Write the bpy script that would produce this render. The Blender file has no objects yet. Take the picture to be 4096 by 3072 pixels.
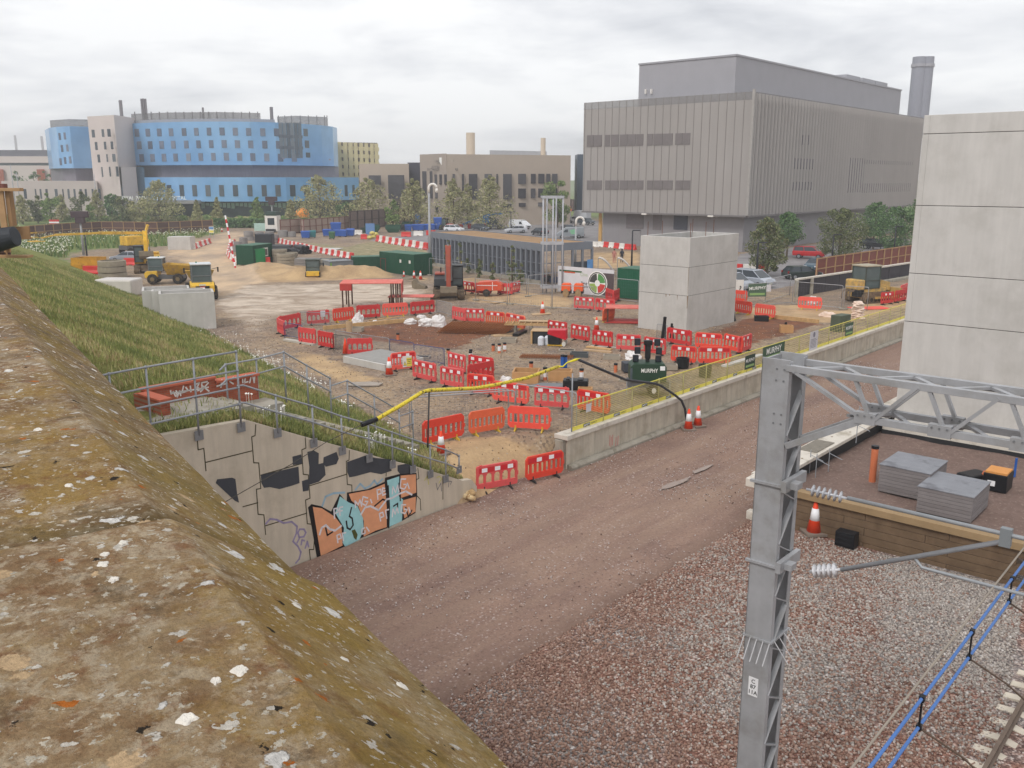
import bpy, math, random
import numpy as np
from mathutils import Vector, Matrix, noise as mnoise
R=math.radians
random.seed(7)
scene=bpy.context.scene
# ------------------------------------------------------------------ camera, sky, sun, exposure
F_, CX, CY, CAMZ=3580.0, 2048.0, 1536.0, 12.0 # photo is 4096 x 3072
PITCH=math.atan(821/F_)
cd=bpy.data.cameras.new('camera');cam=bpy.data.objects.new('camera',cd)
scene.collection.objects.link(cam);scene.camera=cam
cam.location=(0,0,CAMZ);cam.rotation_euler=(math.pi/2-PITCH,0,0)
cd.sensor_width=36;cd.lens=36*F_/4096;cd.clip_start=.05;cd.clip_end=12000
scene.view_settings.view_transform='Standard';scene.view_settings.look='None'
scene.view_settings.gamma=1;scene.view_settings.exposure=0.38
world=bpy.data.worlds.new('World');scene.world=world;world.use_nodes=True
SUN_EL, SUN_AZ=48, 215
def build_world():
 nt=world.node_tree;N=nt.nodes;N.clear();Lk=nt.links.new
 out=N.new('ShaderNodeOutputWorld')
 sky=N.new('ShaderNodeTexSky');sky.sky_type='NISHITA';sky.sun_disc=False
 sky.sun_elevation=R(SUN_EL);sky.sun_rotation=R(SUN_AZ)
 b1=N.new('ShaderNodeBackground');b1.inputs[1].default_value=.1;Lk(sky.outputs[0],b1.inputs[0])
 tc=N.new('ShaderNodeTexCoord');sep=N.new('ShaderNodeSeparateXYZ');Lk(tc.outputs['Generated'],sep.inputs[0])
 def math_(op,a,b=None):
  m=N.new('ShaderNodeMath');m.operation=op
  for i, q in enumerate((a,b)):
   if q is None:continue
   if isinstance(q,(int,float)):m.inputs[i].default_value=q
   else:Lk(q,m.inputs[i])
  return m.outputs[0]
 zc=math_('ADD',math_('MAXIMUM',sep.outputs[2],0.0),.16)
 cmb=N.new('ShaderNodeCombineXYZ');Lk(math_('DIVIDE',sep.outputs[0],zc),cmb.inputs[0]);Lk(math_('DIVIDE',sep.outputs[1],zc),cmb.inputs[1])
 def nz(scale,det,rough,off,dist=0):
  mp=N.new('ShaderNodeMapping');mp.inputs['Location'].default_value=off;Lk(cmb.outputs[0],mp.inputs[0])
  n=N.new('ShaderNodeTexNoise');n.inputs['Scale'].default_value=scale;n.inputs['Detail'].default_value=det
  n.inputs['Roughness'].default_value=rough;n.inputs['Distortion'].default_value=dist;Lk(mp.outputs[0],n.inputs[0]);return n.outputs[0]
 big=nz(.55,4,.55,(3.3,1.2,0),.3);med=nz(1.7,8,.58,(1.1,7.2,2),.25);sml=nz(.28,2,.5,(8.1,2.2,2))
 s=math_('ADD',math_('MULTIPLY',big,.56),math_('ADD',math_('MULTIPLY',med,.34),math_('MULTIPLY',sml,.2)))
 cr=N.new('ShaderNodeValToRGB');e=cr.color_ramp.elements
 e[0].position=.40;e[0].color=(.34,.355,.39,1);e[1].position=.60;e[1].color=(.88,.88,.88,1)
 x=e.new(.47);x.color=(.57,.58,.61,1);x=e.new(.53);x.color=(.72,.725,.745,1)
 Lk(s,cr.inputs[0])
 # paler towards the horizon, as an overcast sky is
 hz=N.new('ShaderNodeMapRange');Lk(sep.outputs[2],hz.inputs[0]);hz.inputs[1].default_value=0;hz.inputs[2].default_value=.22
 hz.inputs[3].default_value=.55;hz.inputs[4].default_value=0
 mx=N.new('ShaderNodeMix');mx.data_type='RGBA';Lk(hz.outputs[0],mx.inputs[0]);Lk(cr.outputs[0],mx.inputs[6]);mx.inputs[7].default_value=(.76,.77,.79,1)
 b2=N.new('ShaderNodeBackground');b2.inputs[1].default_value=1.0;Lk(mx.outputs[2],b2.inputs[0])
 ms=N.new('ShaderNodeMixShader');ms.inputs[0].default_value=.94;Lk(b1.outputs[0],ms.inputs[1]);Lk(b2.outputs[0],ms.inputs[2])
 Lk(ms.outputs[0],out.inputs[0])
build_world()
sl=bpy.data.lights.new('sun','SUN');sl.energy=1.15;sl.angle=R(16);sl.color=(1,.965,.92)
so=bpy.data.objects.new('sun',sl);scene.collection.objects.link(so)
so.rotation_euler=(R(90-SUN_EL),0,R(180-SUN_AZ))

# ------------------------------------------------------------------ geometry of the place
# u runs along the railway, v across it; s and l run along and across the road bridge the view is taken from
A_=R(41.1);UX, UY=math.sin(A_), math.cos(A_);VX, VY=-math.cos(A_), math.sin(A_)
RX, RY=math.sin(R(56.9)), math.cos(R(56.9))
SITE=1.2
def uv(x,y):return x*UX+y*UY, x*VX+y*VY
def W(u,v,z=0):return Vector((u*UX+v*VX,u*UY+v*VY,z))
def B(s,l,z=0):return Vector((l*RX-s*RY,l*RY+s*RX,z))
YU=math.atan2(UY,UX) # yaw that turns local +x along u
YS=math.atan2(RX,-RY) # local +x along the bridge
def ray(px,py):
 x=(px-CX)/F_;y=-(py-CY)/F_;c, s=math.cos(PITCH), math.sin(PITCH)
 return Vector((x,c+y*s,-s+y*c))
def G(q,z=SITE):
 d=ray(*q);return d*((z-CAMZ)/d.z)+Vector((0,0,CAMZ))
def onV(q,v):
 d=ray(*q);return d*(v/(d.x*VX+d.y*VY))+Vector((0,0,CAMZ))
def onU(q,u):
 d=ray(*q);return d*(u/(d.x*UX+d.y*UY))+Vector((0,0,CAMZ))
def atY(q,Y):
 d=ray(*q);return d*(Y/d.y)+Vector((0,0,CAMZ))
def zA(X,Y):return X/2.458, 850+Y/2.458
def zB(X,Y):return 800+X/2.458, 850+Y/2.458
def zC(X,Y):return 1600+X/2.458, 850+Y/2.458
def zD(X,Y):return 2900+X/2.765, 1100+Y/2.765
def zE(X,Y):return 1000+X/2.458, 1150+Y/2.458
def zF(X,Y):return 1800+X/2.458, 1200+Y/2.458
def zG(X,Y):return 2400+X/2.458, 1150+Y/2.458
def zK(X,Y):return 2100+X/2.765, 750+Y/2.765
def zL(X,Y):return 2800+X/2.458, 750+Y/2.458
def zM(X,Y):return 1400+X/2.765, 450+Y/2.765
def zN(X,Y):return X/2.765, 350+Y/2.765
def zO(X,Y):return 700+X/2.765, 350+Y/2.765
def zW(X,Y):return 700+X/1.8433, 1650+Y/1.8433
def zR(X,Y):return 2800+X/1.659, 1350+Y/1.659
def zS(X,Y):return 2800+X/1.7068, 2150+Y/1.7068
def z3(X,Y):return 300+X/2.212, 1350+Y/2.212

# ------------------------------------------------------------------ materials
def lin(c):
 return tuple(((v/255)/12.92 if v/255<=.04045 else(((v/255)+.055)/1.055)**2.4)for v in c)+(1,)
class NT:
 def __init__(s,name):
  s.m=bpy.data.materials.new(name);s.m.use_nodes=True;s.t=s.m.node_tree;s.N=s.t.nodes
  s.b=s.N['Principled BSDF'];s.L=s.t.links.new;s.tc=s.N.new('ShaderNodeTexCoord');s.obj=s.tc.outputs['Object']
  s.b.inputs['Specular IOR Level'].default_value=.3
 def mp(s,sc=(1,1,1),loc=(0,0,0),rot=(0,0,0)):
  n=s.N.new('ShaderNodeMapping');n.inputs['Scale'].default_value=sc;n.inputs['Location'].default_value=loc;n.inputs['Rotation'].default_value=rot
  s.L(s.obj,n.inputs[0]);return n.outputs[0]
 def noise(s,scale,det=3,rough=.55,vec=None,dist=0,color=False):
  n=s.N.new('ShaderNodeTexNoise');n.inputs['Scale'].default_value=scale;n.inputs['Detail'].default_value=det
  n.inputs['Roughness'].default_value=rough;n.inputs['Distortion'].default_value=dist;s.L(vec or s.obj,n.inputs[0]);return n.outputs[1 if color else 0]
 def vor(s,scale,feature='F1',vec=None,out='Distance',rnd=1):
  n=s.N.new('ShaderNodeTexVoronoi');n.feature=feature;n.inputs['Scale'].default_value=scale;n.inputs['Randomness'].default_value=rnd
  s.L(vec or s.obj,n.inputs[0]);return n.outputs[out]
 def math(s,op,a,b=0.0,c=None):
  m=s.N.new('ShaderNodeMath');m.operation=op
  for i, q in enumerate((a,b,c)):
   if q is None:continue
   if isinstance(q,(int,float)):m.inputs[i].default_value=q
   else:s.L(q,m.inputs[i])
  return m.outputs[0]
 def ramp(s,f,stops,smooth=False):
  r=s.N.new('ShaderNodeValToRGB');e=r.color_ramp.elements
  e[0].position=stops[0][0];e[0].color=stops[0][1];e[1].position=stops[-1][0];e[1].color=stops[-1][1]
  for p, c in stops[1:-1]:x=e.new(p);x.color=c
  s.L(f,r.inputs[0]);return r.outputs[0]
 def step(s,f,a,b): # 0 below a, 1 above b
  n=s.N.new('ShaderNodeMapRange');n.inputs[1].default_value=a;n.inputs[2].default_value=b;s.L(f,n.inputs[0]);return n.outputs[0]
 def mix(s,f,a,b,mode='MIX'):
  n=s.N.new('ShaderNodeMix');n.data_type='RGBA';n.blend_type=mode
  if isinstance(f,(int,float)):n.inputs[0].default_value=f
  else:s.L(f,n.inputs[0])
  for i, q in((6,a),(7,b)):
   if isinstance(q,tuple):n.inputs[i].default_value=q
   else:s.L(q,n.inputs[i])
  return n.outputs[2]
 def gray(s,f,lo,hi):
  return s.ramp(f,[(.25,(lo,lo,lo,1)),(.75,(hi,hi,hi,1))])
 def bump(s,h,strength=.3,dist=.02):
  n=s.N.new('ShaderNodeBump');n.inputs['Strength'].default_value=strength;n.inputs['Distance'].default_value=dist
  s.L(h,n.inputs['Height']);s.L(n.outputs[0],s.b.inputs['Normal'])
 def col(s,c):
  if isinstance(c,tuple):s.b.inputs['Base Color'].default_value=c
  else:s.L(c,s.b.inputs['Base Color'])
_mats={}
def M(name,col,rough=.7,var=.12,scale=2.5,bump=0,bscale=60,metal=0,dirt=None,dscale=1.2,dlo=.55,dhi=.7,streak=0,rnd=0,spec=None,alpha=None):
 """painted / mineral / metal surface with blotches, optional dirt colour and vertical streaks"""
 if name in _mats:return _mats[name]
 s=NT(name);c=lin(col);base=c
 n=s.noise(scale,5,.6)
 base=s.mix(1.0,c,s.gray(n,1-var,1+var),'MULTIPLY')
 if streak:
  st=s.noise(1,4,.6,s.mp((3.5,3.5,.35)))
  base=s.mix(1.0,base,s.gray(st,1-streak,1+streak*.6),'MULTIPLY')
 if rnd:
  oi=s.N.new('ShaderNodeObjectInfo')
  mr=s.N.new('ShaderNodeMapRange');mr.inputs[3].default_value=1-rnd;mr.inputs[4].default_value=1+rnd;s.L(oi.outputs['Random'],mr.inputs[0])
  cb=s.N.new('ShaderNodeCombineColor');[s.L(mr.outputs[0],cb.inputs[i])for i in range(3)]
  base=s.mix(1.0,base,cb.outputs[0],'MULTIPLY')
  pale=tuple(min(.85,v*.55+.22)for v in c[:3])+(1,)
  base=s.mix(s.math('MULTIPLY',s.math('POWER',oi.outputs['Random'],2),min(.4,rnd*2)),base,pale)
 if dirt:
  d=s.step(s.noise(dscale,7,.65,s.mp((1,1,1),(5,3,1))),dlo,dhi)
  base=s.mix(s.math('MULTIPLY',d,.85),base,lin(dirt))
 s.col(base);s.b.inputs['Roughness'].default_value=rough;s.b.inputs['Metallic'].default_value=metal
 if spec is not None:s.b.inputs['Specular IOR Level'].default_value=spec
 if bump:s.bump(s.noise(bscale,4,.6),bump,.01)
 if alpha is not None:s.b.inputs['Alpha'].default_value=alpha
 _mats[name]=s.m;return s.m

# ------------------------------------------------------------------ meshes and objects
coll=scene.collection
class MB:
 def __init__(s):s.v=[];s.f=[]
 def add(s,vs,fs):
  o=len(s.v);s.v+=[tuple(p)for p in vs];s.f+=[tuple(i+o for i in f)for f in fs];return s
 def box(s,x0,x1,y0,y1,z0,z1,m=None):
  vs=[(x,y,z)for x in(x0,x1)for y in(y0,y1)for z in(z0,z1)]
  if m is not None:vs=[m@Vector(p)for p in vs]
  return s.add(vs,[(0,1,3,2),(4,6,7,5),(0,4,5,1),(2,3,7,6),(0,2,6,4),(1,5,7,3)])
 def beam(s,a,b,w,h,up=(0,0,1)):
  a, b=Vector(a), Vector(b);d=(b-a);L=d.length;d.normalize();up=Vector(up)
  y=up.cross(d)
  if y.length<1e-4:y=Vector((0,1,0)).cross(d)
  y.normalize();z=d.cross(y);m=Matrix((d,y,z)).transposed().to_4x4();m.translation=a
  return s.box(0,L,-w/2,w/2,-h/2,h/2,m)
 def prism(s,poly,a,b,axis='y'):
  """poly: list of 2-D points; axis y -> (x,z) outline swept along y; x -> (y,z); z -> (x,y)"""
  n=len(poly)
  def P(p,t):return{'y':(p[0],t,p[1]),'x':(t,p[0],p[1]),'z':(p[0],p[1],t)}[axis]
  vs=[P(p,a)for p in poly]+[P(p,b)for p in poly]
  return s.add(vs,[tuple(range(n)),tuple(range(2*n-1,n-1,-1))]+[(i,i+n,(i+1)%n+n,(i+1)%n)for i in range(n)])
 def tube(s,pts,r,n=8,caps=True):
  pts=[Vector(p)for p in pts];rs=r if isinstance(r,(list,tuple))else[r]*len(pts);vs=[];fs=[]
  ref=None
  for i, p in enumerate(pts):
   d=(pts[min(i+1,len(pts)-1)]-pts[max(i-1,0)]).normalized()
   if ref is None:ref=Vector((0,0,1))if abs(d.z)<.95 else Vector((1,0,0))
   x=ref-d*ref.dot(d)
   if x.length<1e-3:x=Vector((1,.3,.1))-d*d.dot(Vector((1,.3,.1)))
   x.normalize();ref=x;y=d.cross(x)
   for k in range(n):
    t=2*math.pi*k/n;vs.append(p+(x*math.cos(t)+y*math.sin(t))*rs[i])
  for i in range(len(pts)-1):
   for k in range(n):fs.append((i*n+k,i*n+(k+1)%n,(i+1)*n+(k+1)%n,(i+1)*n+k))
  if caps:fs+=[tuple(range(n-1,-1,-1)),tuple(range((len(pts)-1)*n,len(pts)*n))]
  return s.add(vs,fs)
 def lathe(s,prof,c=(0,0,0),n=16,axis='z'):
  vs=[];fs=[];m=len(prof)
  for r, z in prof:
   for k in range(n):
    t=2*math.pi*k/n;a, b_=r*math.cos(t), r*math.sin(t)
    vs.append({'z':(c[0]+a,c[1]+b_,c[2]+z),'y':(c[0]+a,c[1]+z,c[2]+b_),'x':(c[0]+z,c[1]+a,c[2]+b_)}[axis])
  for i in range(m-1):
   for k in range(n):fs.append((i*n+k,i*n+(k+1)%n,(i+1)*n+(k+1)%n,(i+1)*n+k))
  if prof[0][0]>1e-4:fs.append(tuple(range(n-1,-1,-1)))
  if prof[-1][0]>1e-4:fs.append(tuple(range((m-1)*n,m*n)))
  return s.add(vs,fs)
 def quad(s,a,b,c,d):return s.add([a,b,c,d],[(0,1,2,3)])
 def xf(s,m):s.v=[tuple(m@Vector(p))for p in s.v];return s
 def mesh(s,name,mat=None,smooth=False):
  me=bpy.data.meshes.new(name);me.from_pydata(s.v,[],s.f);me.update()
  if mat:me.materials.append(mat)
  if smooth:me.polygons.foreach_set('use_smooth',[True]*len(me.polygons))
  return me
def fixn(me):
 import bmesh
 bm=bmesh.new();bm.from_mesh(me);bmesh.ops.recalc_face_normals(bm,faces=bm.faces);bm.to_mesh(me);bm.free()
def obj(name,mb,mat=None,parent=None,smooth=False,bevel=0,loc=None,yaw=0):
 me=mb if isinstance(mb,bpy.types.Mesh)else mb.mesh(name,mat,smooth)
 if not isinstance(mb,bpy.types.Mesh):fixn(me)
 o=bpy.data.objects.new(name,me);coll.objects.link(o)
 if parent:o.parent=parent
 if loc is not None:o.location=loc
 o.rotation_euler.z=yaw
 if bevel:
  b=o.modifiers.new('bevel','BEVEL');b.width=bevel;b.segments=2;b.limit_method='ANGLE';b.angle_limit=R(40)
 return o
def tag(o,label=None,cat=None,group=None,kind=None):
 if label:o['label']=label
 if cat:o['category']=cat
 if group:o['group']=group
 if kind:o['kind']=kind
 return o
def thing(name,label,cat,loc=(0,0,0),yaw=0,group=None):
 o=bpy.data.objects.new(name,None);coll.objects.link(o);o.location=loc;o.rotation_euler.z=yaw
 o.empty_display_size=.3
 return tag(o,label,cat,group)
def copy_tree(o,parent=None,label=None,loc=None,yaw=None,group=None):
 c=o.copy();coll.objects.link(c);c.parent=parent
 if label:c['label']=label
 if group:c['group']=group
 if loc is not None:c.location=loc
 if yaw is not None:c.rotation_euler.z=yaw
 for ch in list(o.children):
  if ch is not c:copy_tree(ch,c)
 return c
_font={}
def text_mb(txt,size,depth=.0):
 """letters standing in the local x/z plane, centred, front towards -y"""
 k=(txt,)
 if k not in _font:
  cu=bpy.data.curves.new('lettering','FONT');cu.body=txt;cu.size=1;cu.align_x='CENTER';cu.align_y='CENTER';cu.resolution_u=3
  cu.offset=.015
  o=bpy.data.objects.new('lettering',cu);coll.objects.link(o)
  bpy.context.view_layer.update()
  me=bpy.data.meshes.new_from_object(o)
  _font[k]=([tuple(v.co)for v in me.vertices],[tuple(p.vertices)for p in me.polygons])
  bpy.data.objects.remove(o);bpy.data.curves.remove(cu)
 vs, fs=_font[k]
 mb=MB();mb.add([(x*size,-depth,y*size)for x,y,z in vs],fs);return mb
def seg(q1,q2,z=SITE,z2=None):
 a, b=G(q1,z), G(q2,z if z2 is None else z2);d=b-a
 return(a+b)/2, math.atan2(d.y,d.x), math.hypot(d.x,d.y)
# ------------------------------------------------------------------ shared materials
GALV=M('galvanised_steel',(164,165,168),.5,.12,3,metal=.1,bump=.06,streak=.1,dirt=(140,138,134),dscale=2,dlo=.5,dhi=.75)
GALVD=M('galvanised_tube',(150,153,158),.5,.12,4,metal=.15)
WIRE=M('wire',(120,122,126),.5,.1)
CONC=M('precast_concrete',(196,193,189),.85,.05,.9,.2,50,dirt=(170,167,161),dscale=.6,dlo=.45,dhi=.8,streak=.08)
CONCD=M('weathered_concrete',(160,154,142),.9,.12,1.6,.35,40,dirt=(105,98,84),dscale=1.1,dlo=.5,dhi=.7,streak=.12)
CONCL=M('pale_coping_concrete',(208,201,190),.85,.08,2,.3,50,dirt=(150,140,122),dscale=1.5,dlo=.52,dhi=.72)
BLACK=M('black_plastic',(28,29,33),.45,.15,5)
RUBBER=M('rubber',(42,41,42),.9,.15,5,dirt=(120,104,84),dscale=6,dlo=.5,dhi=.75)
BRED=M('barrier_red',(212,58,58),.5,.1,3,rnd=.17,dirt=(170,95,75),dscale=4,dlo=.58,dhi=.8)
BORG=M('barrier_orange_red',(234,74,54),.5,.08,3,rnd=.14,dirt=(200,110,80),dscale=4,dlo=.6,dhi=.8)
BORN=M('barrier_orange',(232,106,66),.5,.08,3,rnd=.15,dirt=(190,120,85),dscale=4,dlo=.58,dhi=.8)
BBAND=M('barrier_band_red',(200,40,48),.45,.08,3)
WHITE=M('white_reflective',(236,236,238),.4,.04,3)
WHITEP=M('white_plastic',(226,222,216),.5,.06,3,dirt=(170,155,140),dscale=3,dlo=.55,dhi=.8)
REDP=M('red_plastic',(206,50,46),.5,.1,3,dirt=(180,120,100),dscale=3,dlo=.58,dhi=.8)
GREENC=M('green_container',(30,78,58),.5,.1,1.5,streak=.1)
GLASS=M('dark_glass',(46,54,62),.12,.1,1,spec=.6)
GLASSP=M('cab_glass',(84,98,100),.1,.2,1.2,spec=.7)
WOOD=M('sawn_timber',(196,160,112),.8,.15,5,streak=.15)
WOODP=M('plywood',(186,158,124),.8,.12,3)
YELL=M('plant_yellow',(228,184,64),.5,.12,2,dirt=(160,124,62),dscale=2,dlo=.5,dhi=.72)
RUST=M('rusty_steel',(112,66,42),.9,.2,3,dirt=(150,96,60),dscale=3,dlo=.5,dhi=.7)
# ------------------------------------------------------------------ terrain
VR=VX*RX+VY*RY;UR=UX*RX+UY*RY
def l_of(x,y):return x*RX+y*RY
def walltop(l):return float(np.interp(l,[0,4.84,7.35,9.32,10.99,12.48,13.87,16.0,17],[5.22,5.18,5.07,4.10,3.30,2.57,1.94,.86,.4]))
def emb(l,v,s=30):
 """height of the grass bank; the path and seat terrace lie at 5.1"""
 z=SITE-.25+max(0,16.9-l)*.43
 if l<8.2:
  k=min(1,max(0,(29.0-v)/1.6));z=z*(1-k)+min(z,5.12)*k
 k=min(1,max(0,(24.6-v)/1.5));z=z*(1-k)+(walltop(l)-.05)*k
 return z
def smooth(a,b,t):t=min(1,max(0,(t-a)/(b-a)));return t*t*(3-2*t)
def ground_z(x,y):
 u, v=uv(x,y)
 n=mnoise.noise(Vector((x*.25,y*.25,0)))*.07+mnoise.noise(Vector((x*.9,y*.9,3)))*.035
 if v<22.35:return-.25
 z=SITE+n*smooth(22.5,26,v)
 g=smooth(22.0,24.8,v)*.98+.02
 if 22.6<u<28.75:z=z*g-.0
 elif u<=22.6:z=-.4+1.6*smooth(24,27,v)if l_of(x,y)>15 else-.4+1.0*smooth(23.4,25,v)
 else:z=-.25+(z+.25)*smooth(22.35,22.95,v)
 # spoil heaps round the container yard
 for cx, cy, r, h in HEAPS:
  d=math.hypot(x-cx,y-cy)
  if d<r:z+=h*(1-smooth(0,r,d))+mnoise.noise(Vector((x,y,9)))*.12*(1-d/r)
 return z
HEAPS=[(G(zB(640,570)).x,G(zB(640,570)).y,5.5,1.0),(G(zB(860,600)).x,G(zB(860,600)).y,5.0,.7)]
for t_ in range(9):
 q=zB(900+105*t_,640-3*t_);p=G(q);HEAPS.append((p.x,p.y,2.6,.55))
def lines(segs):
 out=[]
 for a, b, st in segs:
  n=max(1,int(round((b-a)/st)));out+=[a+(b-a)*i/n for i in range(n)]
 return out+[segs[-1][1]]
xs=lines([(-4000,-600,400),(-600,-130,40),(-130,-46,3),(-46,52,.55),(52,130,3),(130,600,40),(600,4000,400)])
ys=lines([(-60,18,12),(18,128,.55),(128,240,2.2),(240,600,30),(600,6000,400)])
nx, ny=len(xs), len(ys)
PXA=[[None]]
# areas of different earth, outlined where they lie on the site: (kind, polygon of photo points on the ground)
AREAS=[
('rust',[zE(760,440),zE(1500,345),zE(1900,350),zE(2300,400),zF(560,330),zF(200,370),zF(120,500),zE(1880,590),zE(1300,540),zE(850,430)]),
('rust',[zG(1420,300),zG(1560,290),zG(2160,360),zG(1500,560),zG(1050,460),zG(1310,375)]),
('sand',[zB(540,560),zB(700,480),zB(1270,560),zB(1270,620),zB(1850,600),zB(1930,640),zB(700,690),zB(580,640)]),
('sand',[zC(600,640),zC(760,640),zC(1300,790),zC(1600,830),zC(1720,870),zC(1650,940),zC(1000,900),zC(700,880),zC(560,800)]),
('sand',[zB(2050,640),zB(2212,640),zC(280,700),zC(240,690)]),
('sand',[zL(360,1320),zL(520,1180),zL(900,1150),zL(1400,1220),zL(2050,930),zL(2060,1160),zL(1500,1330),zL(1150,1330),zL(500,1270)]),
('sand',[zE(430,620),zE(700,650),zE(1100,860),zE(1300,900),zE(1000,960),zE(500,770)]),
('sand',[zE(1600,1560),zF(250,1330),zF(900,1330),zF(1150,1450),zF(700,1600),(1800,1930),(1790,1830)]),
('sand',[zK(740,720),zK(1260,700),zK(1260,880),zK(840,900),zK(740,870)]),
('track',[(880,930),(1060,925),zB(400,280),zB(280,400),zB(440,530),zB(700,680),zB(420,720),zB(200,870),zB(0,560),zA(1600,400),zA(1700,350),zA(2100,230)]),
('pale',[zB(250,720),zB(1500,700),zB(2212,720),zB(2150,860),zB(1500,960),zB(900,960),zB(560,1100),zB(420,1080),zB(180,900)]),
('pale',[zB(480,1110),zB(570,1100),zB(590,1200),zB(500,1240)]),
('grass',[(0,1200),(0,820),(900,840),(900,880),(850,905),zA(2180,200),zA(2000,240),zA(1600,340),zA(1100,350),zA(700,380),zA(640,480),(240,1060)]),
('grass',[(-400,845),(-400,800),(2450,800),(2450,842),(1450,880),(1180,900),(1000,905),(850,900),(500,880)]),
('asph',[zM(190,1410),zM(560,1370),zM(900,1210),zM(2212,1180),zK(820,330),zK(820,640),zM(900,1520)]),
('asph',[zL(350,830),zL(350,660),zL(1200,555),zL(2080,480),zL(2080,640),zL(1130,800),zL(1100,920),zL(340,1080)]),
('verge',[zB(900,270),zB(1560,360),zM(0,1480),zM(300,1420),zM(860,1520),zM(860,1659),zB(1500,440),zB(1520,430)]),
]
def inpoly(px,py,poly):
 r=np.zeros(px.shape,bool);n=len(poly);j=n-1
 for i in range(n):
  xi, yi=poly[i];xj, yj=poly[j]
  if yi!=yj:
   r^=((yi>py)!=(yj>py))&(px<(xj-xi)*(py-yi)/(yj-yi)+xi)
  j=i
 return r
def build_ground():
 X, Y=np.meshgrid(xs,ys);Xf, Yf=X.ravel(), Y.ravel()
 Z=np.full(Xf.shape,SITE)
 near=(abs(Xf)<140)&(Yf<250)&(Yf>-80)
 for i in np.nonzero(near)[0]:Z[i]=ground_z(Xf[i],Yf[i])
 vv=Xf*VX+Yf*VY;Z[(vv<22.35)]=-.25
 co=np.stack([Xf,Yf,Z],1).astype('f')
 idx=np.arange(nx*ny).reshape(ny,nx)
 q=np.stack([idx[:-1,:-1],idx[:-1,1:],idx[1:,1:],idx[1:,:-1]],-1).reshape(-1,4)
 me=bpy.data.meshes.new('ground');me.vertices.add(len(co));me.vertices.foreach_set('co',co.ravel())
 me.loops.add(q.size);me.loops.foreach_set('vertex_index',q.ravel().astype('i'));me.polygons.add(len(q))
 me.polygons.foreach_set('loop_start',(np.arange(len(q))*4).astype('i'));me.polygons.foreach_set('loop_total',np.full(len(q),4,'i'))
 me.polygons.foreach_set('use_smooth',[True]*len(q));me.update()
 # earth kinds as two colour layers of weights
 c, s=math.cos(PITCH), math.sin(PITCH);zz=SITE-CAMZ;zc=Yf*c-zz*s;yc=Yf*s+zz*c
 zc=np.where(zc<.1,.1,zc);px=CX+F_*Xf/zc;py=CY-F_*yc/zc
 k={n:np.zeros(Xf.shape)for n in('rust','sand','track','pale','grass','asph','verge')}
 for n, poly in AREAS:k[n][inpoly(px,py,poly)]=1
 k['grass'][(Yf>262)]=1;k['grass'][(Yf<30)]=0
 for n in k:
  g=k[n].reshape(ny,nx).copy()
  for _ in range(2):
   g[1:-1]=(g[:-2]+g[1:-1]*2+g[2:])/4;g[:,1:-1]=(g[:,:-2]+g[:,1:-1]*2+g[:,2:])/4
  k[n]=g.ravel()
 for nm, ch in(('earth',('rust','sand','track')),('cover',('pale','grass','asph')),('weeds',('verge','verge','verge'))):
  at=me.color_attributes.new(nm,'FLOAT_COLOR','POINT')
  at.data.foreach_set('color',np.stack([k[ch[0]],k[ch[1]],k[ch[2]],np.ones(len(Xf))],1).astype('f').ravel())
 s=NT('site_earth')
 def w(attr,ch,edge=.18):
  a=s.N.new('ShaderNodeAttribute');a.attribute_name=attr;sp=s.N.new('ShaderNodeSeparateColor');s.L(a.outputs[0],sp.inputs[0])
  n=s.noise(.9,6,.65,s.mp((1,1,1),(ch*3.3,0,0)))
  return s.step(s.math('ADD',sp.outputs[ch],s.math('MULTIPLY',s.math('SUBTRACT',n,.5),1.5)),.5-edge,.5+edge)
 fine=s.noise(7,6,.75);grit=s.vor(9,out='Color');big=s.noise(.22,5,.6)
 st=s.step(s.vor(14),.0,.22)
 gravel=s.mix(s.step(big,.35,.65),lin((132,114,100)),lin((160,138,112)))
 gravel=s.mix(s.step(s.noise(.6,6,.6),.5,.68),gravel,lin((114,100,90)))
 gsp=s.N.new('ShaderNodeSeparateColor');s.L(grit,gsp.inputs[0])
 gravel=s.mix(s.math('MULTIPLY',s.step(gsp.outputs[0],.84,.96),.5),gravel,lin((184,170,154)))
 gravel=s.mix(s.math('MULTIPLY',s.step(gsp.outputs[1],.72,.9),.6),gravel,lin((84,74,68)))
 sand=s.mix(s.step(s.noise(.5,6,.6),.35,.65),lin((192,163,124)),lin((162,135,104)))
 track=s.mix(s.step(s.noise(.35,6,.6,s.mp((1,.35,1),(0,0,0),(0,0,.35))),.35,.65),lin((205,178,146)),lin((166,146,126)))
 palec=s.mix(s.step(s.noise(.45,8,.66,s.mp((.7,1.1,1)),1.0),.4,.6),lin((158,140,122)),lin((202,187,170)))
 rust=s.mix(s.step(s.noise(1.2,6,.7),.35,.65),lin((132,84,56)),lin((98,68,54)))
 grass=s.mix(s.step(s.noise(.25,7,.7),.35,.65),lin((84,104,52)),lin((128,138,76)))
 asph=s.mix(s.step(s.noise(.3,6,.6),.35,.65),lin((122,118,120)),lin((146,142,142)))
 verge=s.mix(s.step(s.noise(.8,7,.7),.38,.62),lin((168,150,118)),lin((110,112,78)))
 col=gravel
 for cc, at, ch, e in((palec,'cover',0,.35),(track,'earth',2,.3),(sand,'earth',1,.2),(rust,'earth',0,.12),(asph,'cover',2,.06),(verge,'weeds',0,.2),(grass,'cover',1,.1)):
  col=s.mix(w(at,ch,e),col,cc)
 col=s.mix(1.0,col,s.gray(fine,.8,1.2),'MULTIPLY')
 s.col(col)
 wet=s.step(s.noise(.45,5,.55,s.mp((1,1,1),(9,4,0))),.58,.66)
 s.L(s.math('SUBTRACT',.92,s.math('MULTIPLY',wet,.35)),s.b.inputs['Roughness'])
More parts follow.
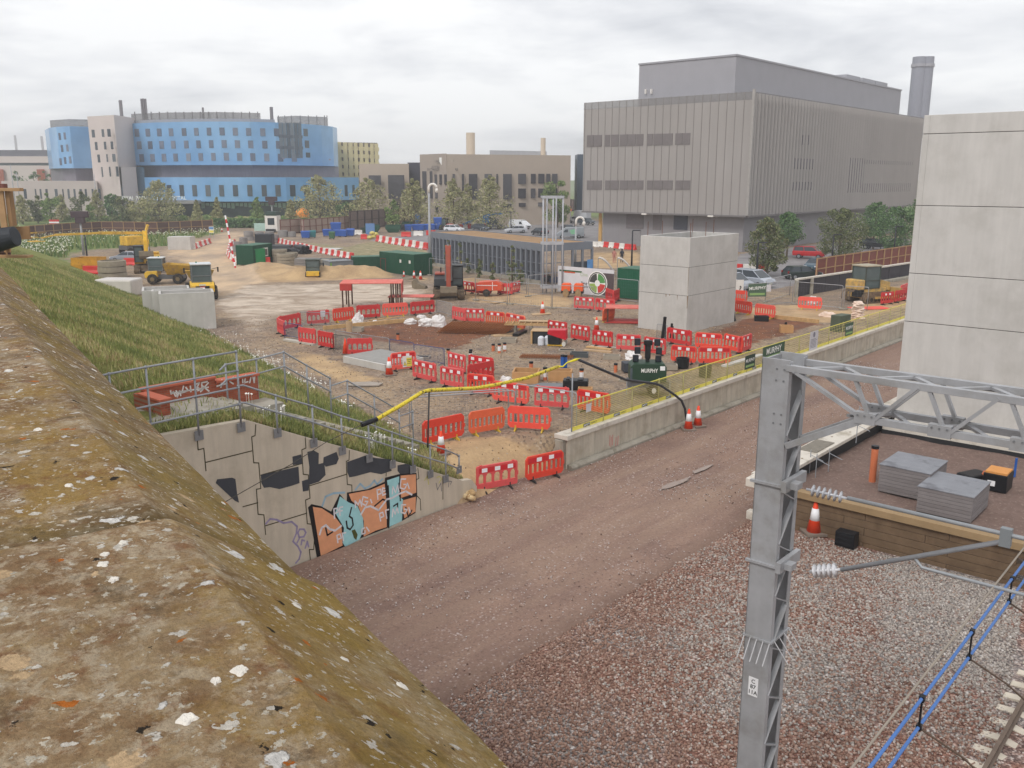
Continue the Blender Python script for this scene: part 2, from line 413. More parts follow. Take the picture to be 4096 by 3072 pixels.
 s.bump(s.math('ADD',s.noise(3,7,.7),s.math('MULTIPLY',st,.25)),.8,.06)
 me.materials.append(s.m)
 o=bpy.data.objects.new('ground',me);coll.objects.link(o);tag(o,kind='structure')
build_ground()

def npmesh(name,co,faces,mat,cols=None):
 me=bpy.data.meshes.new(name);n=faces.shape[1]
 me.vertices.add(len(co));me.vertices.foreach_set('co',co.astype('f').ravel())
 me.loops.add(faces.size);me.loops.foreach_set('vertex_index',faces.ravel().astype('i'));me.polygons.add(len(faces))
 me.polygons.foreach_set('loop_start',(np.arange(len(faces))*n).astype('i'));me.polygons.foreach_set('loop_total',np.full(len(faces),n,'i'))
 me.update()
 if cols is not None:
  at=me.color_attributes.new('tint','FLOAT_COLOR','POINT');at.data.foreach_set('color',np.concatenate([cols,np.ones((len(cols),1))],1).astype('f').ravel())
 me.materials.append(mat);o=bpy.data.objects.new(name,me);coll.objects.link(o);return o
def tintmat(name,rough=.85,trans=0):
 s=NT(name);a=s.N.new('ShaderNodeAttribute');a.attribute_name='tint';s.L(a.outputs[0],s.b.inputs['Base Color']);s.b.inputs['Roughness'].default_value=rough
 return s.m
rng=np.random.default_rng(5)

# haul road between the two platforms
def road_mat():
 s=NT('haul_road');
 along=s.mp((.16,1,1))
 c=s.mix(s.step(s.noise(.7,6,.6,along),.35,.65),lin((132,107,95)),lin((148,122,107)))
 c=s.mix(s.step(s.noise(.5,6,.6,s.mp((.12,.9,1),(4,7,0))),.54,.72),c,lin((158,134,116)))
 c=s.mix(s.math('MULTIPLY',s.step(s.noise(.3,5,.6),.5,.66),.5),c,lin((112,90,84)))
 g=s.N.new('ShaderNodeSeparateColor');s.L(s.vor(20,out='Color'),g.inputs[0])
 dens=s.step(s.noise(.5,4,.6,s.mp((.5,1,1),(2,2,2))),.42,.62)
 c=s.mix(s.math('MULTIPLY',s.step(g.outputs[0],.90,.97),s.math('ADD',.15,s.math('MULTIPLY',dens,.6))),c,lin((196,182,178)))
 c=s.mix(s.math('MULTIPLY',s.step(g.outputs[1],.7,.95),.35),c,lin((92,70,64)))
 c=s.mix(1.0,c,s.gray(s.noise(8,5,.7),.86,1.14),'MULTIPLY')
 c=s.mix(s.math('MULTIPLY',s.step(s.noise(1.1,3,.5,s.mp((.015,1,1),(0,3,0))),.5,.6),.3),c,lin((150,127,110)))
 sy=s.N.new('ShaderNodeSeparateXYZ');s.L(s.obj,sy.inputs[0]);ed=s.step(s.math('ADD',sy.outputs[1],s.math('MULTIPLY',s.noise(.9,6,.7),1.4)),15.0,13.9)
 c=s.mix(s.math('MULTIPLY',ed,.55),c,lin((92,70,60)))
 s.col(c);s.b.inputs['Roughness'].default_value=.9;s.bump(s.math('ADD',s.noise(5,7,.75),s.math('MULTIPLY',s.vor(18),.3)),.55,.03)
 return s.m
def road_sheet():
 us=lines([(-30,10,4),(10,60,.4),(60,320,6)]);vs=lines([(13.2,22.6,.35)])
 mb=MB()
 for u in us:
  for v in vs:
   z=mnoise.noise(Vector((u*.5,v*.8,0)))*.03+mnoise.noise(Vector((u*.1,v*2,5)))*.02
   if 24.2<u<29 and v>20:z+=1.0*smooth(21.8,25,v)*smooth(24.2,25.5,u)
   mb.v.append((u,v,z))
 n=len(vs)
 mb.f=[(i*n+j,i*n+j+1,(i+1)*n+j+1,(i+1)*n+j)for i in range(len(us)-1)for j in range(n-1)]
 o=obj('haul_road',mb,road_mat(),smooth=True,yaw=YU);tag(o,kind='structure')
 return o
road_sheet()
# puddle on the haul road
mud=NT('puddle');mud.col(lin((128,104,88)));mud.b.inputs['Roughness'].default_value=.07;mud.b.inputs['Specular IOR Level'].default_value=.5
def blob(q0,q1,wdt,z=.03,seed=0,n=40):
 a, b=G(q0,0), G(q1,0);c=(a+b)/2;d=(b-a);L=d.length/2;d.normalize();e=Vector((-d.y,d.x,0));pts=[]
 for k in range(n):
  t=2*math.pi*k/n;r=1+.45*mnoise.noise(Vector((math.cos(t)*1.5,math.sin(t)*1.5,seed)))
  p=c+d*math.cos(t)*L*r+e*math.sin(t)*wdt*r;pts.append((p.x,p.y,z))
 return MB().add(pts,[tuple(range(n))])
tag(obj('puddle',blob((2640,1962),(2760,1915),.16,.045,2),mud.m),kind='structure')
tag(obj('puddle',blob((2765,1900),(2850,1862),.12,.05,5),mud.m),kind='structure')

# railway ballast: one sheet and the stones lying on it
def ball_z(u,v):
 z=.02+.12*(1+mnoise.noise(Vector((u*.22,v*.22,7))))+.05*mnoise.noise(Vector((u*.9,v*.9,2)))
 z+=.17*(1-smooth(10.0,12.5,v))+.0
 return z*(1-smooth(12.6,13.5,v))*(1-.75*smooth(24,28,u))
def ball_s():
 s=NT('ballast');g=s.N.new('ShaderNodeSeparateColor');s.L(s.vor(17,out='Color'),g.inputs[0])
 area=s.step(s.noise(.22,4,.6,s.mp((1,1,1),(3,5,0))),.46,.56)
 brown=s.ramp(g.outputs[0],[(0,lin((98,66,56))),(.4,lin((138,98,84))),(.75,lin((172,132,116))),(1,lin((206,186,176)))])
 grey=s.ramp(g.outputs[0],[(0,lin((104,98,96))),(.4,lin((146,138,134))),(.75,lin((176,160,152))),(1,lin((212,206,202)))])
 c=s.mix(area,brown,grey);s.col(s.mix(1.0,c,s.gray(s.vor(17),1.15,.7),'MULTIPLY'));s.b.inputs['Roughness'].default_value=.85
 s.bump(s.math('MULTIPLY',s.vor(17),-1),1.0,.05);return s.m
mb=MB();us=lines([(-14,30.0,.3)]);vs=lines([(-14,13.45,.3)]);n=len(vs)
for u in us:
 for v in vs:mb.v.append((u,v,min(ball_z(u,v),.35)))
mb.f=[(i*n+j,i*n+j+1,(i+1)*n+j+1,(i+1)*n+j)for i in range(len(us)-1)for j in range(n-1)]
tag(obj('ballast_bed',mb,ball_s(),smooth=True,yaw=YU),kind='structure')
def stones(name,pts,size,pal,jit=.35):
 """one mesh of many small angular stones; pts (n,3) world, pal (n,3) colours"""
 n=len(pts);cube=np.array([(x,y,z)for x in(-1,1)for y in(-1,1)for z in(-1,1)],float)
 fc=np.array([(0,1,3,2),(4,6,7,5),(0,4,5,1),(2,3,7,6),(0,2,6,4),(1,5,7,3)])
 sc=size*rng.uniform(.55,1.25,(n,1,1))*rng.uniform(.7,1.2,(n,1,3))*.5
 v=cube[None]*(1+rng.uniform(-jit,jit,(n,8,3)))*sc
 q=rng.normal(size=(n,4));q/=np.linalg.norm(q,axis=1,keepdims=True);w, x, y, z=q.T
 Rm=np.stack([1-2*(y*y+z*z),2*(x*y-w*z),2*(x*z+w*y),2*(x*y+w*z),1-2*(x*x+z*z),2*(y*z-w*x),2*(x*z-w*y),2*(y*z+w*x),1-2*(x*x+y*y)],1).reshape(n,3,3)
 v=np.einsum('nij,nkj->nki',Rm,v)+np.asarray(pts)[:,None,:]
 f=(fc[None]+(np.arange(n)*8)[:,None,None]).reshape(-1,4)
 return npmesh(name,v.reshape(-1,3),f,STONEM,np.repeat(pal,8,0))
STONEM=tintmat('stone',.85)
def L3(c):return np.array(lin(c)[:3])
def ballast_stones():
 n=95000;u=rng.uniform(4,28.4,n);v=rng.uniform(-1.5,13.5,n)
 P=np.array([W(a,b,min(ball_z(a,b),.35)+.012)for a,b in zip(u,v)])
 d=P[:,:2];keep=(P[:,0]/P[:,1]<.62)&(P[:,0]/P[:,1]>-.3);P=P[keep];u=u[keep];v=v[keep]
 t=np.array([mnoise.noise(Vector((a*.16+3,b*.16,4)))for a,b in zip(u,v)])
 grey=(t*.7+.07*(u-19.5)+.09*(7.2-v)+rng.normal(0,.28,len(t))>.05)
 br=np.array([L3((112,86,76)),L3((142,112,98)),L3((160,130,114)),L3((180,154,140)),L3((204,192,182)),L3((126,98,84))])
 gr=np.array([L3((128,122,118)),L3((156,148,142)),L3((178,168,160)),L3((194,184,176)),L3((212,206,202)),L3((152,132,120))])
 i=rng.choice(6,len(t),p=[.18,.28,.24,.13,.05,.12]);pal=np.where(grey[:,None],gr[i],br[i])*rng.uniform(.85,1.12,(len(t),1))
 pal=pal*.62+np.where(grey[:,None],L3((166,158,150)),L3((146,116,102)))*.38
 tag(stones('ballast_stones',P,.047,pal),'loose pink, brown and grey ballast stones covering the railway bed',kind='stuff')
ballast_stones()
def road_grit():
 n=12000;u=rng.uniform(6,60,n);v=rng.uniform(13.4,22,n)
 t=np.array([mnoise.noise(Vector((a*.25,b*.3,8)))for a,b in zip(u,v)]);keep=rng.random(n)<np.clip(.25+t*1.6,.04,1);u, v=u[keep], v[keep]
 P=np.array([W(a,b,.03)for a,b in zip(u,v)]);pal=np.array([L3((200,190,186)),L3((160,140,130)),L3((110,88,78))])[rng.choice(3,len(u),p=[.5,.4,.1])]
 tag(stones('road_gravel',P,.03,pal),'pale gravel scattered over the red brown haul road',kind='stuff')
 n=9000;u=rng.uniform(24,62,n);v=rng.uniform(22.8,62,n);P=[]
 for a, b in zip(u,v):
  w=W(a,b)
  if l_of(w.x,w.y)>16.3:P.append((w.x,w.y,ground_z(w.x,w.y)+.01))
 pal=np.array([L3((196,186,174)),L3((150,132,112)),L3((92,82,76)),L3((170,140,100))])[rng.choice(4,len(P),p=[.15,.4,.25,.2])]
 tag(stones('site_gravel',np.array(P),.04,pal),'loose gravel scattered across the construction site',kind='stuff')
 P=[];
 for _ in range(420):
  q=zW(rng.uniform(1900,2200),rng.uniform(480,650));w=G(q,.2);k=abs((q[1]-1650)*1.8433-(640-(q[0]-700-1060)*.9))
  a, b=uv(w.x,w.y)
  if 23.2<a<25.6 and 22.0<b<23.6:P.append((w.x,w.y,.12+rng.uniform(0,.22)))
 if P:tag(stones('rubble_heap',np.array(P),.16,np.array([L3((206,176,132)),L3((182,150,108)),L3((214,192,152))])[rng.choice(3,len(P))]),'small pale rubble at the low end of the retaining wall',kind='stuff')
road_grit()
# ------------------------------------------------------------------ grass bank, wing wall, bridge parapet
def grass_ground_mat():
 s=NT('bank_grass')
 c=s.mix(s.step(s.noise(.5,7,.7),.35,.65),lin((120,130,70)),lin((146,146,88)))
 c=s.mix(s.math('MULTIPLY',s.step(s.noise(1.3,6,.7),.5,.7),.5),c,lin((124,106,74)))
 c=s.mix(1.0,c,s.gray(s.noise(14,4,.7),.7,1.25),'MULTIPLY')
 s.col(c);s.b.inputs['Roughness'].default_value=.95;s.b.inputs['Specular IOR Level'].default_value=.1;s.bump(s.noise(16,5,.8),1,.08);return s.m
vs=lines([(22.86,26,.3),(26,50,.8),(50,118,2.5)]);ls=lines([(.34,8,.45),(8,18.0,.35)])
def bank_pt(v,l):
 u=(l-v*VR)/UR;p=W(u,v);z=emb(l,v)+mnoise.noise(Vector((p.x*.5,p.y*.5,1)))*.1*(1 if v>24 else .3)
 if l>17.2 or(v<27.5 and l>16.3):z=SITE-1.4
 return(p.x,p.y,z)
mb=MB();mb.v=[bank_pt(v,l)for v in vs for l in ls];n=len(ls)
mb.f=[(i*n+j,i*n+j+1,(i+1)*n+j+1,(i+1)*n+j)for i in range(len(vs)-1)for j in range(n-1)]
tag(obj('embankment',mb,grass_ground_mat(),smooth=True),kind='structure')
def blades(name,P,h,label,pal,wid=.02,kind='stuff'):
 n=len(P);P=np.asarray(P);a=rng.uniform(0,2*math.pi,n);hh=h*rng.uniform(.45,1.25,n);w=wid*rng.uniform(.6,1.4,n)
 d=np.stack([np.cos(a),np.sin(a),np.zeros(n)],1);e=np.stack([-np.sin(a),np.cos(a),np.zeros(n)],1);up=np.array([0,0,1.])
 ln=rng.uniform(.05,.55,n)[:,None]*hh[:,None]
 v=np.stack([P-d*w[:,None],P+d*w[:,None],P+up*(hh*.6)[:,None]+e*ln*.35+d*(w*.7)[:,None],P+up*hh[:,None]+e*ln],1)
 f=(np.array([[0,1,2,3]])[None]+(np.arange(n)*4)[:,None,None]).reshape(-1,4)
 o=npmesh(name,v.reshape(-1,3),f,GRASSM,np.repeat(pal,4,0));return tag(o,label,kind=kind)
GRASSM=tintmat('grass_blades',.8)
def bank_grass():
 P=[];pal=[]
 cols=[L3((134,140,82)),L3((156,156,98)),L3((114,124,72)),L3((180,172,122)),L3((174,152,116)),L3((148,140,92))]
 n=0
 while n<115000:
  l=rng.uniform(.5,17.2);v=22.9+(rng.random()**1.8)*75
  if l<8.6 and v<26.6 and v>23.9 and l>4.6 and rng.random()<.93:continue
  if 24.6<v<25.9 and l>8 and rng.random()<.5:continue # the stair path
  p=bank_pt(v,l);P.append(p)
  t=mnoise.noise(Vector((p[0]*.35,p[1]*.35,3)))+rng.normal(0,.25)
  k=2 if t<-.28 else 0 if t<.02 else 1 if t<.25 else(5 if t<.38 else 3 if rng.random()<.6 else 4)
  pal.append(cols[k]*rng.uniform(.8,1.15));n+=1
 blades('grass',P,.22,'long meadow grass covering the bank beside the bridge',np.array(pal)*1.1,.017)
bank_grass()
def daisies():
 P=[]
 def cl(q,n,r,v=None):
  for _ in range(n):
   px, py=q[0]+rng.normal(0,r), q[1]+rng.normal(0,r*.6)
   if v:w=onV((px,py),v);P.append((w.x,w.y,w.z))
   else:
    w=G((px,py),SITE+.3);P.append((w.x,w.y,max(ground_z(w.x,w.y),bank_pt(uv(w.x,w.y)[1],min(17.1,l_of(w.x,w.y)))[2]if l_of(w.x,w.y)<17.4 else 0)+rng.uniform(.1,.28)))
 for q, n in((zE(40,650),20),(zE(130,700),30),(zE(250,720),26),(zE(400,830),16),(zE(560,890),36),(zE(650,940),30),(zE(930,1130),26),(zE(1350,1330),10),
(zB(250,1200),14),(zB(330,1270),16),(zB(420,1310),14),(zB(560,1390),16),(zB(700,1440),22),(zB(130,1190),8),(zA(2000,1180),8),(zA(1560,1040),4)):cl(q,n,24)
 for q, n in((z3(1700,610),5),(z3(1830,620),10),(z3(1790,650),5),(z3(1540,490),4),(zW(1430,180),8),(zW(1520,165),12),(zW(1470,215),6),(zW(1750,270),6),(zW(1480,130),4)):cl(q,n,9,23.4)
 m=MB()
 for p in P:
  c=Vector(p);r=rng.uniform(.02,.042);t=Vector((rng.uniform(-.4,.4),rng.uniform(-.8,.1),1)).normalized();x=t.orthogonal().normalized();y=t.cross(x)
  m.add([c+(x*math.cos(k)+y*math.sin(k))*r for k in(0,1.05,2.1,3.14,4.2,5.24)],[(0,1,2,3,4,5)])
  m.beam(c,c-Vector((0,0,.3)),.006,.006)
 tag(obj('daisies',m,M('petal_white',(238,236,228),.7,.05)),'white ox-eye daisies dotted along the edge of the grass bank',kind='stuff')
 # cow parsley on the far verge
 Q=[];pal=[];F2=[];fp=[]
 for _ in range(4200):
  q=(rng.uniform(30,890),rng.uniform(915,1030));w=G(q,SITE)
  if not inpoly(np.array([q[0]]),np.array([q[1]]),AREAS[12][1])[0]:continue
  Q.append((w.x,w.y,SITE));pal.append((L3((92,118,58))if rng.random()<.6 else L3((132,140,84)))*rng.uniform(.8,1.15))
  dens=1 if(q[0]<300 and q[1]>955)or(940<q[1]*1.0+20<975)else .15
  if rng.random()<dens*.6:F2.append((w.x,w.y,SITE+rng.uniform(.5,1.1)));fp.append(L3((226,224,206)))
 blades('verge_grass',Q,.9,'tall rough grass in front of the far hoarding',np.array(pal),.12)
 tag(stones('verge_flowers',np.array(F2),.13,np.array(fp)),'white cow parsley heads in the verge by the far hoarding',kind='stuff')
daisies()

# ---- wing wall of interlocking concrete panels: top profile read at the wall's own plane
VW=22.65
WALLM=M('panel_concrete',(200,188,170),.88,.06,.8,.25,30,dirt=(160,148,128),dscale=.55,dlo=.52,dhi=.8,streak=.16)
ww=thing('retaining_wall','concrete panel retaining wall with graffiti, below the grass bank','retaining wall')
prof=[(u_,walltop(u_*UR+VW*VR))for u_ in(4,8,11.4,12.5,14.05,14.34,16.1,17.8,19.4,20.8,22.2,23.1)]
mb=MB();mb.prism([(u,z)for u,z in prof]+[(23.6,.75),(23.9,.4),(23.9,-.3),(4,-.3)],VW,VW+.24,'y')
obj('wall_panel',mb,WALLM,ww,yaw=YU,bevel=.015)
def wp(q,off=.004): # a photo point carried onto the wall face, in the wall's own u/z frame
 p=onV(q,VW);u, v=uv(p.x,p.y);return(u,VW-off,p.z)
GROOVE=M('joint_line',(74,68,48),.95,.3,6)  # flat dark ribbons drawn in place of grooves between the panels
def strokes(mb,pts,w,off,closed=False,fn=wp,n=None):
 P=[Vector(fn(q,off))for q in pts]
 for a, b in zip(P[:-1],P[1:]):
  d=(b-a);
  if d.length<1e-5:continue
  d.normalize();e=Vector((-d.z,0,d.x))*w/2;a2=a-d*w*.3;b2=b+d*w*.3
  mb.quad(a2-e,b2-e,b2+e,a2+e)
mb=MB()
J=[[(595,90),(590,170),(565,180),(580,370),(617,372),(632,560),(600,566),(612,750),(655,755),(665,870),(668,900)],
[(960,185),(965,262),(935,275),(945,455),(982,460),(995,632),(962,645),(975,820),(1025,825),(1028,920),(1022,1010),(990,1010),(998,1090)],
[(1285,280),(1283,350),(1262,360),(1270,530),(1303,535),(1305,600)],
[(1560,350),(1556,470)],[(1790,410),(1798,485),(1780,495),(1780,610),(1808,640),(1812,720)],[(1975,470),(1975,640)],
[(160,140),(170,275),(212,265),(228,430)],[(225,368),(565,283)],[(632,462),(940,375)],[(992,540),(1265,455)],[(500,695),(610,665)],[(668,835),(972,742)],
[(1303,600),(1556,535)],[(1060,888),(1280,830)],[(1590,672),(1780,600)]]
for i, j in enumerate(J):strokes(mb,[zW(*q)for q in j],.035 if i<15 else .02,.003)
obj('panel_joint',mb,GROOVE,ww,yaw=YU)
def paint(polys,col,off,name,rough=.6):
 mb=MB()
 for pl in polys:
  P=[wp(zW(*q),off)for q in pl];mb.add(P,[tuple(range(len(P)))])
 return obj(name,mb,M(name+'_%d%d%d'%col,col,rough,.1,3),ww,yaw=YU)
paint([[(310,492),(420,480),(445,490),(458,600),(472,665),(440,650),(300,520)],[(632,460),(770,430),(910,398),(918,520),(860,540),(770,565),(700,550),(655,555),(636,520)],
[(865,325),(930,308),(940,375),(868,388)],[(975,290),(1020,278),(1060,300),(1058,380),(1100,370),(1110,460),(1060,510),(985,535),(990,400)],
[(1095,330),(1190,290),(1207,340),(1190,380),(1110,400),(1092,370)],[(935,505),(985,490),(985,575),(942,583)],
[(1268,365),(1400,318),(1480,335),(1590,345),(1596,430),(1520,455),(1440,440),(1330,470),(1285,478),(1270,440)],
[(1640,390),(1700,378),(1775,395),(1780,430),(1740,450),(1660,455),(1640,430)]],(66,68,74),.005,'grey_overpaint',.75)
paint([[(980,700),(1005,675),(1075,690),(1150,730),(1213,600),(1265,660),(1268,590),(1420,565),(1545,510),(1548,480),(1660,452),(1780,445),(1785,600),(1772,740),(1690,790),(1580,845),(1380,922),(1245,990),(1075,1060),(1045,1072),(1010,860)]],(26,22,24),.006,'black_outline')
paint([[(1015,695),(1080,705),(1180,770),(1225,830),(1230,900),(1235,980),(1075,1060)],[(1280,600),(1440,570),(1545,525),(1560,700),(1560,845),(1480,870),(1390,915),(1392,800),(1350,690),(1300,650)],
[(1662,465),(1775,455),(1778,590),(1665,630)],[(1670,650),(1775,620),(1772,730),(1690,780)]],(224,158,118),.008,'orange_fill')
paint([[(1215,618),(1275,660),(1345,690),(1385,780),(1390,860),(1360,935),(1255,990),(1235,960),(1245,850),(1180,740)],[(1562,500),(1652,470),(1650,620),(1680,640),(1672,800),(1580,842),(1580,640)]],(160,210,214),.009,'turquoise_fill')
def lines_(pl,w,col,off,name):
 mb=MB()
 for p in pl:strokes(mb,[zW(*q)for q in p],w,off)
 return obj(name,mb,M(name,col,.6,.1),ww,yaw=YU)
lines_([[(1262,800),(1268,850),(1290,862),(1312,830),(1305,780),(1285,765)],[(1285,765),(1300,700)],[(1110,850),(1122,905),(1160,880)],[(1470,690),(1530,640),(1570,655)],[(1570,540),(1580,700),(1575,850)],[(1650,520),(1660,650)],[(1610,690),(1640,670),(1640,700)],[(1700,700),(1720,770),(1745,720)]],.06,(26,22,24),.0102,'black_line')
lines_([[(1065,900),(1080,850),(1110,830),(1140,860),(1180,870),(1225,835)],[(1370,750),(1400,700),(1440,690),(1500,720),(1560,640),(1600,630),(1650,600),(1700,580),(1745,605)]],.07,(222,218,222),.0106,'white_line')
TAGS=[[(1175,780),(1170,710),(1195,705),(1205,730),(1175,745)],[(1215,760),(1212,700),(1235,695)],[(1215,728),(1232,722)],[(1330,700),(1325,650),(1350,680),(1362,640),(1375,690)],[(1420,630),(1385,620),(1375,670),(1405,685),(1420,655),(1400,655)],[(1440,640),(1450,665)],
[(1495,640),(1488,570),(1515,565),(1520,595),(1492,605)],[(1545,560),(1528,555),(1530,610),(1552,600)],[(1530,582),(1548,578)],[(1600,600),(1605,545),(1625,590),(1640,535),(1650,585)],[(1700,490),(1665,490),(1658,555),(1690,565),(1710,530),(1685,530)],[(1712,520),(1725,560)],
[(1515,800),(1505,745),(1530,735),(1538,765),(1512,775)],[(1560,780),(1550,720),(1575,715)],[(1600,770),(1605,710),(1622,750),(1635,700),(1645,740)],[(1700,680),(1668,680),(1665,735),(1695,745),(1710,715),(1690,712)],[(1722,700),(1732,735)],
[(1200,960),(1192,905),(1215,895),(1225,925),(1198,935)],[(1240,945),(1232,890),(1258,885)],[(1395,850),(1375,860),(1378,895),(1400,890),(1400,870)],[(1410,845),(1430,875)]]
lines_(TAGS,.05,(228,222,226),.0112,'white_tag')
lines_([[(670,820),(700,785),(750,790),(800,815),(860,805),(900,840),(895,890),(870,950),(905,985),(928,1030),(915,1080),(890,1110)],[(905,885),(920,860),(950,860),(965,885),(950,915),(915,920),(905,885)],[(900,960),(915,930)],[(930,975),(935,940),(955,945)],[(960,1000),(975,950),(985,990)]],.06,(150,138,170),.004,'purple_line')
lines_([[(1085,690),(1110,620),(1170,595),(1250,590)],[(1330,570),(1365,525),(1400,560),(1440,540),(1470,500),(1490,530),(1530,490)]],.07,(150,180,198),.0045,'pale_blue_line')
lines_([[(1840,500),(1860,470),(1870,530)],[(1930,480),(1950,470),(1965,490),(1945,520)]],.04,(190,184,110),.004,'yellow_scrawl')
lines_([[(2015,550),(2020,505),(2040,510),(2030,530)],[(1925,520),(1935,570),(1960,520),(1965,580)]],.03,(120,116,120),.004,'grey_scrawl')
# moss patch low on the paint
paint([[(1300,870),(1325,860),(1345,900),(1335,940),(1318,925)]],(82,84,40),.012,'moss_patch',.95)

# ---- two-rail tubular handrails; posts bolted to the wall face
def railing(name,label,tops,rails,postz,plate=False,r=.029):
 t=thing(name,label,'railing')
 rm=MB()
 for off in rails:
  rm.tube([Vector(p)-Vector((0,0,off))for p in tops],r,8)
 obj('rail',rm,GALVD,t,smooth=True)
 for i, p in enumerate(postz):
  a, zb=Vector(p[0]), p[1]
  pm=MB().tube([a,Vector((a.x,a.y,zb))],r*1.05,8)
  for off in rails:pm.lathe([(0,-.05),(.035,-.035),(.045,0),(.035,.035),(0,.05)],(a.x,a.y,a.z-off),8)
  obj('post',pm,GALVD,t,smooth=True)
  if plate:
   n_=Vector((-VX,-VY,0));c=Vector((a.x,a.y,zb));e=Vector((UX,UY,0))
   obj('fixing_plate',MB().beam(c-e*.13-n_*.0,c+e*.13,.03,.28),M('plate_grey',(124,124,126),.6),t)
   if len(p)>2:obj('fixing_plate',MB().beam(Vector(p[2])-e*.13,Vector(p[2])+e*.13,.03,.28),M('plate_grey',(124,124,126),.6),t)
 return t
VP=VW-.06
def wv(q,v=VP):return onV(q,v)
T1=[wv(z3(-120,410)),wv(z3(300,322)),wv(z3(625,262)),wv(z3(1043,190)),wv(z3(1425,125))]
t=railing('railing','tall four-rail tubular railing on the level top of the retaining wall',T1,(0,.56,1.06,1.56),[(wv(z3(300,322)),5.0),(wv(z3(625,262)),5.0),(wv(z3(1043,190)),4.95),(wv(z3(1425,125)),4.9)],True)
T2=[wv(z3(1440,425)),wv(z3(1490,420)),wv(z3(1775,515)),wv(z3(2095,605)),wv(zW(1225,140)),wv(zW(1420,105+45)),wv(zW(1600,148)),wv(zW(1745,200)),wv(zW(1880,240)),wv(zW(1995,275)),wv(zW(2095,318))]
T2=[wv(q)for q in[(948,1544),(972,1541),(1102,1582),(1248,1624),(1364,1665),(1473,1696),(1567,1729),(1649,1757),(1720,1780),(1782,1799),(1836,1823)]]
railing('railing','long sloping two-rail tubular railing down the edge of the retaining wall',T2,(0,.52),[(p,walltop(l_of(p.x,p.y))-.12)for p in T2[2:-1]]+[(T2[-1],T2[-1].z-.55)],True)
VB=26.0
def bt(q):return onV(zE(*q),VB)
T3=[onV(z3(1280,290),VB-1.0),onV(z3(1330,240),VB-.5),bt((60,705)),bt((330,635)),bt((555,765)),bt((785,890)),bt((787,900))]
railing('railing','upper handrail beside the steps behind the retaining wall',T3,(0,.5),[(T3[1],4.7),(T3[2],4.6),(T3[3],4.35),(T3[4],3.9),(T3[5],3.4)])
T4=[bt((800,965)),bt((955,915)),bt((1220,1065)),bt((1462,1205)),bt((1470,1265)),bt((1600,1220))]
railing('railing','lower handrail beside the steps, ending at the site gravel',T4,(0,.5),[(bt((955,915)),3.1),(bt((1220,1065)),2.5),(bt((1465,1210)),1.6),(bt((1600,1220)),1.3)])
# ---- path and steps behind the wall
def strip(pts,v0,v1,zoff=.06):
 m=MB();vs_=[]
 for u in pts:
  for v in(v0,v1):
   p=W(u,v);vs_.append((p.x,p.y,emb(l_of(p.x,p.y),v)+zoff))
 m.v=vs_;m.f=[(2*i,2*i+1,2*i+3,2*i+2)for i in range(len(pts)-1)];return m
st=MB();u=13.6
while u<22.6:
 p=W(u,25.3);z=max(SITE-.1,emb(l_of(p.x,p.y),25.3))+.06
 st.box(u,u+.44,24.7,25.85,z-.5,z-.07);u+=.4
tag(obj('steps',st,CONCD,yaw=YU),'plain concrete steps leading down the bank between the railings','steps')
tag(obj('terrace',MB().box(10.8,14.6,23.7,25.9,4.9,5.16).box(14.6,16.9,24.9,25.95,4.4,4.7),CONCD,yaw=YU),kind='structure')
# ---- brick seat wall
bs=NT('brickwork');bt_=bs.N.new('ShaderNodeTexBrick');bs.L(bs.mp((1,1,1),(0,0,0),(R(90),0,0)),bt_.inputs[0])
bt_.inputs['Color1'].default_value=lin((176,92,66));bt_.inputs['Color2'].default_value=lin((150,74,54));bt_.inputs['Mortar'].default_value=lin((146,112,92))
bt_.inputs['Scale'].default_value=4.5;bt_.inputs['Brick Width'].default_value=.95;bt_.inputs['Row Height'].default_value=.33;bt_.inputs['Mortar Size'].default_value=.03
bs.col(bs.mix(1.0,bt_.outputs[0],bs.gray(bs.noise(2,5,.6),.8,1.15),'MULTIPLY'));BRICK=bs.m;bs.b.inputs['Roughness'].default_value=.9
bw=thing('brick_wall','low orange brick wall with white graffiti beside the steps','brick wall')
obj('wall',MB().box(12.7,15.05,25.95,26.25,4.6,5.66).box(15.05,16.65,25.96,26.24,4.2,5.5).box(12.45,12.75,24.6,26.25,4.6,5.6).box(12.75,14.1,24.6,24.85,4.6,5.1),BRICK,bw,yaw=YU,bevel=.01)
obj('coping',MB().box(12.65,15.08,25.9,26.3,5.662,5.74).box(15.08,16.7,25.9,26.3,5.502,5.58).box(12.4,12.8,24.55,25.9,5.602,5.67),M('brick_coping',(184,100,76),.85,.12,6),bw,yaw=YU,bevel=.01)
mb=MB();VBW=25.95
gr=[[(845,470),(850,500),(870,480),(890,520)],[(895,470),(905,525),(925,470),(935,515)],[(960,430),(945,490),(1000,470),(980,440)],[(1020,430),(1025,480)],[(1075,410),(1100,400),(1080,440),(1110,460),(1085,470)],[(1120,400),(1125,470)],[(1120,400),(1170,390)],[(1130,430),(1185,475)],[(1180,400),(1110,480)],[(850,495),(1180,440)],
[(1250,400),(1320,385)],[(1255,430),(1330,410)],[(1300,370),(1290,440)],[(1400,350),(1370,390),(1400,410)],[(1480,340),(1485,400)],[(1510,330),(1500,400),(1530,390)],[(1560,330),(1545,400)],[(1570,330),(1585,400),(1590,340)],[(1040,520),(1055,575)]]
for g in gr:strokes(mb,[z3(*q)for q in g],.05,0,fn=lambda q,off:(lambda p:(uv(p.x,p.y)[0],VBW-.004,p.z))(onV(q,VBW)))
obj('graffiti',mb,M('chalky_white',(222,216,212),.8),bw,yaw=YU)

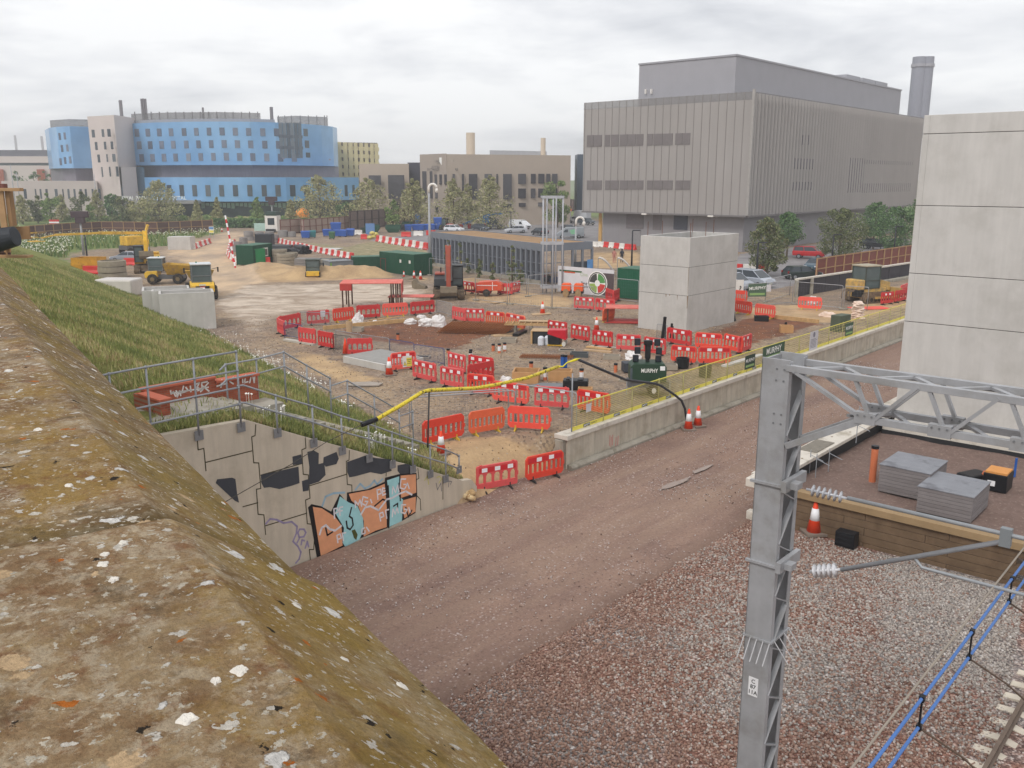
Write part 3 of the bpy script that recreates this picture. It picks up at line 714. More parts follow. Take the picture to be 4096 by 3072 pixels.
# ---- bridge: deck, abutment and parapet coping close to the camera
CAM2=CAMZ
tag(obj('road_bridge',MB().box(-20,27,-.30,14,9.9,10.45).box(-20,30,-.30,.12,7.5,11.2).box(21.5,27,-.30,14,0,9.9),CONCD,yaw=YS),'concrete road bridge deck and abutment under the parapet','bridge')
def coping_mat():
 s=NT('lichen_concrete')
 d=s.noise(9,5,.6,color=True)
 vadd=s.N.new('ShaderNodeVectorMath');vadd.operation='MULTIPLY_ADD';s.L(d,vadd.inputs[0]);vadd.inputs[1].default_value=(.05,.05,.05);s.L(s.obj,vadd.inputs[2]);wv_=vadd.outputs[0]
 d2=s.noise(45,5,.7,color=True)
 vadd2=s.N.new('ShaderNodeVectorMath');vadd2.operation='MULTIPLY_ADD';s.L(d2,vadd2.inputs[0]);vadd2.inputs[1].default_value=(.03,.03,.03);s.L(wv_,vadd2.inputs[2]);wf=vadd2.outputs[0]
 c=s.mix(s.step(s.noise(9,9,.72,wv_),.4,.6),lin((126,98,70)),lin((162,140,108)))
 c=s.mix(s.math('MULTIPLY',s.step(s.noise(34,8,.78,wv_),.48,.58),.8),c,lin((180,164,140)))
 c=s.mix(s.math('MULTIPLY',s.step(s.noise(5,8,.7,s.mp((1,1,1),(4,4,4))),.47,.6),.75),c,lin((150,120,58)))
 c=s.mix(s.math('MULTIPLY',s.step(s.noise(20,8,.75,s.mp((1,1,1),(1,9,4))),.54,.64),.7),c,lin((122,80,52)))
 c=s.mix(s.math('MULTIPLY',s.step(s.noise(15,9,.8,s.mp((1,1,1),(7,2,4))),.55,.63),.55),c,lin((84,70,54)))
 # the bevel carries ochre moss
 sp=s.N.new('ShaderNodeSeparateXYZ');s.L(s.obj,sp.inputs[0])
 bev=s.math('MULTIPLY',s.step(s.math('ADD',sp.outputs[1],s.math('MULTIPLY',s.noise(14,5,.7),.05)),-.155,-.19),s.step(s.noise(2.6,6,.6,s.mp((1,1,1),(0,3,0))),.30,.62))
 moss=s.mix(s.step(s.noise(30,7,.7),.35,.65),lin((150,126,62)),lin((122,106,60)))
 c=s.mix(s.math('MULTIPLY',bev,.85),c,moss)
 sp2=s.step(s.math('ADD',sp.outputs[0],0),1.0,2.4)
 c=s.mix(s.math('MULTIPLY',s.math('MULTIPLY',sp2,s.step(s.noise(11,6,.7,s.mp((1,1,1),(5,5,0))),.42,.6)),.55),c,lin((104,90,82)))
 bd=s.math('MULTIPLY',s.step(sp.outputs[0],.965,.98),s.step(s.math('ADD',sp.outputs[0],s.math('MULTIPLY',s.noise(9,6,.7),.16)),1.19,1.08))
 c=s.mix(s.math('MULTIPLY',bd,.75),c,lin((84,72,46)))
 def spots(scale,rad,dens,colr,off,jag=wf):
  nonlocal c
  a=s.N.new('ShaderNodeVectorMath');a.operation='ADD';s.L(jag,a.inputs[0]);a.inputs[1].default_value=off
  dist=s.vor(scale,vec=a.outputs[0]);cc=s.N.new('ShaderNodeSeparateColor');s.L(s.vor(scale,vec=a.outputs[0],out='Color'),cc.inputs[0])
  r=s.math('MULTIPLY',s.math('MULTIPLY',cc.outputs[1],cc.outputs[1]),rad)
  m=s.math('MULTIPLY',s.step(s.math('SUBTRACT',r,dist),-.01,.05),s.math('GREATER_THAN',cc.outputs[0],1-dens))
  edge=s.mix(s.step(s.noise(160,3,.6),.3,.7),colr,tuple(v*.72 for v in colr[:3])+(1,))
  c=s.mix(m,c,edge);return m
 m0=spots(190,.9,.17,lin((200,190,172)),(0,0,0))
 m1=spots(40,.62,.07,lin((226,222,216)),(1,2,0))
 m2=spots(90,.75,.09,lin((216,208,196)),(5,2,1))
 spots(40,.6,.05,lin((206,176,138)),(3,8,0))
 spots(64,.6,.035,lin((186,108,44)),(6,1,3))
 spots(70,.5,.08,lin((52,44,36)),(9,9,3))
 c=s.mix(1.0,c,s.gray(s.noise(190,6,.85),.62,1.34),'MULTIPLY')
 c=s.mix(1.0,c,s.gray(s.noise(3,4,.6,s.mp((1,1,1),(2,2,2))),.84,1.14),'MULTIPLY')
 s.col(c);s.b.inputs['Roughness'].default_value=.95;s.b.inputs['Specular IOR Level'].default_value=.15
 h=s.math('ADD',s.math('MULTIPLY',s.noise(25,9,.75),1.0),s.math('ADD',s.math('MULTIPLY',m1,.25),s.math('ADD',s.math('MULTIPLY',m2,.2),s.math('MULTIPLY',s.noise(140,4,.7),.5))))
 s.bump(h,1.0,.009);return s.m
COPM=coping_mat()
def coping_block(s0,s1,ztop,lstep,sstep,dl=0):
 prof=[]
 l=-.75
 while l<.17:prof.append((l,0));l+=lstep
 prof+=[(.180,0),(.187,-.002)];cut=[len(prof)-1];prof+=[(.187,-.002)]
 for k in range(1,9):prof.append((.187+.165*k/8,-.002-.122*k/8))
 cut.append(len(prof)-1);prof+=[(.352,-.124),(.356,-.16),(.356,-.24),(.356,-.34)]
 S_=lines([(s0,s1,sstep)]);m=MB();n=len(prof)
 for a in S_:
  for l, dz in prof:
   w=mnoise.noise(Vector((a*3,l*3,2)))*.0012+mnoise.noise(Vector((a*14,l*14,5)))*.0014+mnoise.noise(Vector((a*45,l*45,9)))*.001
   e=min(a-s0,s1-a);rd=-.014*max(0,1-e/.02)**2 if s0>.5 or s1<2 else 0
   el=mnoise.noise(Vector((a*9,0,11)))*.0018 if l>.15 else 0
   m.v.append((a,-(l+dl+el),ztop+dz+w+rd))
 m.f=[(i*n+j,(i+1)*n+j,(i+1)*n+j+1,i*n+j+1)for i in range(len(S_)-1)for j in range(n-1)if j not in cut]
 for k, end in((0,s0),(len(S_)-1,s1)):
  o_=len(m.v);m.v+=[(end,-(l+dl),ztop-.34)for l,_ in prof];m.f+=[(k*n+j,k*n+j+1,o_+j+1,o_+j)for j in range(n-1)]
 return m
pc=thing('parapet','lichen-covered concrete bridge parapet filling the lower left corner','parapet')
obj('coping_block',coping_block(-1.0,.965,CAMZ-.35,.011,.012),COPM,pc,smooth=True,yaw=YS)
obj('coping_block',coping_block(.972,4.2,CAMZ-.374,.022,.02),COPM,pc,smooth=True,yaw=YS)
obj('coping_block',coping_block(4.21,25,CAMZ-.362,.06,.09),COPM,pc,smooth=True,yaw=YS)
# lichen crusts standing a little proud of the coping
def crusts():
 m={}
 pal={'pale_lichen':((222,216,206),60),'tan_lichen':((200,172,140),16),'orange_lichen':((196,120,50),5)}
 for nm, (c,n)in pal.items():
  mb=MB()
  for _ in range(n*2):
   s_=rng.uniform(.3,4.0)**1.0;l=rng.uniform(-.45,.18)if rng.random()<.7 else rng.uniform(.2,.34)
   r=rng.uniform(.0015,.006);zt=CAMZ-(.35 if s_<.965 else .374)-(0 if l<.188 else .006+(l-.188)*.118/.165)
   k=20;sd=rng.uniform(0,99);ring=[];inner=[]
   for i in range(k):
    t=2*math.pi*i/k;rr=r*(1+.6*mnoise.noise(Vector((math.cos(t)*1.6,math.sin(t)*1.6,sd)))+.25*mnoise.noise(Vector((math.cos(t)*5,math.sin(t)*5,sd))))
    for lst, f, dz in((ring,1,-.001),(inner,.75,.0008)):
     ll=l+rr*f*math.sin(t);z=zt+dz-(0 if l<.188 else(ll-l)*.118/.165);lst.append((s_+rr*f*math.cos(t)*1.25,-ll,z+.001))
   mb.add(ring+inner,[(i,(i+1)%k,(i+1)%k+k,i+k)for i in range(k)]+[tuple(range(k,2*k))])
  o=obj(nm,mb,M(nm,c,.95,.15,90,.5,300),pc,yaw=YS);o['kind']='stuff'
crusts()
# ------------------------------------------------------------------ platform walls, lift shafts, track
def rows(u0,u1,step):
 out=[];u=u0
 while u<u1-.01:out.append((u,min(u1,u+step)-.012));u+=step
 return out
VPW=22.0
pw=thing('platform_wall','long precast concrete platform wall carrying the yellow fence','wall')
mb=MB()
for a, b in rows(28.75,160,2.0):mb.prism([(VPW,0),(VPW+.32,0),(VPW+.32,1.32),(VPW,1.32)],a,b,'x')
obj('wall_panel',mb,M('platform_panel',(200,192,176),.88,.08,.8,.3,40,dirt=(164,152,132),dscale=1.0,dlo=.5,dhi=.72,streak=.25),pw,yaw=YU,bevel=.012)
mb=MB()
for i, (a,b)in enumerate(rows(28.55,160,2.6)):mb.prism([(VPW-.16,1.33),(VPW+.55,1.33),(VPW+.55,1.52),(VPW-.16,1.54+.004*(i%3))],a,b,'x')
obj('coping',mb,CONCL,pw,yaw=YU,bevel=.02)
mb=MB()
for a, b in rows(28.75,160,3.1):mb.prism([(VPW-.3,-.1),(VPW-.02,-.1),(VPW-.02,.22),(VPW-.22,.19),(VPW-.3,.1)],a,b,'x')
obj('footing',mb,CONCD,pw,yaw=YU,bevel=.02)
mb=MB() # ragged end of the cut wall
mb.prism([(VPW+.05,0),(VPW+1.0,0),(VPW+.75,.5),(VPW+.45,1.0),(VPW+.5,1.3),(VPW+.05,1.3)],28.5,28.74,'x')
obj('end_stub',mb,CONCD,pw,yaw=YU,bevel=.03)
mb=MB()
for q in((1570,1330),(1583,1345),(1598,1325),(1630,1350),(1650,1335)):
 a=onV(zF(*q),VPW);b=onV(zF(q[0]-5,q[1]+105),VPW);ua, ub=uv(a.x,a.y)[0], uv(b.x,b.y)[0]
 mb.prism([(ua,a.z),(ua+.04,a.z),(ub+.04,b.z),(ub,b.z)],VPW-.006,VPW-.003,'y')
obj('red_mark',mb,M('red_spray',(206,120,116),.8),pw,yaw=YU)

# ---- yellow fence on the platform wall: posts, top rail, mesh, toe boards
YF=M('fence_yellow',(226,214,92),.5,.08,3);YM=M('fence_mesh_yellow',(206,194,118),.5,.1)
fence=thing('safety_fence','yellow mesh safety fence standing on the platform wall','fence')
FZ0, FZ1=1.54, 2.66;fv=VPW+.12
bays=[29.2+2.28*i for i in range(28)]
for i, u in enumerate(bays):
 tall=1.35 if i==0 else 0
 obj('post',MB().tube([(u,fv,FZ0-.25),(u,fv,FZ1+.06+tall)],.03,8),GALVD if tall else M('post_tan',(176,168,112),.5),fence,yaw=YU,smooth=True)
mb=MB();mb.beam((bays[0],fv,FZ1),(bays[-1],fv,FZ1),.04,.04);obj('top_rail',mb,YF,fence,yaw=YU)
for i, (a,b)in enumerate(zip(bays[:-1],bays[1:])):
 mb=MB();mb.box(a+.04,b-.04,fv-.02,fv,FZ0+.02,FZ0+.19);obj('toe_board',mb,YF,fence,yaw=YU)
 mb=MB()
 if i<12:
  st_=.095 if i<8 else .14
  k=a+.08
  while k<b-.04:mb.box(k,k+.009,fv-.004,fv+.004,FZ0+.2,FZ1-.02);k+=st_
  z=FZ0+.28
  while z<FZ1:mb.box(a+.04,b-.04,fv-.013,fv-.005,z,z+.009);z+=st_*.9
 else:
  for k in range(1,8):mb.box(a+k*.28,a+k*.28+.02,fv-.004,fv+.004,FZ0+.2,FZ1)
  for k in range(1,5):mb.box(a,b,fv-.013,fv-.005,FZ0+.2+k*.2,FZ0+.2+k*.2+.015)
 obj('mesh_panel',mb,YM,fence,yaw=YU)
LET=M('letter_white',(240,240,236),.6,.02);INK=M('letter_black',(30,30,30),.6,.05)
def sign_text(parent,txt,size,u,v,z,mat,yaw=YU,name='lettering',dep=0):
 m=text_mb(txt,size);p=W(u,v,z);o=obj(name,m,mat,parent);o.location=p;o.rotation_euler.z=yaw;return o
for i in range(0,9):
 u=bays[i]+(1.05 if i<3 else .9)
 obj('badge',MB().box(u-.24,u+.24,fv-.026,fv-.021,FZ0+.035,FZ0+.175),M('badge_black',(38,38,36),.6),fence,yaw=YU)
 sign_text(fence,'SAFETY',.135,u,fv-.029,FZ0+.1,LET);sign_text(fence,'RESPECT',.11,u+.53,fv-.024,FZ0+.1,M('letter_olive',(120,112,60),.7))
def banner(u0,u1,z0,z1,v,col,nm='banner',label=None,sheared=0):
 t=thing(nm,label,'sign');obj('panel',MB().box(u0,u1,v-.012,v,z0,z1),M('%s_%d'%(nm,col[1]),col,.6,.08,2),t,yaw=YU);return t
MG=(66,92,70)
def at_fence(q):p=onV(q,fv);return uv(p.x,p.y)[0]
for qa, qb, z0, z1, lab, ts in((zD(218,900),zD(328,880),1.72,2.48,'small dark green company banner on the yellow fence, nearest the mast',.27),(zD(415,800),zD(655,740),1.86,2.66,'large green company banner on the yellow fence above the mast top',.5),(zD(1330,560),zD(1415,520),1.7,2.55,'dark green company banner farthest along the yellow fence',.4)):
 u0, u1=at_fence(qa), at_fence(qb);t=banner(u0,u1,z0,z1,fv-.035,MG if ts>.3 else(44,66,52),'company_banner',lab)
 m_=(u0+u1)/2;sign_text(t,'MURPHY',min(ts,(u1-u0)*.24),m_,fv-.05,z0+(z1-z0)*.6,LET)
 obj('stripe',MB().box(u0+.1,u1-.1,fv-.052,fv-.048,z0+.1,z0+.22),M('stripe_lime',(142,176,110),.6),t,yaw=YU)
u0, u1=at_fence(zD(940,590)), at_fence(zD(1030,560));t=thing('notice','white crumpled paper notice hung on the yellow fence','notice')
obj('sheet',MB().box(u0,u1,fv-.05,fv-.04,1.55,2.72),M('paper',(206,204,208),.7,.06,3),t,yaw=YU)
mb=MB();z=2.2
while z>1.65:mb.box(u0+.12,u1-rng.uniform(.12,.3),fv-.053,fv-.051,z,z+.035);z-=.085
obj('print',mb,M('print_grey',(130,128,140),.7),t,yaw=YU)
ob=MB().lathe([(.0,0),(.17,0),(.17,.002),(0,.002)],((u0+u1)/2,fv-.053,2.5),14,'y');obj('print',ob,M('print_grey',(130,128,140),.7),t,yaw=YU)
t=thing('notice','small white notice sheet on the yellow fence beside the end post','notice');p=onV(zF(1358,990),fv);u=uv(p.x,p.y)[0]
obj('sheet',MB().box(u-.18,u+.18,fv-.04,fv-.03,2.2,2.56),M('paper',(206,204,208),.7),t,yaw=YU)

# ---- island platform end: coping, membrane, fill, timber sleeper wall
FILLM=M('fill_gravel',(118,98,90),.95,.2,3,.7,12,dirt=(160,142,130),dscale=9,dlo=.55,dhi=.7)
mb=MB();us_=lines([(28.95,62,.35)]);vs_=lines([(4.9,13.2,.35)]);n=len(vs_)
for u in us_:
 for v in vs_:mb.v.append((u,v,.82+.06*mnoise.noise(Vector((u*.8,v*.8,1)))))
mb.f=[(i*n+j,i*n+j+1,(i+1)*n+j+1,(i+1)*n+j)for i in range(len(us_)-1)for j in range(n-1)]
tag(obj('platform_fill',mb,FILLM,smooth=True,yaw=YU),kind='structure')
ip=thing('platform_edge_wall','pale coping and wall along the far side of the island platform','wall')
mb=MB();mb.box(29.6,120,13.2,13.5,-.1,1.34);obj('wall',mb,CONCD,ip,yaw=YU)
mb=MB()
for i, (a,b)in enumerate(rows(29.35,120,2.45)):mb.box(a,b,12.95,13.95,1.35,1.5)
obj('coping',mb,CONCL,ip,yaw=YU,bevel=.02)
mb=MB();mb.box(29.7,42,13.14,13.19,.7,1.34);obj('membrane',mb,M('black_membrane',(44,44,46),.6),ip,yaw=YU)
mb=MB()
for i in range(30):
 u=29.75+i*1.22;mb.lathe([(0,0),(.05,0),(.05,.004),(0,.004)],(u,13.35+(.2 if i%2 else-.1),1.502),8)
obj('bolt_hole',mb,M('hole_brown',(120,96,70),.9),ip,yaw=YU)
mb=MB();mb.box(33.2,35.0,13.1,13.85,1.502,1.53);tag(obj('mat',mb,M('grey_mat',(128,122,112),.9,.2,5),yaw=YU),'grey rubber mat lying on the pale platform coping','mat')
TW=M('old_sleeper_timber',(112,92,72),.85,.2,1.2,.3,30,dirt=(92,74,58),dscale=1.5,dlo=.48,dhi=.7,streak=.1)
TWT=M('pale_sleeper_timber',(152,128,96),.85,.15,1.5,.3,30)
tw=thing('timber_wall','brown timber sleeper wall holding the end of the island platform','retaining wall')
mb=MB()
for k in range(5):
 z=-.05+k*.26
 for a, b in rows(4.3+(k%2)*.7,13.25,2.6):mb.box(28.62+.01*(k%2),28.9,a,b,z,z+.25)
obj('sleepers',mb,TW,tw,yaw=YU,bevel=.012)
mb=MB()
for a, b in((4.2,12.2),(12.25,13.25)):mb.box(28.5,28.86,a,b,1.26,1.5-(.06 if a>12 else 0))
obj('top_beam',mb,TWT,tw,yaw=YU,bevel=.015)
tag(obj('concrete_block',MB().box(28.6,29.5,13.27,13.8,1.2,1.52).box(28.6,28.9,13.27,13.7,-.1,.3),CONCL,yaw=YU,bevel=.03),'pale concrete block at the corner of the island platform','block')
# ---- lift shafts
def shaft(name,label,u0,u1,v0,v1,zs,wall=.25,rods=(),base=None):
 t=thing(name,label,'lift shaft')
 for za, zb in zip(zs[:-1],zs[1:]):
  m=MB();a, b=za+.012, zb-.012
  m.box(u0,u1,v0,v0+wall,a,b).box(u0,u1,v1-wall,v1,a,b).box(u0,u0+wall,v0+wall,v1-wall,a,b).box(u1-wall,u1,v0+wall,v1-wall,a,b)
  o=obj('ring',m,CONC,t,yaw=YU,bevel=.015)
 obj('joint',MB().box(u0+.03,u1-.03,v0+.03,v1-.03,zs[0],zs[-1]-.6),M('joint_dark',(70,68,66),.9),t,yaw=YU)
 return t
pA=G(zK(1800,1610));uA, vA=uv(pA.x,pA.y);VT1=uv(*G(zK(1240,1565)).xy)[1]
zz=[onU(zK(1800,y),uA).z for y in(1195,880,550)]
SH=(uA-.3,uA+6.9,vA-.05,vA+4.05)
t=shaft('lift_shaft','free-standing light grey concrete lift shaft of three rings with open top',SH[0],SH[1],SH[2],SH[3],[SITE-.2,zz[0],zz[1],zz[2]])
obj('base_slab',MB().box(SH[0]-.6,SH[1]+.3,SH[2]-.4,SH[3]+.5,SITE-.6,SITE-.02),CONCD,t,yaw=YU,bevel=.03)
for f in((.05,.1),(.05,3.6),(2.2,.1),(2.0,3.6),(5.9,1.5),(5.9,3.3)):
 obj('rod',MB().tube([(SH[0]+f[0]+.1,SH[2]+f[1],zz[2]),(SH[0]+f[0]+.1,SH[2]+f[1],zz[2]+1.0)],.018,6),RUST,t,yaw=YU)
mb=MB() # rust-brown run marks below the joints
for q, ln, w in((zK(1812,1200),.9,.12),(zK(1838,885),1.9,.05),(zK(1685,1192),.35,.06),(zK(1560,1180),.2,.1),(zK(1600,1180),.12,.1)):
 p=onU(q,SH[0]-.004);v=uv(p.x,p.y)[1];v=max(SH[2]+.02,v)
 mb.prism([(v-w/2,p.z),(v+w/2,p.z),(v+w/6,p.z-ln),(v-w/6,p.z-ln)],SH[0]-.004,SH[0]-.002,'x')
obj('run_stain',mb,M('stain_brown',(140,124,104),.9,.2,6),t,yaw=YU)
t=shaft('lift_shaft','tall light grey concrete lift shaft at the right edge of the view',41.0,47.5,3.0,12.72,[1.1,3.4,5.86,7.98,10.88,13.84,14.62])
for lo, hi in((1.1,5.86),):
 obj('wall',MB().box(40.995,41.02,3.0,12.715,1.112,5.85),CONC,t,yaw=YU)
obj('plinth',MB().box(40.3,48,2.6,13.0,.9,1.16),CONCL,t,yaw=YU,bevel=.02)
obj('membrane',MB().box(40.25,40.29,2.6,13.0,.7,1.0),M('black_membrane',(44,44,46),.6),t,yaw=YU)
obj('kicker',MB().box(40.5,41.0,2.8,12.9,1.16,1.32),CONCL,t,yaw=YU,bevel=.02)
# ---- railway track
tr=thing('railway_track','railway track with concrete sleepers in the lower right corner','track')
m0=None;SLM=M('sleeper_concrete',(202,192,176),.85,.15,3,.3,30,rnd=.08)
sm=MB();sm.prism([(1.2,0),(1.15,.14),(.75,.17),(.45,.1),(-.45,.1),(-.75,.17),(-1.15,.14),(-1.2,0)],-.12,.12,'y')
u=6.0
while u<28.3:
 p=W(u,2.5,.19)
 if m0 is None:m0=obj('sleeper',sm,SLM,tr,loc=p,yaw=YU+math.pi/2,bevel=.012)
 else:c_=m0.copy();coll.objects.link(c_);c_.location=p
 u+=.65
RAILM=M('rail_steel',(120,104,92),.55,.2,3,metal=.4);
for v in(1.78,3.22):
 mb=MB();mb.prism([(v-.07,.36),(v+.075,.36),(v+.075,.375),(v+.014,.39),(v+.014,.47),(v+.04,.48),(v+.04,.52),(v-.04,.52),(v-.04,.48),(v-.014,.47),(v-.014,.39),(v-.075,.375)],2,60,'x')
 obj('rail',mb,RAILM,tr,yaw=YU)
# ------------------------------------------------------------------ plastic chapter-8 barriers
def gz_at(p):
 z=ground_z(p.x,p.y);u, v=uv(p.x,p.y)
 if v<22.4 and v>13.4:z=.02
 return z
def barrier_proto(kind,colm,plates,foot):
 """2 m x 1 m plastic panel; kind wide = five arched windows, slot = eight narrow slots"""
 t=thing('plastic_barrier','x','barrier')
 L=1.96;m=MB();th=.045;nb=5 if kind=='wide' else 8
 ch=.12 if kind=='slot' else .05
 m.prism([(-L/2,.70),(L/2,.70),(L/2,1.0-ch),(L/2-ch,1.0),(-L/2+ch,1.0),(-L/2,1.0-ch)],-th,th,'y')
 m.prism([(-L/2,.34),(-L/2,.12+ch),(-L/2+ch,.12),(L/2-ch,.12),(L/2,.12+ch),(L/2,.34)],-th*.98,th*.98,'y')
 xs_=np.linspace(-L/2,L/2,nb+1);bw_=.09 if kind=='wide' else .085
 for i, x in enumerate(xs_):
  a, b=(x-bw_/2,x+bw_/2)
  if i==0:a, b=x, x+bw_
  if i==nb:a, b=x-bw_, x
  m.box(a,b,-th*.9,th*.9,.33,.71)
  if kind=='wide':
   if i<nb:m.prism([(b,.71),(b,.6),(b+.07,.69),(b+.08,.71)],-th*.86,th*.86,'y')
   if i>0:m.prism([(a,.71),(a-.08,.71),(a-.07,.69),(a,.6)],-th*.86,th*.86,'y')
 if kind=='wide':
  m.box(-L/2+.15,-L/2+.25,-.03,.03,1.0,1.035);m.box(L/2-.25,L/2-.15,-.03,.03,1.0,1.035)
 m.box(L/2,L/2+.05,-.03,.03,.45,.6)
 obj('panel',m,colm,t)
 if plates:
  obj('band',MB().box(-L/2+.1,L/2-.1,-th-.005,th+.005,.74,.93),BBAND,t)
  for x in((-.62,0,.62)if plates==3 else(-.32,.32)):
   obj('reflector',MB().box(x-.13,x+.13,-th-.009,th+.009,.76,.91),WHITE,t)
 for x in(-.62,.62):
  f=MB();f.prism([(-.26,0),(.26,0),(.23,.05),(.05,.1),(.04,.3),(-.04,.3),(-.05,.1),(-.23,.05)],x-.03,x+.03,'x')
  obj('foot',f,foot,t)
 return t
FBLK=M('foot_black',(52,50,50),.8,.15,5);FYEL=M('foot_yellow',(200,170,60),.7,.1,3)
_bp={}
SPECS={'rw':('wide',BRED,0,FBLK),'rw3':('wide',BRED,3,FBLK),'rw2':('wide',BRED,2,FBLK),'os':('slot',BORN,0,FYEL),'os2':('slot',BORN,2,FYEL),'rs':('slot',BORG,0,FYEL),'rs2':('slot',BORG,2,FBLK),'rw3o':('wide',BORG,3,FBLK)}
NB=[0]
def barrier(q1,q2,kind,label,z=None,group='plastic barriers round the site'):
 a=G(q1,SITE+.12 if z is None else z);b=G(q2,SITE+.12 if z is None else z)
 if z is None:
  a=G(q1,gz_at(a)+.12);b=G(q2,gz_at(b)+.12)
 d=b-a;L=math.hypot(d.x,d.y);c=(a+b)/2;yaw=math.atan2(d.y,d.x)
 c.z-=.12
 if kind not in _bp:_bp[kind]=barrier_proto(*SPECS[kind]);t=_bp[kind];t['label']=label;t['group']=group;t.location=c;t.rotation_euler.z=yaw
 else:t=copy_tree(_bp[kind],None,label,c,yaw,group)
 k=L/2.02;k=min(1.25,max(.8,k));t.scale=(k,1,1.1)
 t.rotation_euler.x=rng.uniform(-.03,.03);return t
bl=[
(zB(765,1170),zB(838,1208),'rw','dull red barrier end-on at the far left tip of the enclosure'),
(zE(285,418),zE(505,378),'rw','red barrier behind the left tip of the enclosure'),
(zE(560,362),zE(785,343),'rw','red barrier with a white sheet taped on it'),
(zE(815,333),zE(1025,310),'rs','orange-red slotted barrier left of the white sacks'),
(zE(1045,303),zE(1285,283),'rw','red barrier in front of the pink shelter'),
(zE(1300,280),zE(1555,264),'rs','orange-red slotted barrier below the pink shelter end'),
(zE(1575,265),zE(1815,238),'rw','red barrier just left of the excavator bucket mesh'),
(zE(1990,305),zE(2127,335),'rw','plain red barrier right of the grey pedestrian barrier'),
(zE(482,530),zE(650,552),'rw','red barrier second from the left tip on the near side'),
(zE(690,570),zE(812,592),'rw','narrow-looking red barrier turned away on the near side'),
(zE(960,655),zE(1205,645),'rw','red barrier behind the plain orange cone'),
(zE(1400,812),zE(1620,785),'rs2','orange-red barrier with the yellow warning sign'),
(zE(1602,872),zE(1835,928),'rw3','red barrier with plates right of the warning sign barrier'),
(zE(1872,948),zE(2105,988),'rw3','red barrier with plates left of the bright orange barrier'),
(zE(1950,792),zE(2120,838),'rw3','red barrier with plates at the blue mesh barrier end'),
(zF(155,207),zF(325,212),'rw3','red barrier with plates at the rebar mat end'),
(zF(350,232),zF(540,250),'os2','orange slotted barrier with plates behind the rebar mat'),
(zF(545,250),zF(740,288),'os2','orange slotted barrier with plates behind the timber frame'),
(zF(180,700),zF(425,745),'rw3','red barrier with plates running behind the bent corner'),
(zF(172,815),zF(430,762),'rw','plain red barrier seen from behind at the bent corner'),
(zF(172,900),zF(440,930),'rs2','bright orange barrier right under the yellow cable'),
(zF(412,978),zF(780,1025),'rs2','orange-red barrier with white pipe behind it'),
(zF(825,1035),zF(1175,1060),'rw3','wide red barrier with three plates in the near row'),
(zF(1245,1066),zF(1575,1122),'rs2','orange-red barrier seen through the yellow fence mesh'),
(zE(1690,1540),zE(2105,1452),'rs','orange-red barrier behind the near cone'),
(zF(180,1322),zF(535,1252),'os','faded orange slotted barrier in the near row'),
(zF(562,1250),zF(992,1275),'rs','red slotted barrier without plates at the mesh panel corner'),
(zF(960,330),zF(1150,362),'rw3','red barrier with plates behind the red generator'),
(zF(1187,372),zF(1372,405),'rw3','red barrier with plates right of the red generator'),
(zF(1402,435),zF(1598,460),'rw2','red barrier with plates below the small cone'),
(zF(1640,480),zF(1868,497),'rw2','red barrier with plates above the white tarpaulin'),
(zF(1908,506),zF(2120,540),'rw3','red barrier with plates behind the floodlight heads'),
(zG(655,530),zG(900,575),'rw2','red barrier with plates at the lift shaft foot'),
(zG(930,582),zG(1200,606),'rs2','orange-red barrier with plates right of the lift shaft corner'),
(zG(1215,600),zG(1400,640),'rw3o','orange-red barrier with plates at the far corner of the small pen'),
(zG(1350,642),zG(1482,600),'rw2','red barrier end-on closing the small pen'),
(zG(705,716),zG(935,745),'rs2','near orange-red barrier of the small pen, left one'),
(zG(955,740),zG(1285,742),'rs2','near orange-red barrier of the small pen, right one'),
(zG(1325,237),zG(1490,262),'rs','orange-red barrier half hidden by the lift shaft'),
(zG(1520,272),zG(1720,302),'rs','orange-red slotted barrier above the brown excavation'),
(zG(1940,198),zG(2180,215),'rs','orange-red barrier standing alone left of the bulldozer'),
(zG(1325,130),zG(1400,138),'rs','orange barrier peeping out under the question mark board'),
(zK(540,1330),zK(765,1350),'rw3','red barrier with plates in front of the orange roller'),
(zK(775,1352),zK(995,1372),'rw2','red barrier with plates left of the pink-topped table'),
(zK(893,1228),zK(985,1262),'rw','plain red barrier in front of the round logo banner'),
(zK(975,1268),zK(1042,1235),'rw','plain red barrier turned at the banner end'),
(zK(855,1485),zK(985,1448),'os','orange slotted barrier turned beside the pink-topped table'),
(zC(600,768),zC(735,790),'rw2','red barrier with plates behind the orange compressor'),
(zC(735,790),zC(900,800),'rw','red barrier hidden by the orange compressor'),
(zC(985,795),zC(1080,800),'rw','red barrier at the compressor drawbar'),
(zC(1085,797),zC(1178,770),'rw2','red barrier standing right of the orange compressor'),
(zL(1775,1145),zL(1900,1130),'rw2','red barrier with plates right of the bulldozer'),
(zL(1900,1130),zL(2040,1095),'rw','red barrier at the foot of the tall lift shaft'),
(zL(1955,1068),zL(2040,1040),'rw','small far red barrier beside the tall lift shaft'),
((1903,1964),(2070,1932),'rw3','red barrier with three plates at the haul road entrance'),
((2100,1923),(2253,1888),'rs2','orange-red barrier with two plates at the haul road entrance'),
]
for q1, q2, k, lab in bl:
 b=barrier(q1,q2,k,lab)
 if 'warning sign' in lab and 'right of' not in lab:wsb=b
 if 'white sheet' in lab:obj('sheet',MB().box(.2,.62,-.06,-.05,.55,.98),M('paper',(206,204,208),.7),b)
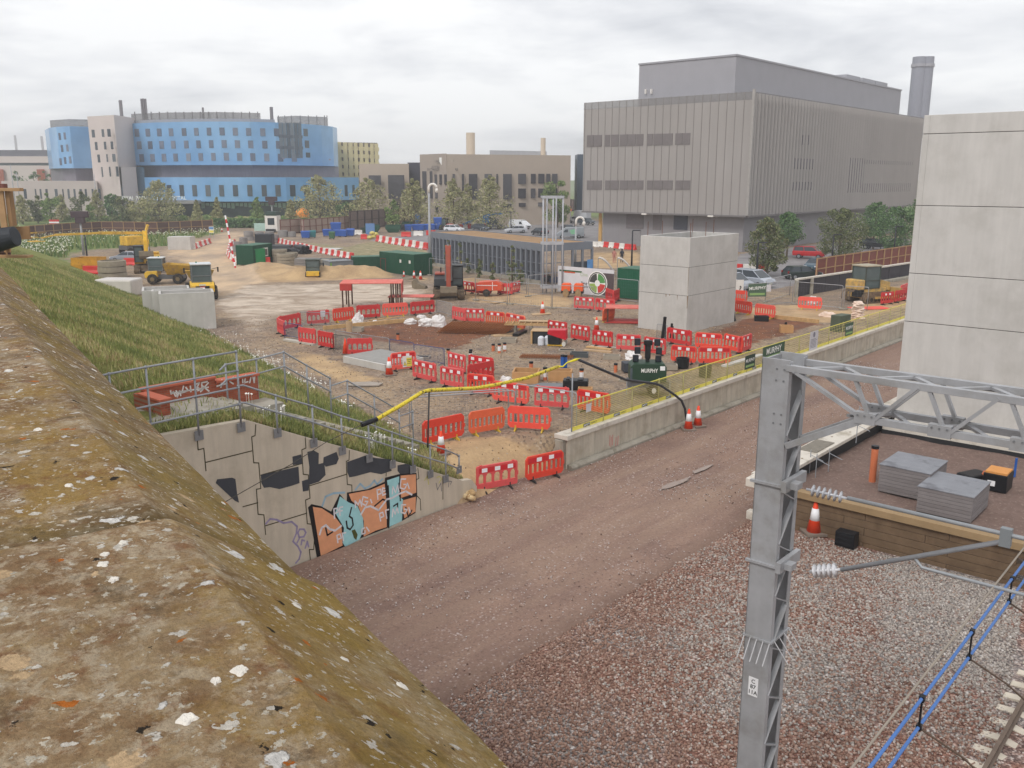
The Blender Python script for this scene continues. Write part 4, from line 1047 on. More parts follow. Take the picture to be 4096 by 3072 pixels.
# warning sign on its barrier
o=obj('warning_sign',MB().box(-.1,.62,-.075,-.06,.2,.78),M('sign_white',(228,226,222),.5,.03),wsb)
o2=obj('yellow_panel',MB().box(.2,.61,-.08,-.076,.22,.68),M('sign_yellow',(232,214,90),.5),o)
for tx, z in(('Warning',.58),('Deep',.48),('excavation',.38)):
 m=text_mb(tx,.1 if tx!='excavation' else .075);l_=obj('lettering',m,INK,o);l_.location=(.4,-.083,z)
m=MB().prism([(-.02,.3),(.16,.3),(.07,.48)],-.081,-.077,'y');obj('triangle',m,M('sign_yellow',(232,214,90),.5),o)
m=MB().prism([(-.05,.28),(.19,.28),(.07,.52)],-.0775,-.0765,'y');obj('triangle_border',m,INK,o)
# steel pedestrian barriers (2.3 x 1.05 m, bars)
def ped(q1,q2,colm,label,lean=0,h=1.05):
 a0, b0=G(q1,SITE), G(q2,SITE);a, b=G(q1,gz_at(a0)), G(q2,gz_at(b0));d=b-a;L=math.hypot(d.x,d.y);c=(a+b)/2
 t=thing('pedestrian_barrier',label,'barrier',c,math.atan2(d.y,d.x),'steel pedestrian barriers');r=.1
 pts=[(-L/2,0,.0),(-L/2,0,h-r),(-L/2+.03,0,h-.03),(-L/2+r,0,h),(L/2-r,0,h),(L/2-.03,0,h-.03),(L/2,0,h-r),(L/2,0,0)]
 obj('frame',MB().tube(pts,.02,6).tube([(-L/2,0,.15),(L/2,0,.15)],.016,6),colm,t,smooth=True)
 m=MB();k=-L/2+.1
 while k<L/2-.05:m.box(k-.006,k+.006,-.006,.006,.15,h);k+=.1
 obj('infill',m,colm,t)
 for x in(-L/2+.25,L/2-.25):obj('foot',MB().tube([(x,-.28,.02),(x,0,.12),(x,.28,.02)],.014,6),colm,t)
 t.rotation_euler.x=lean;return t
PB=M('tube_blue',(64,76,124),.5,.1)
ped(zE(845,575),zE(1100,620),GALVD,'grey steel pedestrian barrier left on the near edge of the pad')
ped(zE(1105,620),zE(1372,662),GALVD,'grey steel pedestrian barrier right beside the blue ones')
ped(zE(1378,668),zE(1615,712),PB,'blue steel pedestrian barrier nearest the concrete slab')
ped(zE(1617,725),zE(1912,770),PB,'blue steel pedestrian barrier behind the plated red ones')
ped(zE(340,490),zE(520,520),PB,'blue steel pedestrian barrier at the left tip of the enclosure')
ped(zE(1835,245),zE(1985,285),GALVD,'grey steel pedestrian barrier under the excavator arm')
ped(zE(500,375),zE(790,385),GALVD,'grey steel pedestrian barrier leaning behind the taped sheet')
ped(zE(820,620),zE(1000,640),M('tube_dark',(70,66,64),.6),'dark steel pedestrian barrier behind the plain cone')
ped(zG(557,505),zG(660,520),GALVD,'short grey pedestrian barrier by the black ducts at the shaft')

# ------------------------------------------------------------------ temporary mesh fence panels (3.5 x 2 m)
MESHM=NT('weldmesh');MESHM.col(lin((150,152,156)));
def heras(q1,q2,label,z=SITE,z2=None,h=2.0,foot=True,a=None,b=None,vis=True):
 a=a or G(q1,z);b=b or G(q2,z2 or z);d=b-a;L=math.hypot(d.x,d.y);c=(a+b)/2
 t=thing('mesh_fence_panel',label,'fence panel',c,math.atan2(d.y,d.x),'temporary mesh fence panels');r=.12
 pts=[(-L/2,0,-.0),(-L/2,0,h-r),(-L/2+.04,0,h-.04),(-L/2+r,0,h),(L/2-r,0,h),(L/2-.04,0,h-.04),(L/2,0,h-r),(L/2,0,0)]
 obj('frame',MB().tube(pts,.027,6).tube([(-L/2,0,.12),(L/2,0,.12)],.025,6),GALV,t,smooth=True)
 m=MB();k=-L/2+.25
 while k<L/2-.05:m.box(k-.002,k+.002,-.002,.002,.12,h);k+=.25
 k=.35
 while k<h:m.box(-L/2,L/2,-.002,.002,k-.002,k+.002);k+=.3
 obj('wire_mesh',m,WIRE,t)
 if foot:obj('foot',MB().box(-L/2-.35,-L/2+.35,-.11,.11,0,.14),CONCD,t,bevel=.02)
 return t
heras(zC(745,865),zC(1055,905),'mesh fence panel beside the compressor wheel')
heras(zC(1080,905),zC(1490,945),'mesh fence panel behind the small cone')
heras(zC(1500,945),zC(1905,965),'mesh fence panel in front of the orange roller')
heras(zC(290,620),zC(505,655),'mesh fence panel behind the orange excavator')
heras(zC(515,655),zC(740,700),'mesh fence panel between excavator and compressor')
heras(zC(1260,830),zC(1490,800),'mesh fence panel at the lattice mast foot')
heras(zC(990,800),zC(1245,805),'mesh fence panel in front of the climbing plants')
heras(zM(870,1650),zM(990,1665),'mesh fence panel between green container and glazed shelter')
heras(zM(620,1650),zM(860,1680),'mesh fence panel above the big green container')
heras(zK(1010,1250),zK(1250,1275),'mesh fence panel in front of the green container right')
heras(zL(440,1180),zL(905,1140),'mesh fence panel carrying the green company banner')
heras(zL(930,1150),zL(1390,1195),'mesh fence panel behind the lone orange barrier')
heras(zL(1410,1200),zL(1640,1215),'mesh fence panel in front of the bulldozer')
heras(zL(640,1130),zL(880,1060),'mesh fence panel behind the company banner')
heras(zF(-390,1415),zF(640,1290),'near mesh fence panel running along the entrance',z=SITE-.55,z2=SITE-.35)
heras(zF(-370,1385),zF(575,1275),'second near mesh fence panel leaning close behind',z=SITE-.5,z2=SITE-.3)
heras(zF(648,1280),zF(1240,1312),'near mesh fence panel joined to the yellow fence end',z=SITE-.35,z2=SITE)
# ------------------------------------------------------------------ traffic cones
def cone_proto(striped=True,h=.75,r=.16):
 t=thing('traffic_cone','x','cone')
 o_=M('cone_orange',(232,72,38),.5,.06)
 obj('base',MB().prism([(-.2,-.24),(.2,-.24),(.24,-.2),(.24,.2),(.2,.24),(-.2,.24),(-.24,.2),(-.24,-.2)],0,.05,'z'),M('cone_base',(130,118,108),.8),t)
 obj('body',MB().lathe([(r,.05),(.035,h),(.0,h)],n=16),o_,t,smooth=True)
 if striped:obj('sleeve',MB().lathe([(r*.69+.006,.05+(h-.05)*.34),(r*.40+.012,.05+(h-.05)*.76)],n=16),WHITE,t,smooth=True)
 return t
cp=cone_proto();cps=cone_proto(False,1.0,.2)
def cone(q,label,z=None,first=[True],sc=1):
 p=G(q,SITE if z is None else z)
 if z is None:p=G(q,gz_at(p))
 if first[0]:first[0]=False;t=cp;t['label']=label;t['group']='traffic cones';t.location=p
 else:t=copy_tree(cp,None,label,p,rng.uniform(0,3),'traffic cones')
 sc*=1.2;t.scale=(sc,sc,sc);return t
cone(zG(868,1395),'striped cone left of the pair at the platform wall',0.02,sc=1.15)
cone(zG(960,1362),'striped cone right of the pair at the platform wall',0.02,sc=1.15)
cone(zR(755,1297),'striped cone on the ballast in front of the timber wall',.1,sc=1.3)
cone((1765,1815),'striped cone at the near mesh panel and orange-red barrier',None,sc=1.05)
cone(zE(1370,862),'striped cone beside the warning sign barrier',sc=1.15)
cone(zF(910,138),'striped cone in the middle of the muddy site',sc=1.15)
cone(zF(1440,300),'striped cone behind the red barriers',sc=1.1)
cone(zC(203,662),'striped cone left of the orange excavator',sc=1.1)
cone(zB(2105,652),'small striped cone by the big green container')
cone(zB(2005,638),'smallest striped cone against the green container wall',sc=.8)
cone((888,928),'striped cone at the far gate end of the hoarding')
cps['label']='tall plain orange cone beside a red barrier';cps.location=G(zE(940,655));
# ------------------------------------------------------------------ water-filled barrier blocks
def wf_proto(colm,L=1.0,h=.75):
 t=thing('water_filled_barrier','x','barrier block');m=MB()
 m.prism([(-.25,0),(.25,0),(.25,.12),(.13,.35),(.1,h),(-.1,h),(-.13,.35),(-.25,.12)],-L/2+.01,L/2-.01,'x')
 obj('body',m,colm,t,bevel=.03)
 obj('socket',MB().box(-.12,.12,-.255,.255,.02,.1),M('socket_dark',(90,70,66),.8),t)
 return t
WF={'r':wf_proto(REDP),'w':wf_proto(WHITEP)};wf_used={'r':False,'w':False}
ORD=['first','second','third','fourth','fifth','sixth','seventh','eighth','ninth','tenth','eleventh','twelfth','thirteenth','fourteenth','fifteenth','sixteenth','seventeenth','eighteenth','nineteenth','twentieth','twenty-first','twenty-second','twenty-third','twenty-fourth','twenty-fifth','twenty-sixth','twenty-seventh','twenty-eighth','twenty-ninth','thirtieth','thirty-first','thirty-second']
def wf_block(p,yaw,k,label,group,sc):
 if not wf_used[k]:wf_used[k]=True;t=WF[k];t['label']=label;t['group']=group;t.location=p;t.rotation_euler.z=yaw
 else:t=copy_tree(WF[k],None,label,p,yaw,group)
 t.scale=(sc[0],sc[1],sc[1])
def wf_row(qs,n,where,group,start='r',hs=1.0,pat=None,z=SITE):
 P=[G(q,z)for q in qs];d=[0]
 for a, b in zip(P[:-1],P[1:]):d.append(d[-1]+(b-a).length)
 for i in range(n):
  t=(i+.5)/n*d[-1];j=max(k for k in range(len(d)-1)if d[k]<=t);f=(t-d[j])/(d[j+1]-d[j]);p=P[j].lerp(P[j+1],f);e=P[j+1]-P[j]
  k=pat[i]if pat else('rw' if start=='r' else 'wr')[i%2]
  p.z=ground_z(p.x,p.y)-.02
  wf_block(p,math.atan2(e.y,e.x),k,'%s %s block %s'%(ORD[i],{'r':'red','w':'white'}[k],where),group,(d[-1]/n/1.0*.97,hs))
wf_row([zB(345,305),zB(290,345),zB(275,410),zB(300,455),zB(365,500),zB(440,518)],17,'of the curved row, from its far end','curved red and white barrier row',hs=1.05)
wf_row([zB(775,300),zB(1130,385),zB(1510,462)],31,'of the long straight row, from its far end','long red and white barrier row',hs=1.15)
wf_row([zM(300,1425),zM(480,1455),zM(862,1520)],15,'of the row left of the glazed shelter, from its left end','red and white barriers left of the glazed shelter',start='r',hs=1.5)
wf_row([zA(1800,362),zA(1900,360),zA(2065,300)],8,'beside the far concrete cube, from its left end','red and white barriers beside the far concrete cube',start='w',hs=1.15)
wf_row([zK(735,655),zK(880,662),zK(1225,690)],8,'of the row by the grey building, from its left end','red and white barriers by the grey building',hs=1.2,pat='wwrwrwrr')
wf_row([zL(350,822),zL(400,826),zL(650,832)],4,'behind the lift shaft, from its left end','red and white barriers behind the lift shaft',hs=1.2,pat='rwwr')
for q, k, lab in((zM(155,1400),'r','short red block left of the yellow sacks'),(zM(85,1355),'w','white block beside the blue recycling tubs'),(zM(622,1375),'r','red block standing alone in front of the skips'),(zM(757,1365),'w','white block standing alone in front of the blue bins'),(zM(895,1355),'r','red block behind the far corner of the glazed shelter'),
(zK(98,382),'r','faded red block left of the lattice mast top'),(zK(155,388),'r','orange-red block behind the lattice mast'),(zK(205,388),'w','white block behind the lattice mast'),(zK(370,382),'w','white block right of the lattice mast'),(zA(1295,520),'r','red block in front of the parked silver car'),(zA(900,605),'r','red block leaning under the yellow skip'),(zB(620,510),'r','red block against the green site office')):
 p=G(q);p.z=ground_z(p.x,p.y);wf_block(p,rng.uniform(-.2,.2),k,lab,'single water-filled blocks',(1.9 if 'short' not in lab else 1.2,1.25))
wf_row([zM(1100,1290),zM(1290,1285),zM(1500,1275)],9,'of the faded row behind the white hatchback, from its left end','faded barriers at the back of the car park',hs=1.3)
# ------------------------------------------------------------------ cars and vans
def frustum(mb,low,top,wl,wt):
 """low/top: matching (x,z) outlines; the low ring is wl wide, the top ring wt wide"""
 n=len(low);vs=[]
 for pts, w in((low,wl),(top,wt)):
  for s_ in(-1,1):vs+=[(x,s_*w/2,z)for x,z in pts]
 return vs
def hull(mb,pts):
 import bmesh
 bm=bmesh.new();[bm.verts.new(p)for p in pts];bmesh.ops.convex_hull(bm,input=bm.verts)
 bm.verts.ensure_lookup_table();used=[v for v in bm.verts if v.link_faces];ix={v:i for i,v in enumerate(used)}
 mb.add([v.co[:]for v in used],[tuple(ix[v]for v in f.verts)for f in bm.faces]);bm.free();return mb
TYPES={ # body outline, glasshouse base (x0,x1,z), roof (x0,x1,z), length
'hatch':dict(out=[(-2.05,.35),(-2.08,.7),(-1.98,.95),(1.15,.98),(1.85,.8),(2.05,.6),(2.05,.3)],gh=(-1.95,1.2,.93),rf=(-1.5,.35,1.47),wb=1.28,w=1.78),
'saloon':dict(out=[(-2.25,.35),(-2.3,.75),(-2.2,.98),(1.1,.95),(1.95,.78),(2.2,.6),(2.2,.3)],gh=(-1.75,1.15,.93),rf=(-1.05,.25,1.44),wb=1.38,w=1.8),
'suv':dict(out=[(-2.15,.45),(-2.2,.8),(-2.15,1.1),(1.15,1.1),(1.95,1.0),(2.1,.75),(2.1,.4)],gh=(-2.1,1.15,1.07),rf=(-1.95,.55,1.68),wb=1.3,w=1.86),
'mpv':dict(out=[(-2.3,.4),(-2.35,.8),(-2.3,1.05),(1.5,1.05),(2.15,.85),(2.3,.6),(2.3,.35)],gh=(-2.25,1.6,1.02),rf=(-2.0,.6,1.75),wb=1.45,w=1.9)}
def car(kind,qr,qf,col,label,cat='car',sc=1.0,z=SITE,tail=(140,20,24),group=None):
 T=TYPES[kind];a, b=G(qr,z), G(qf,z);d=b-a;c=(a+b)/2
 t=thing('parked_car',label,cat,c,math.atan2(d.y,d.x),group or 'cars parked round the site');t.scale=(sc,sc,sc)
 pm=M('car_paint_%d_%d_%d'%col,col,.25,.04,2,spec=.6,metal=.1);w=T['w'];o=T['out']
 mb=MB();hull(mb,[(x,y*w/2,z_)for x,z_ in o for y in(-.93,.93)]+[(x*.985,y*w/2,z_*.93+.02)for x,z_ in o[1:-1]for y in(-1,1)])
 obj('body',mb,pm,t,bevel=.04)
 g0, g1, gz_=T['gh'];r0, r1, rz=T['rf']
 mb=MB();hull(mb,[(x,y*w*.47,gz_)for x in(g0,g1)for y in(-1,1)]+[(x,y*w*.385,rz-.03)for x in(r0,r1)for y in(-1,1)]);obj('window',mb,GLASS,t)
 mb=MB();hull(mb,[(x,y*w*.4,rz-.06)for x in(r0-.06,r1+.08)for y in(-1,1)]+[(x,y*w*.36,rz)for x in(r0+.05,r1-.05)for y in(-1,1)]);obj('roof',mb,pm,t,bevel=.015)
 mb=MB()
 for y in(-1,1):
  for xa, xb in((g0+.02,r0),(g1-.02,r1),((g0+g1)/2-.15,(r0+r1)/2-.05)):mb.beam((xa,y*w*.472,gz_),(xb,y*w*.39,rz-.03),.07,.05)
 obj('pillar',mb,pm,t)
 rm=M('wheel_rim',(150,152,156),.35,.05,metal=.5)
 for x in(-T['wb'],T['wb']):
  for y in(-1,1):
   yy=y*(w/2-.1);wo=obj('wheel',MB().lathe([(0,-.1),(.3,-.1),(.33,-.07),(.33,.07),(.3,.1),(0,.1)],(x,yy,.33),16,'y'),M('tyre',(30,30,32),.85),t,smooth=False)
   obj('rim',MB().lathe([(0,-.115),(.2,-.11),(.22,-.09),(.22,.09),(.2,.11),(0,.115)],(x,yy,.33),12,'y'),rm,wo)
 for y in(-1,1):
  obj('headlight',MB().box(o[-2][0]-.25,o[-2][0]+.005,y*w*.36-.16,y*w*.36+.16,.6,.74),M('lamp_glass',(210,214,220),.2),t)
  obj('tail_light',MB().box(o[1][0]-.01,o[1][0]+.12,y*w*.4-.1,y*w*.4+.1,.75,.98),M('lamp_red_%d'%tail[0],tail,.3),t)
 obj('number_plate',MB().box(o[-1][0]+.0,o[-1][0]+.04,-.26,.26,.4,.51),M('plate_pale',(214,212,196),.5),t)
 return t
WHT, SIL, DGR, BLK_, RED_=(232,234,238), (150,154,162), (72,78,86), (34,36,42), (196,38,44)
car('hatch',zM(1090,1318),zM(1215,1322),WHT,'white hatchback behind the green-roofed glazed shelter')
car('saloon',zM(1375,1300),zM(1505,1310),DGR,'dark grey saloon right of the blue cherry picker')
car('mpv',zM(1570,1238),zM(1690,1245),(158,164,174),'silver people carrier behind the blue cherry picker')
car('saloon',zM(1890,1330),zM(1775,1332),(205,208,214),'pale silver saloon in front of the white van')
car('hatch',zK(235,535),zK(95,520),BLK_,'black hatchback left of the lattice mast')
car('hatch',zK(400,480),zK(560,505),(64,66,74),'dark grey hatchback behind the silver and green van')
car('suv',zK(625,412),zK(735,418),(70,78,86),'dark grey estate car beside the white box lorry')
car('suv',zL(985,695),zL(1165,702),RED_,'bright red small off-roader under the trees by the grey building')
car('suv',zL(1650,605),zL(1800,612),BLK_,'black car behind the right hand trees')
car('hatch',zL(1215,800),zL(1060,835),(58,82,96),'teal car behind the brown hoarding end')
car('hatch',zL(900,905),zL(1100,900),(44,56,54),'dark green car behind the mesh fence and hoarding')
car('mpv',zL(400,960),zL(620,985),(170,176,186),'silver people carrier behind the green company banner')
car('mpv',zL(250,1000),zL(340,1010),(150,156,166),'silver car mostly hidden by the middle lift shaft')
car('saloon',zA(1340,490),zA(1190,488),(150,156,168),'silver saloon parked behind the yellow excavator')
car('hatch',zM(880,1240),zM(1010,1240),(196,200,204),'pale car half hidden by the stacked blue bins')
car('hatch',zK(505,535),zK(640,560),(110,24,40),'dark red hatchback right of the silver and green van')
def van(qr,qf,col,label,L=5.0,Hh=2.0,w=1.95,box=None,z=SITE,name='parked_van'):
 a, b=G(qr,z), G(qf,z);d=b-a;t=thing(name,label,'van' if not box else 'lorry',(a+b)/2,math.atan2(d.y,d.x),'vans by the car park')
 pm=M('van_paint_%d_%d_%d'%col,col,.3,.04,2,spec=.5);h=L/2
 mb=MB();hull(mb,[(x,y*w/2,z_)for x,z_ in((-h,.4),(-h,Hh*.55),(h,.4),(h,.85),(h-.75,1.1))for y in(-1,1)]+[(x,y*w*.43,z_)for x,z_ in((-h+.05,Hh),(h-1.9,Hh),(h-1.6,Hh-.05))for y in(-1,1)]);obj('body',mb,pm,t,bevel=.04)
 mb=MB();hull(mb,[(x,y*w*.44,z_)for x,z_ in((h-.85,1.12),(h-1.55,Hh-.12))for y in(-1,1)]+[(x+.03,y*w*.42,z_+.04)for x,z_ in((h-.85,1.12),(h-1.55,Hh-.12))for y in(-1,1)]);obj('windscreen',mb,GLASS,t)
 for y in(-1,1):
  mb=MB();hull(mb,[(x,y*(w/2-.0-(zz_-1.1)*.1+o_),zz_)for x,zz_ in((h-2.0,1.12),(h-1.05,1.12),(h-1.55,1.65),(h-2.0,1.65))for o_ in(-.02,.012)]);obj('side_window',mb,GLASS,t)
  obj('headlight',MB().box(h-.2,h+.01,y*w*.36-.15,y*w*.36+.15,.72,.92),M('lamp_glass',(210,214,220),.2),t)
 obj('grille',MB().box(h-.02,h+.015,-.55,.55,.5,.72),BLACK,t)
 if box:obj('cargo_box',MB().box(-h-.6,h-1.9,-w*.54,w*.54,.8,3.1),M('box_grey',(196,200,206),.5),t,bevel=.03);obj('deflector',hull(MB(),[(h-1.9,y*.9,z_)for y in(-1,1)for z_ in(2.0,3.1)]+[(h-1.3,y*.8,2.05)for y in(-1,1)]),pm,t,bevel=.05)
 for x in(-h+.95,h-.9):
  for y in(-1,1):wo=obj('wheel',MB().lathe([(0,-.12),(.34,-.12),(.37,-.08),(.37,.08),(.34,.12),(0,.12)],(x,y*(w/2-.12),.37),16,'y'),M('tyre',(30,30,32),.85),t);obj('rim',MB().lathe([(0,-.13),(.2,-.125),(.2,.125),(0,.13)],(x,y*(w/2-.12),.37),12,'y'),M('wheel_rim',(150,152,156)),wo)
 return t
van(zM(1800,1285),zM(1960,1292),(236,238,242),'white panel van in the middle of the car park')
v_=van(zK(620,560),zK(380,560),(150,156,162),'silver van with a pale green flash behind the lattice mast')
obj('side_flash',MB().prism([(-1.2,.8),(-.1,.8),(.2,1.5),(-.9,1.75)],.985,.99,'y').prism([(-1.2,.8),(-.1,.8),(.2,1.5),(-.9,1.75)],-.99,-.985,'y'),M('flash_green',(140,200,160),.4),v_)
van(zK(660,395),zK(520,390),(230,232,236),'white box lorry at the edge of the grey building',box=1)

# ------------------------------------------------------------------ construction plant
def tracks(t,L,w,gauge,h=.75,mat=None):
 for s_ in(-1,1):
  m=MB();r=h/2;pts=[]
  for k in range(9):a=math.pi/2+math.pi*k/8;pts.append((-L/2+r+r*math.cos(a),r+r*math.sin(a)))
  for k in range(9):a=-math.pi/2+math.pi*k/8;pts.append((L/2-r+r*math.cos(a),r+r*math.sin(a)))
  m.prism(pts,s_*gauge/2-w/2,s_*gauge/2+w/2,'y')
  k=-L/2+.1
  while k<L/2:m.box(k,k+.07,s_*gauge/2-w/2-.01,s_*gauge/2+w/2+.01,h-.01,h+.025);k+=.2
  tk=obj('track',m,mat or M('track_steel',(104,90,76),.85,.2,4,dirt=(150,128,98),dscale=4,dlo=.45,dhi=.7),t)
  for x in np.linspace(-L/2+.4,L/2-.4,6):obj('roller',MB().lathe([(0,-.02),(.16,-.02),(.16,.02),(0,.02)],(x,s_*(gauge/2+w/2+.01),.26),10,'y'),M('roller_dark',(58,52,46),.8),tk)
def cab(t,x0,x1,y0,y1,z0,z1,frame=BLACK,glass=None,roof=None):
 c_=obj('cab',MB().box(x0+.04,x1-.04,y0+.04,y1-.04,z0,z1-.05),glass or GLASSP,t,bevel=.02)
 m=MB()
 for x in(x0+.04,x1-.04):
  for y in(y0+.04,y1-.04):m.box(x-.045,x+.045,y-.045,y+.045,z0,z1)
 for z in(z0+.02,z0+(z1-z0)*.35):m.box(x0,x1,y0,y0+.06,z,z+.07).box(x0,x1,y1-.06,y1,z,z+.07).box(x0,x0+.06,y0,y1,z,z+.07).box(x1-.06,x1,y0,y1,z,z+.07)
 obj('cab_frame',m,frame,c_);obj('cab_roof',MB().box(x0-.06,x1+.06,y0-.05,y1+.05,z1-.04,z1+.07),roof or frame,c_,bevel=.03);return c_
def armlink(mb,a,b,w,h0,h1):
 a, b=Vector(a), Vector(b);d=(b-a).normalized();n=Vector((-d.z,0,d.x))
 poly=[a+n*h0/2,(a+b)/2+n*max(h0,h1)*.62,b+n*h1/2,b-n*h1/2,a-n*h0/2]
 return mb.prism([(p.x,p.z)for p in poly],a.y-w/2,a.y+w/2,'y')
def excavator(name,label,q,yaw,col,cabside=1,boom=None,sc=1,bucket_mat=None,trk=None,cw=None):
 t=thing(name,label,'excavator',G(q),yaw);t.scale=(sc,)*3
 pm=M('plant_paint_%d_%d'%col[:2],col,.55,.12,2,dirt=tuple(int(v*.6+40)for v in col),dscale=3,dlo=.5,dhi=.72)
 tracks(t,3.9,.6,2.2,.8)
 obj('undercarriage',MB().box(-1.2,1.2,-.85,.85,.35,.85).lathe([(.6,.85),(.6,1.02)],(0,0,0),16),M('track_steel',(104,90,76)),t)
 obj('house',hull(MB(),[(x,y*1.32,z)for x,z in((-2.1,1.15),(-2.3,1.5),(-2.1,2.0),(.9,1.02),(1.2,1.2),(.9,1.75),(-.6,2.05))for y in(-1,1)]),cw or BLACK,t,bevel=.05)
 obj('engine_cover',MB().box(-2.05,-.3,-1.25,1.25,2.0,2.16),pm,t,bevel=.04)
 s_=cabside
 cab(t,-.4,1.25,min(s_*.35,s_*1.3),max(s_*.35,s_*1.3),1.2,2.95)
 P=boom or[(.8,1.5),(2.3,4.2),(3.6,3.7),(3.9,1.2)]
 m=MB();armlink(m,(P[0][0],0,P[0][1]),(P[1][0],0,P[1][1]),.5,.75,.8);armlink(m,(P[1][0],0,P[1][1]),(P[2][0],0,P[2][1]),.5,.75,.5);obj('boom',m,pm,t,bevel=.03)
 m=MB();armlink(m,(P[2][0]-.15,0,P[2][1]+.25),(P[3][0],0,P[3][1]),.4,.65,.36);ar=obj('arm',m,pm,t,bevel=.03)
 m=MB()
 for y in(-.26,.26):m.tube([(P[0][0]+.5,y,P[0][1]+.05),((P[0][0]+P[1][0])/2+.35,y,(P[0][1]+P[1][1])/2)],.07,8)
 m.tube([((P[1][0]+P[2][0])/2,0,max(P[1][1],P[2][1])+.35),(P[2][0]+.15,0,P[2][1]+.35)],.07,8);obj('hydraulic_ram',m,M('ram_steel',(150,150,152),.35,metal=.6),t)
 bx, bz=P[3]
 m=MB();m.prism([(bx-.15,bz+.1),(bx+.3,bz+.05),(bx+.35,bz-.45),(bx+.05,bz-.8),(bx-.5,bz-.75),(bx-.1,bz-.35)],-.75,.75,'y');obj('bucket',m,bucket_mat or M('bucket_steel',(128,116,98),.8,.2,4),ar)
 obj('exhaust',MB().tube([(-1.2,-.7,2.1),(-1.2,-.7,2.6)],.06,8),BLACK,t)
 return t
ex=excavator('excavator','orange and black tracked excavator with its arm folded down, behind the red barriers',zC(480,832),R(-86),(160,76,56),1,[(.8,1.6),(1.2,4.3),(1.9,4.5),(2.5,1.2)],1.02)
m=MB().tube([(-1.6,1.2,2.0),(-1.6,1.2,3.1)],.03,6);obj('marker_pole',m,YELL,ex)
b_=tag(obj('digger_bucket',MB().prism([(-.5,.1),(-.55,.7),(-.3,.9),(.0,.55),(.7,.25),(.8,.0),(-.3,0)],-.45,.45,'y'),M('bucket_steel',(128,116,98),.8,.2,4),loc=G(zC(185,838),SITE),yaw=R(-10),bevel=.03),'spare grey-brown digger bucket resting on the pink board','bucket');b_.location.z+=.86
excavator('excavator','yellow excavator with raised folded boom beside the long yellow lift boom',zA(1460,585),R(-70),(226,176,44),-1,[(.5,1.6),(-.2,4.1),(.9,4.3),(1.6,2.4)],1.05,cw=YELL)
def boomlift():
 a, b=G(zA(1195,412)), G(zA(1420,395));t=thing('boom_lift','yellow aerial lift with a long horizontal boom by the far verge','aerial lift',(a+b)/2,math.atan2((b-a).y,(b-a).x))
 obj('chassis',MB().box(-1.6,2.2,-1,1,.6,1.2),M('grey_frame',(96,96,98),.6),t,bevel=.04)
 obj('turret',MB().box(-1.4,1.2,-.9,.9,1.25,2.6).box(1.2,2.4,-.7,.7,1.25,2.0),YELL,t,bevel=.08)
 obj('boom',MB().beam((2.3,0,2.9),(-5,0,3.25),.35,.42).beam((-5,0,3.25),(-11.5,0,3.3),.26,.3),YELL,t,bevel=.02)
 obj('jib',MB().beam((-11.5,0,3.3),(-13.5,0,3.0),.16,.18).beam((2.3,0,2.9),(2.9,0,4.1),.25,.3),YELL,t)
 m=MB()
 for z in(2.6,3.1,3.7):m.box(-15,-13.5,-.9,-.86,z,z+.05).box(-15,-13.5,.86,.9,z,z+.05).box(-15,-14.95,-.9,.9,z,z+.05)
 obj('basket',m.box(-15,-13.5,-.9,.9,2.55,2.6),YELL,t)
 for x in(-1.1,1.7):
  for y in(-1,1):obj('wheel',MB().lathe([(0,-.17),(.42,-.17),(.48,-.1),(.48,.1),(.42,.17),(0,.17)],(x,y,.48),16,'y'),RUBBER,t)
boomlift()
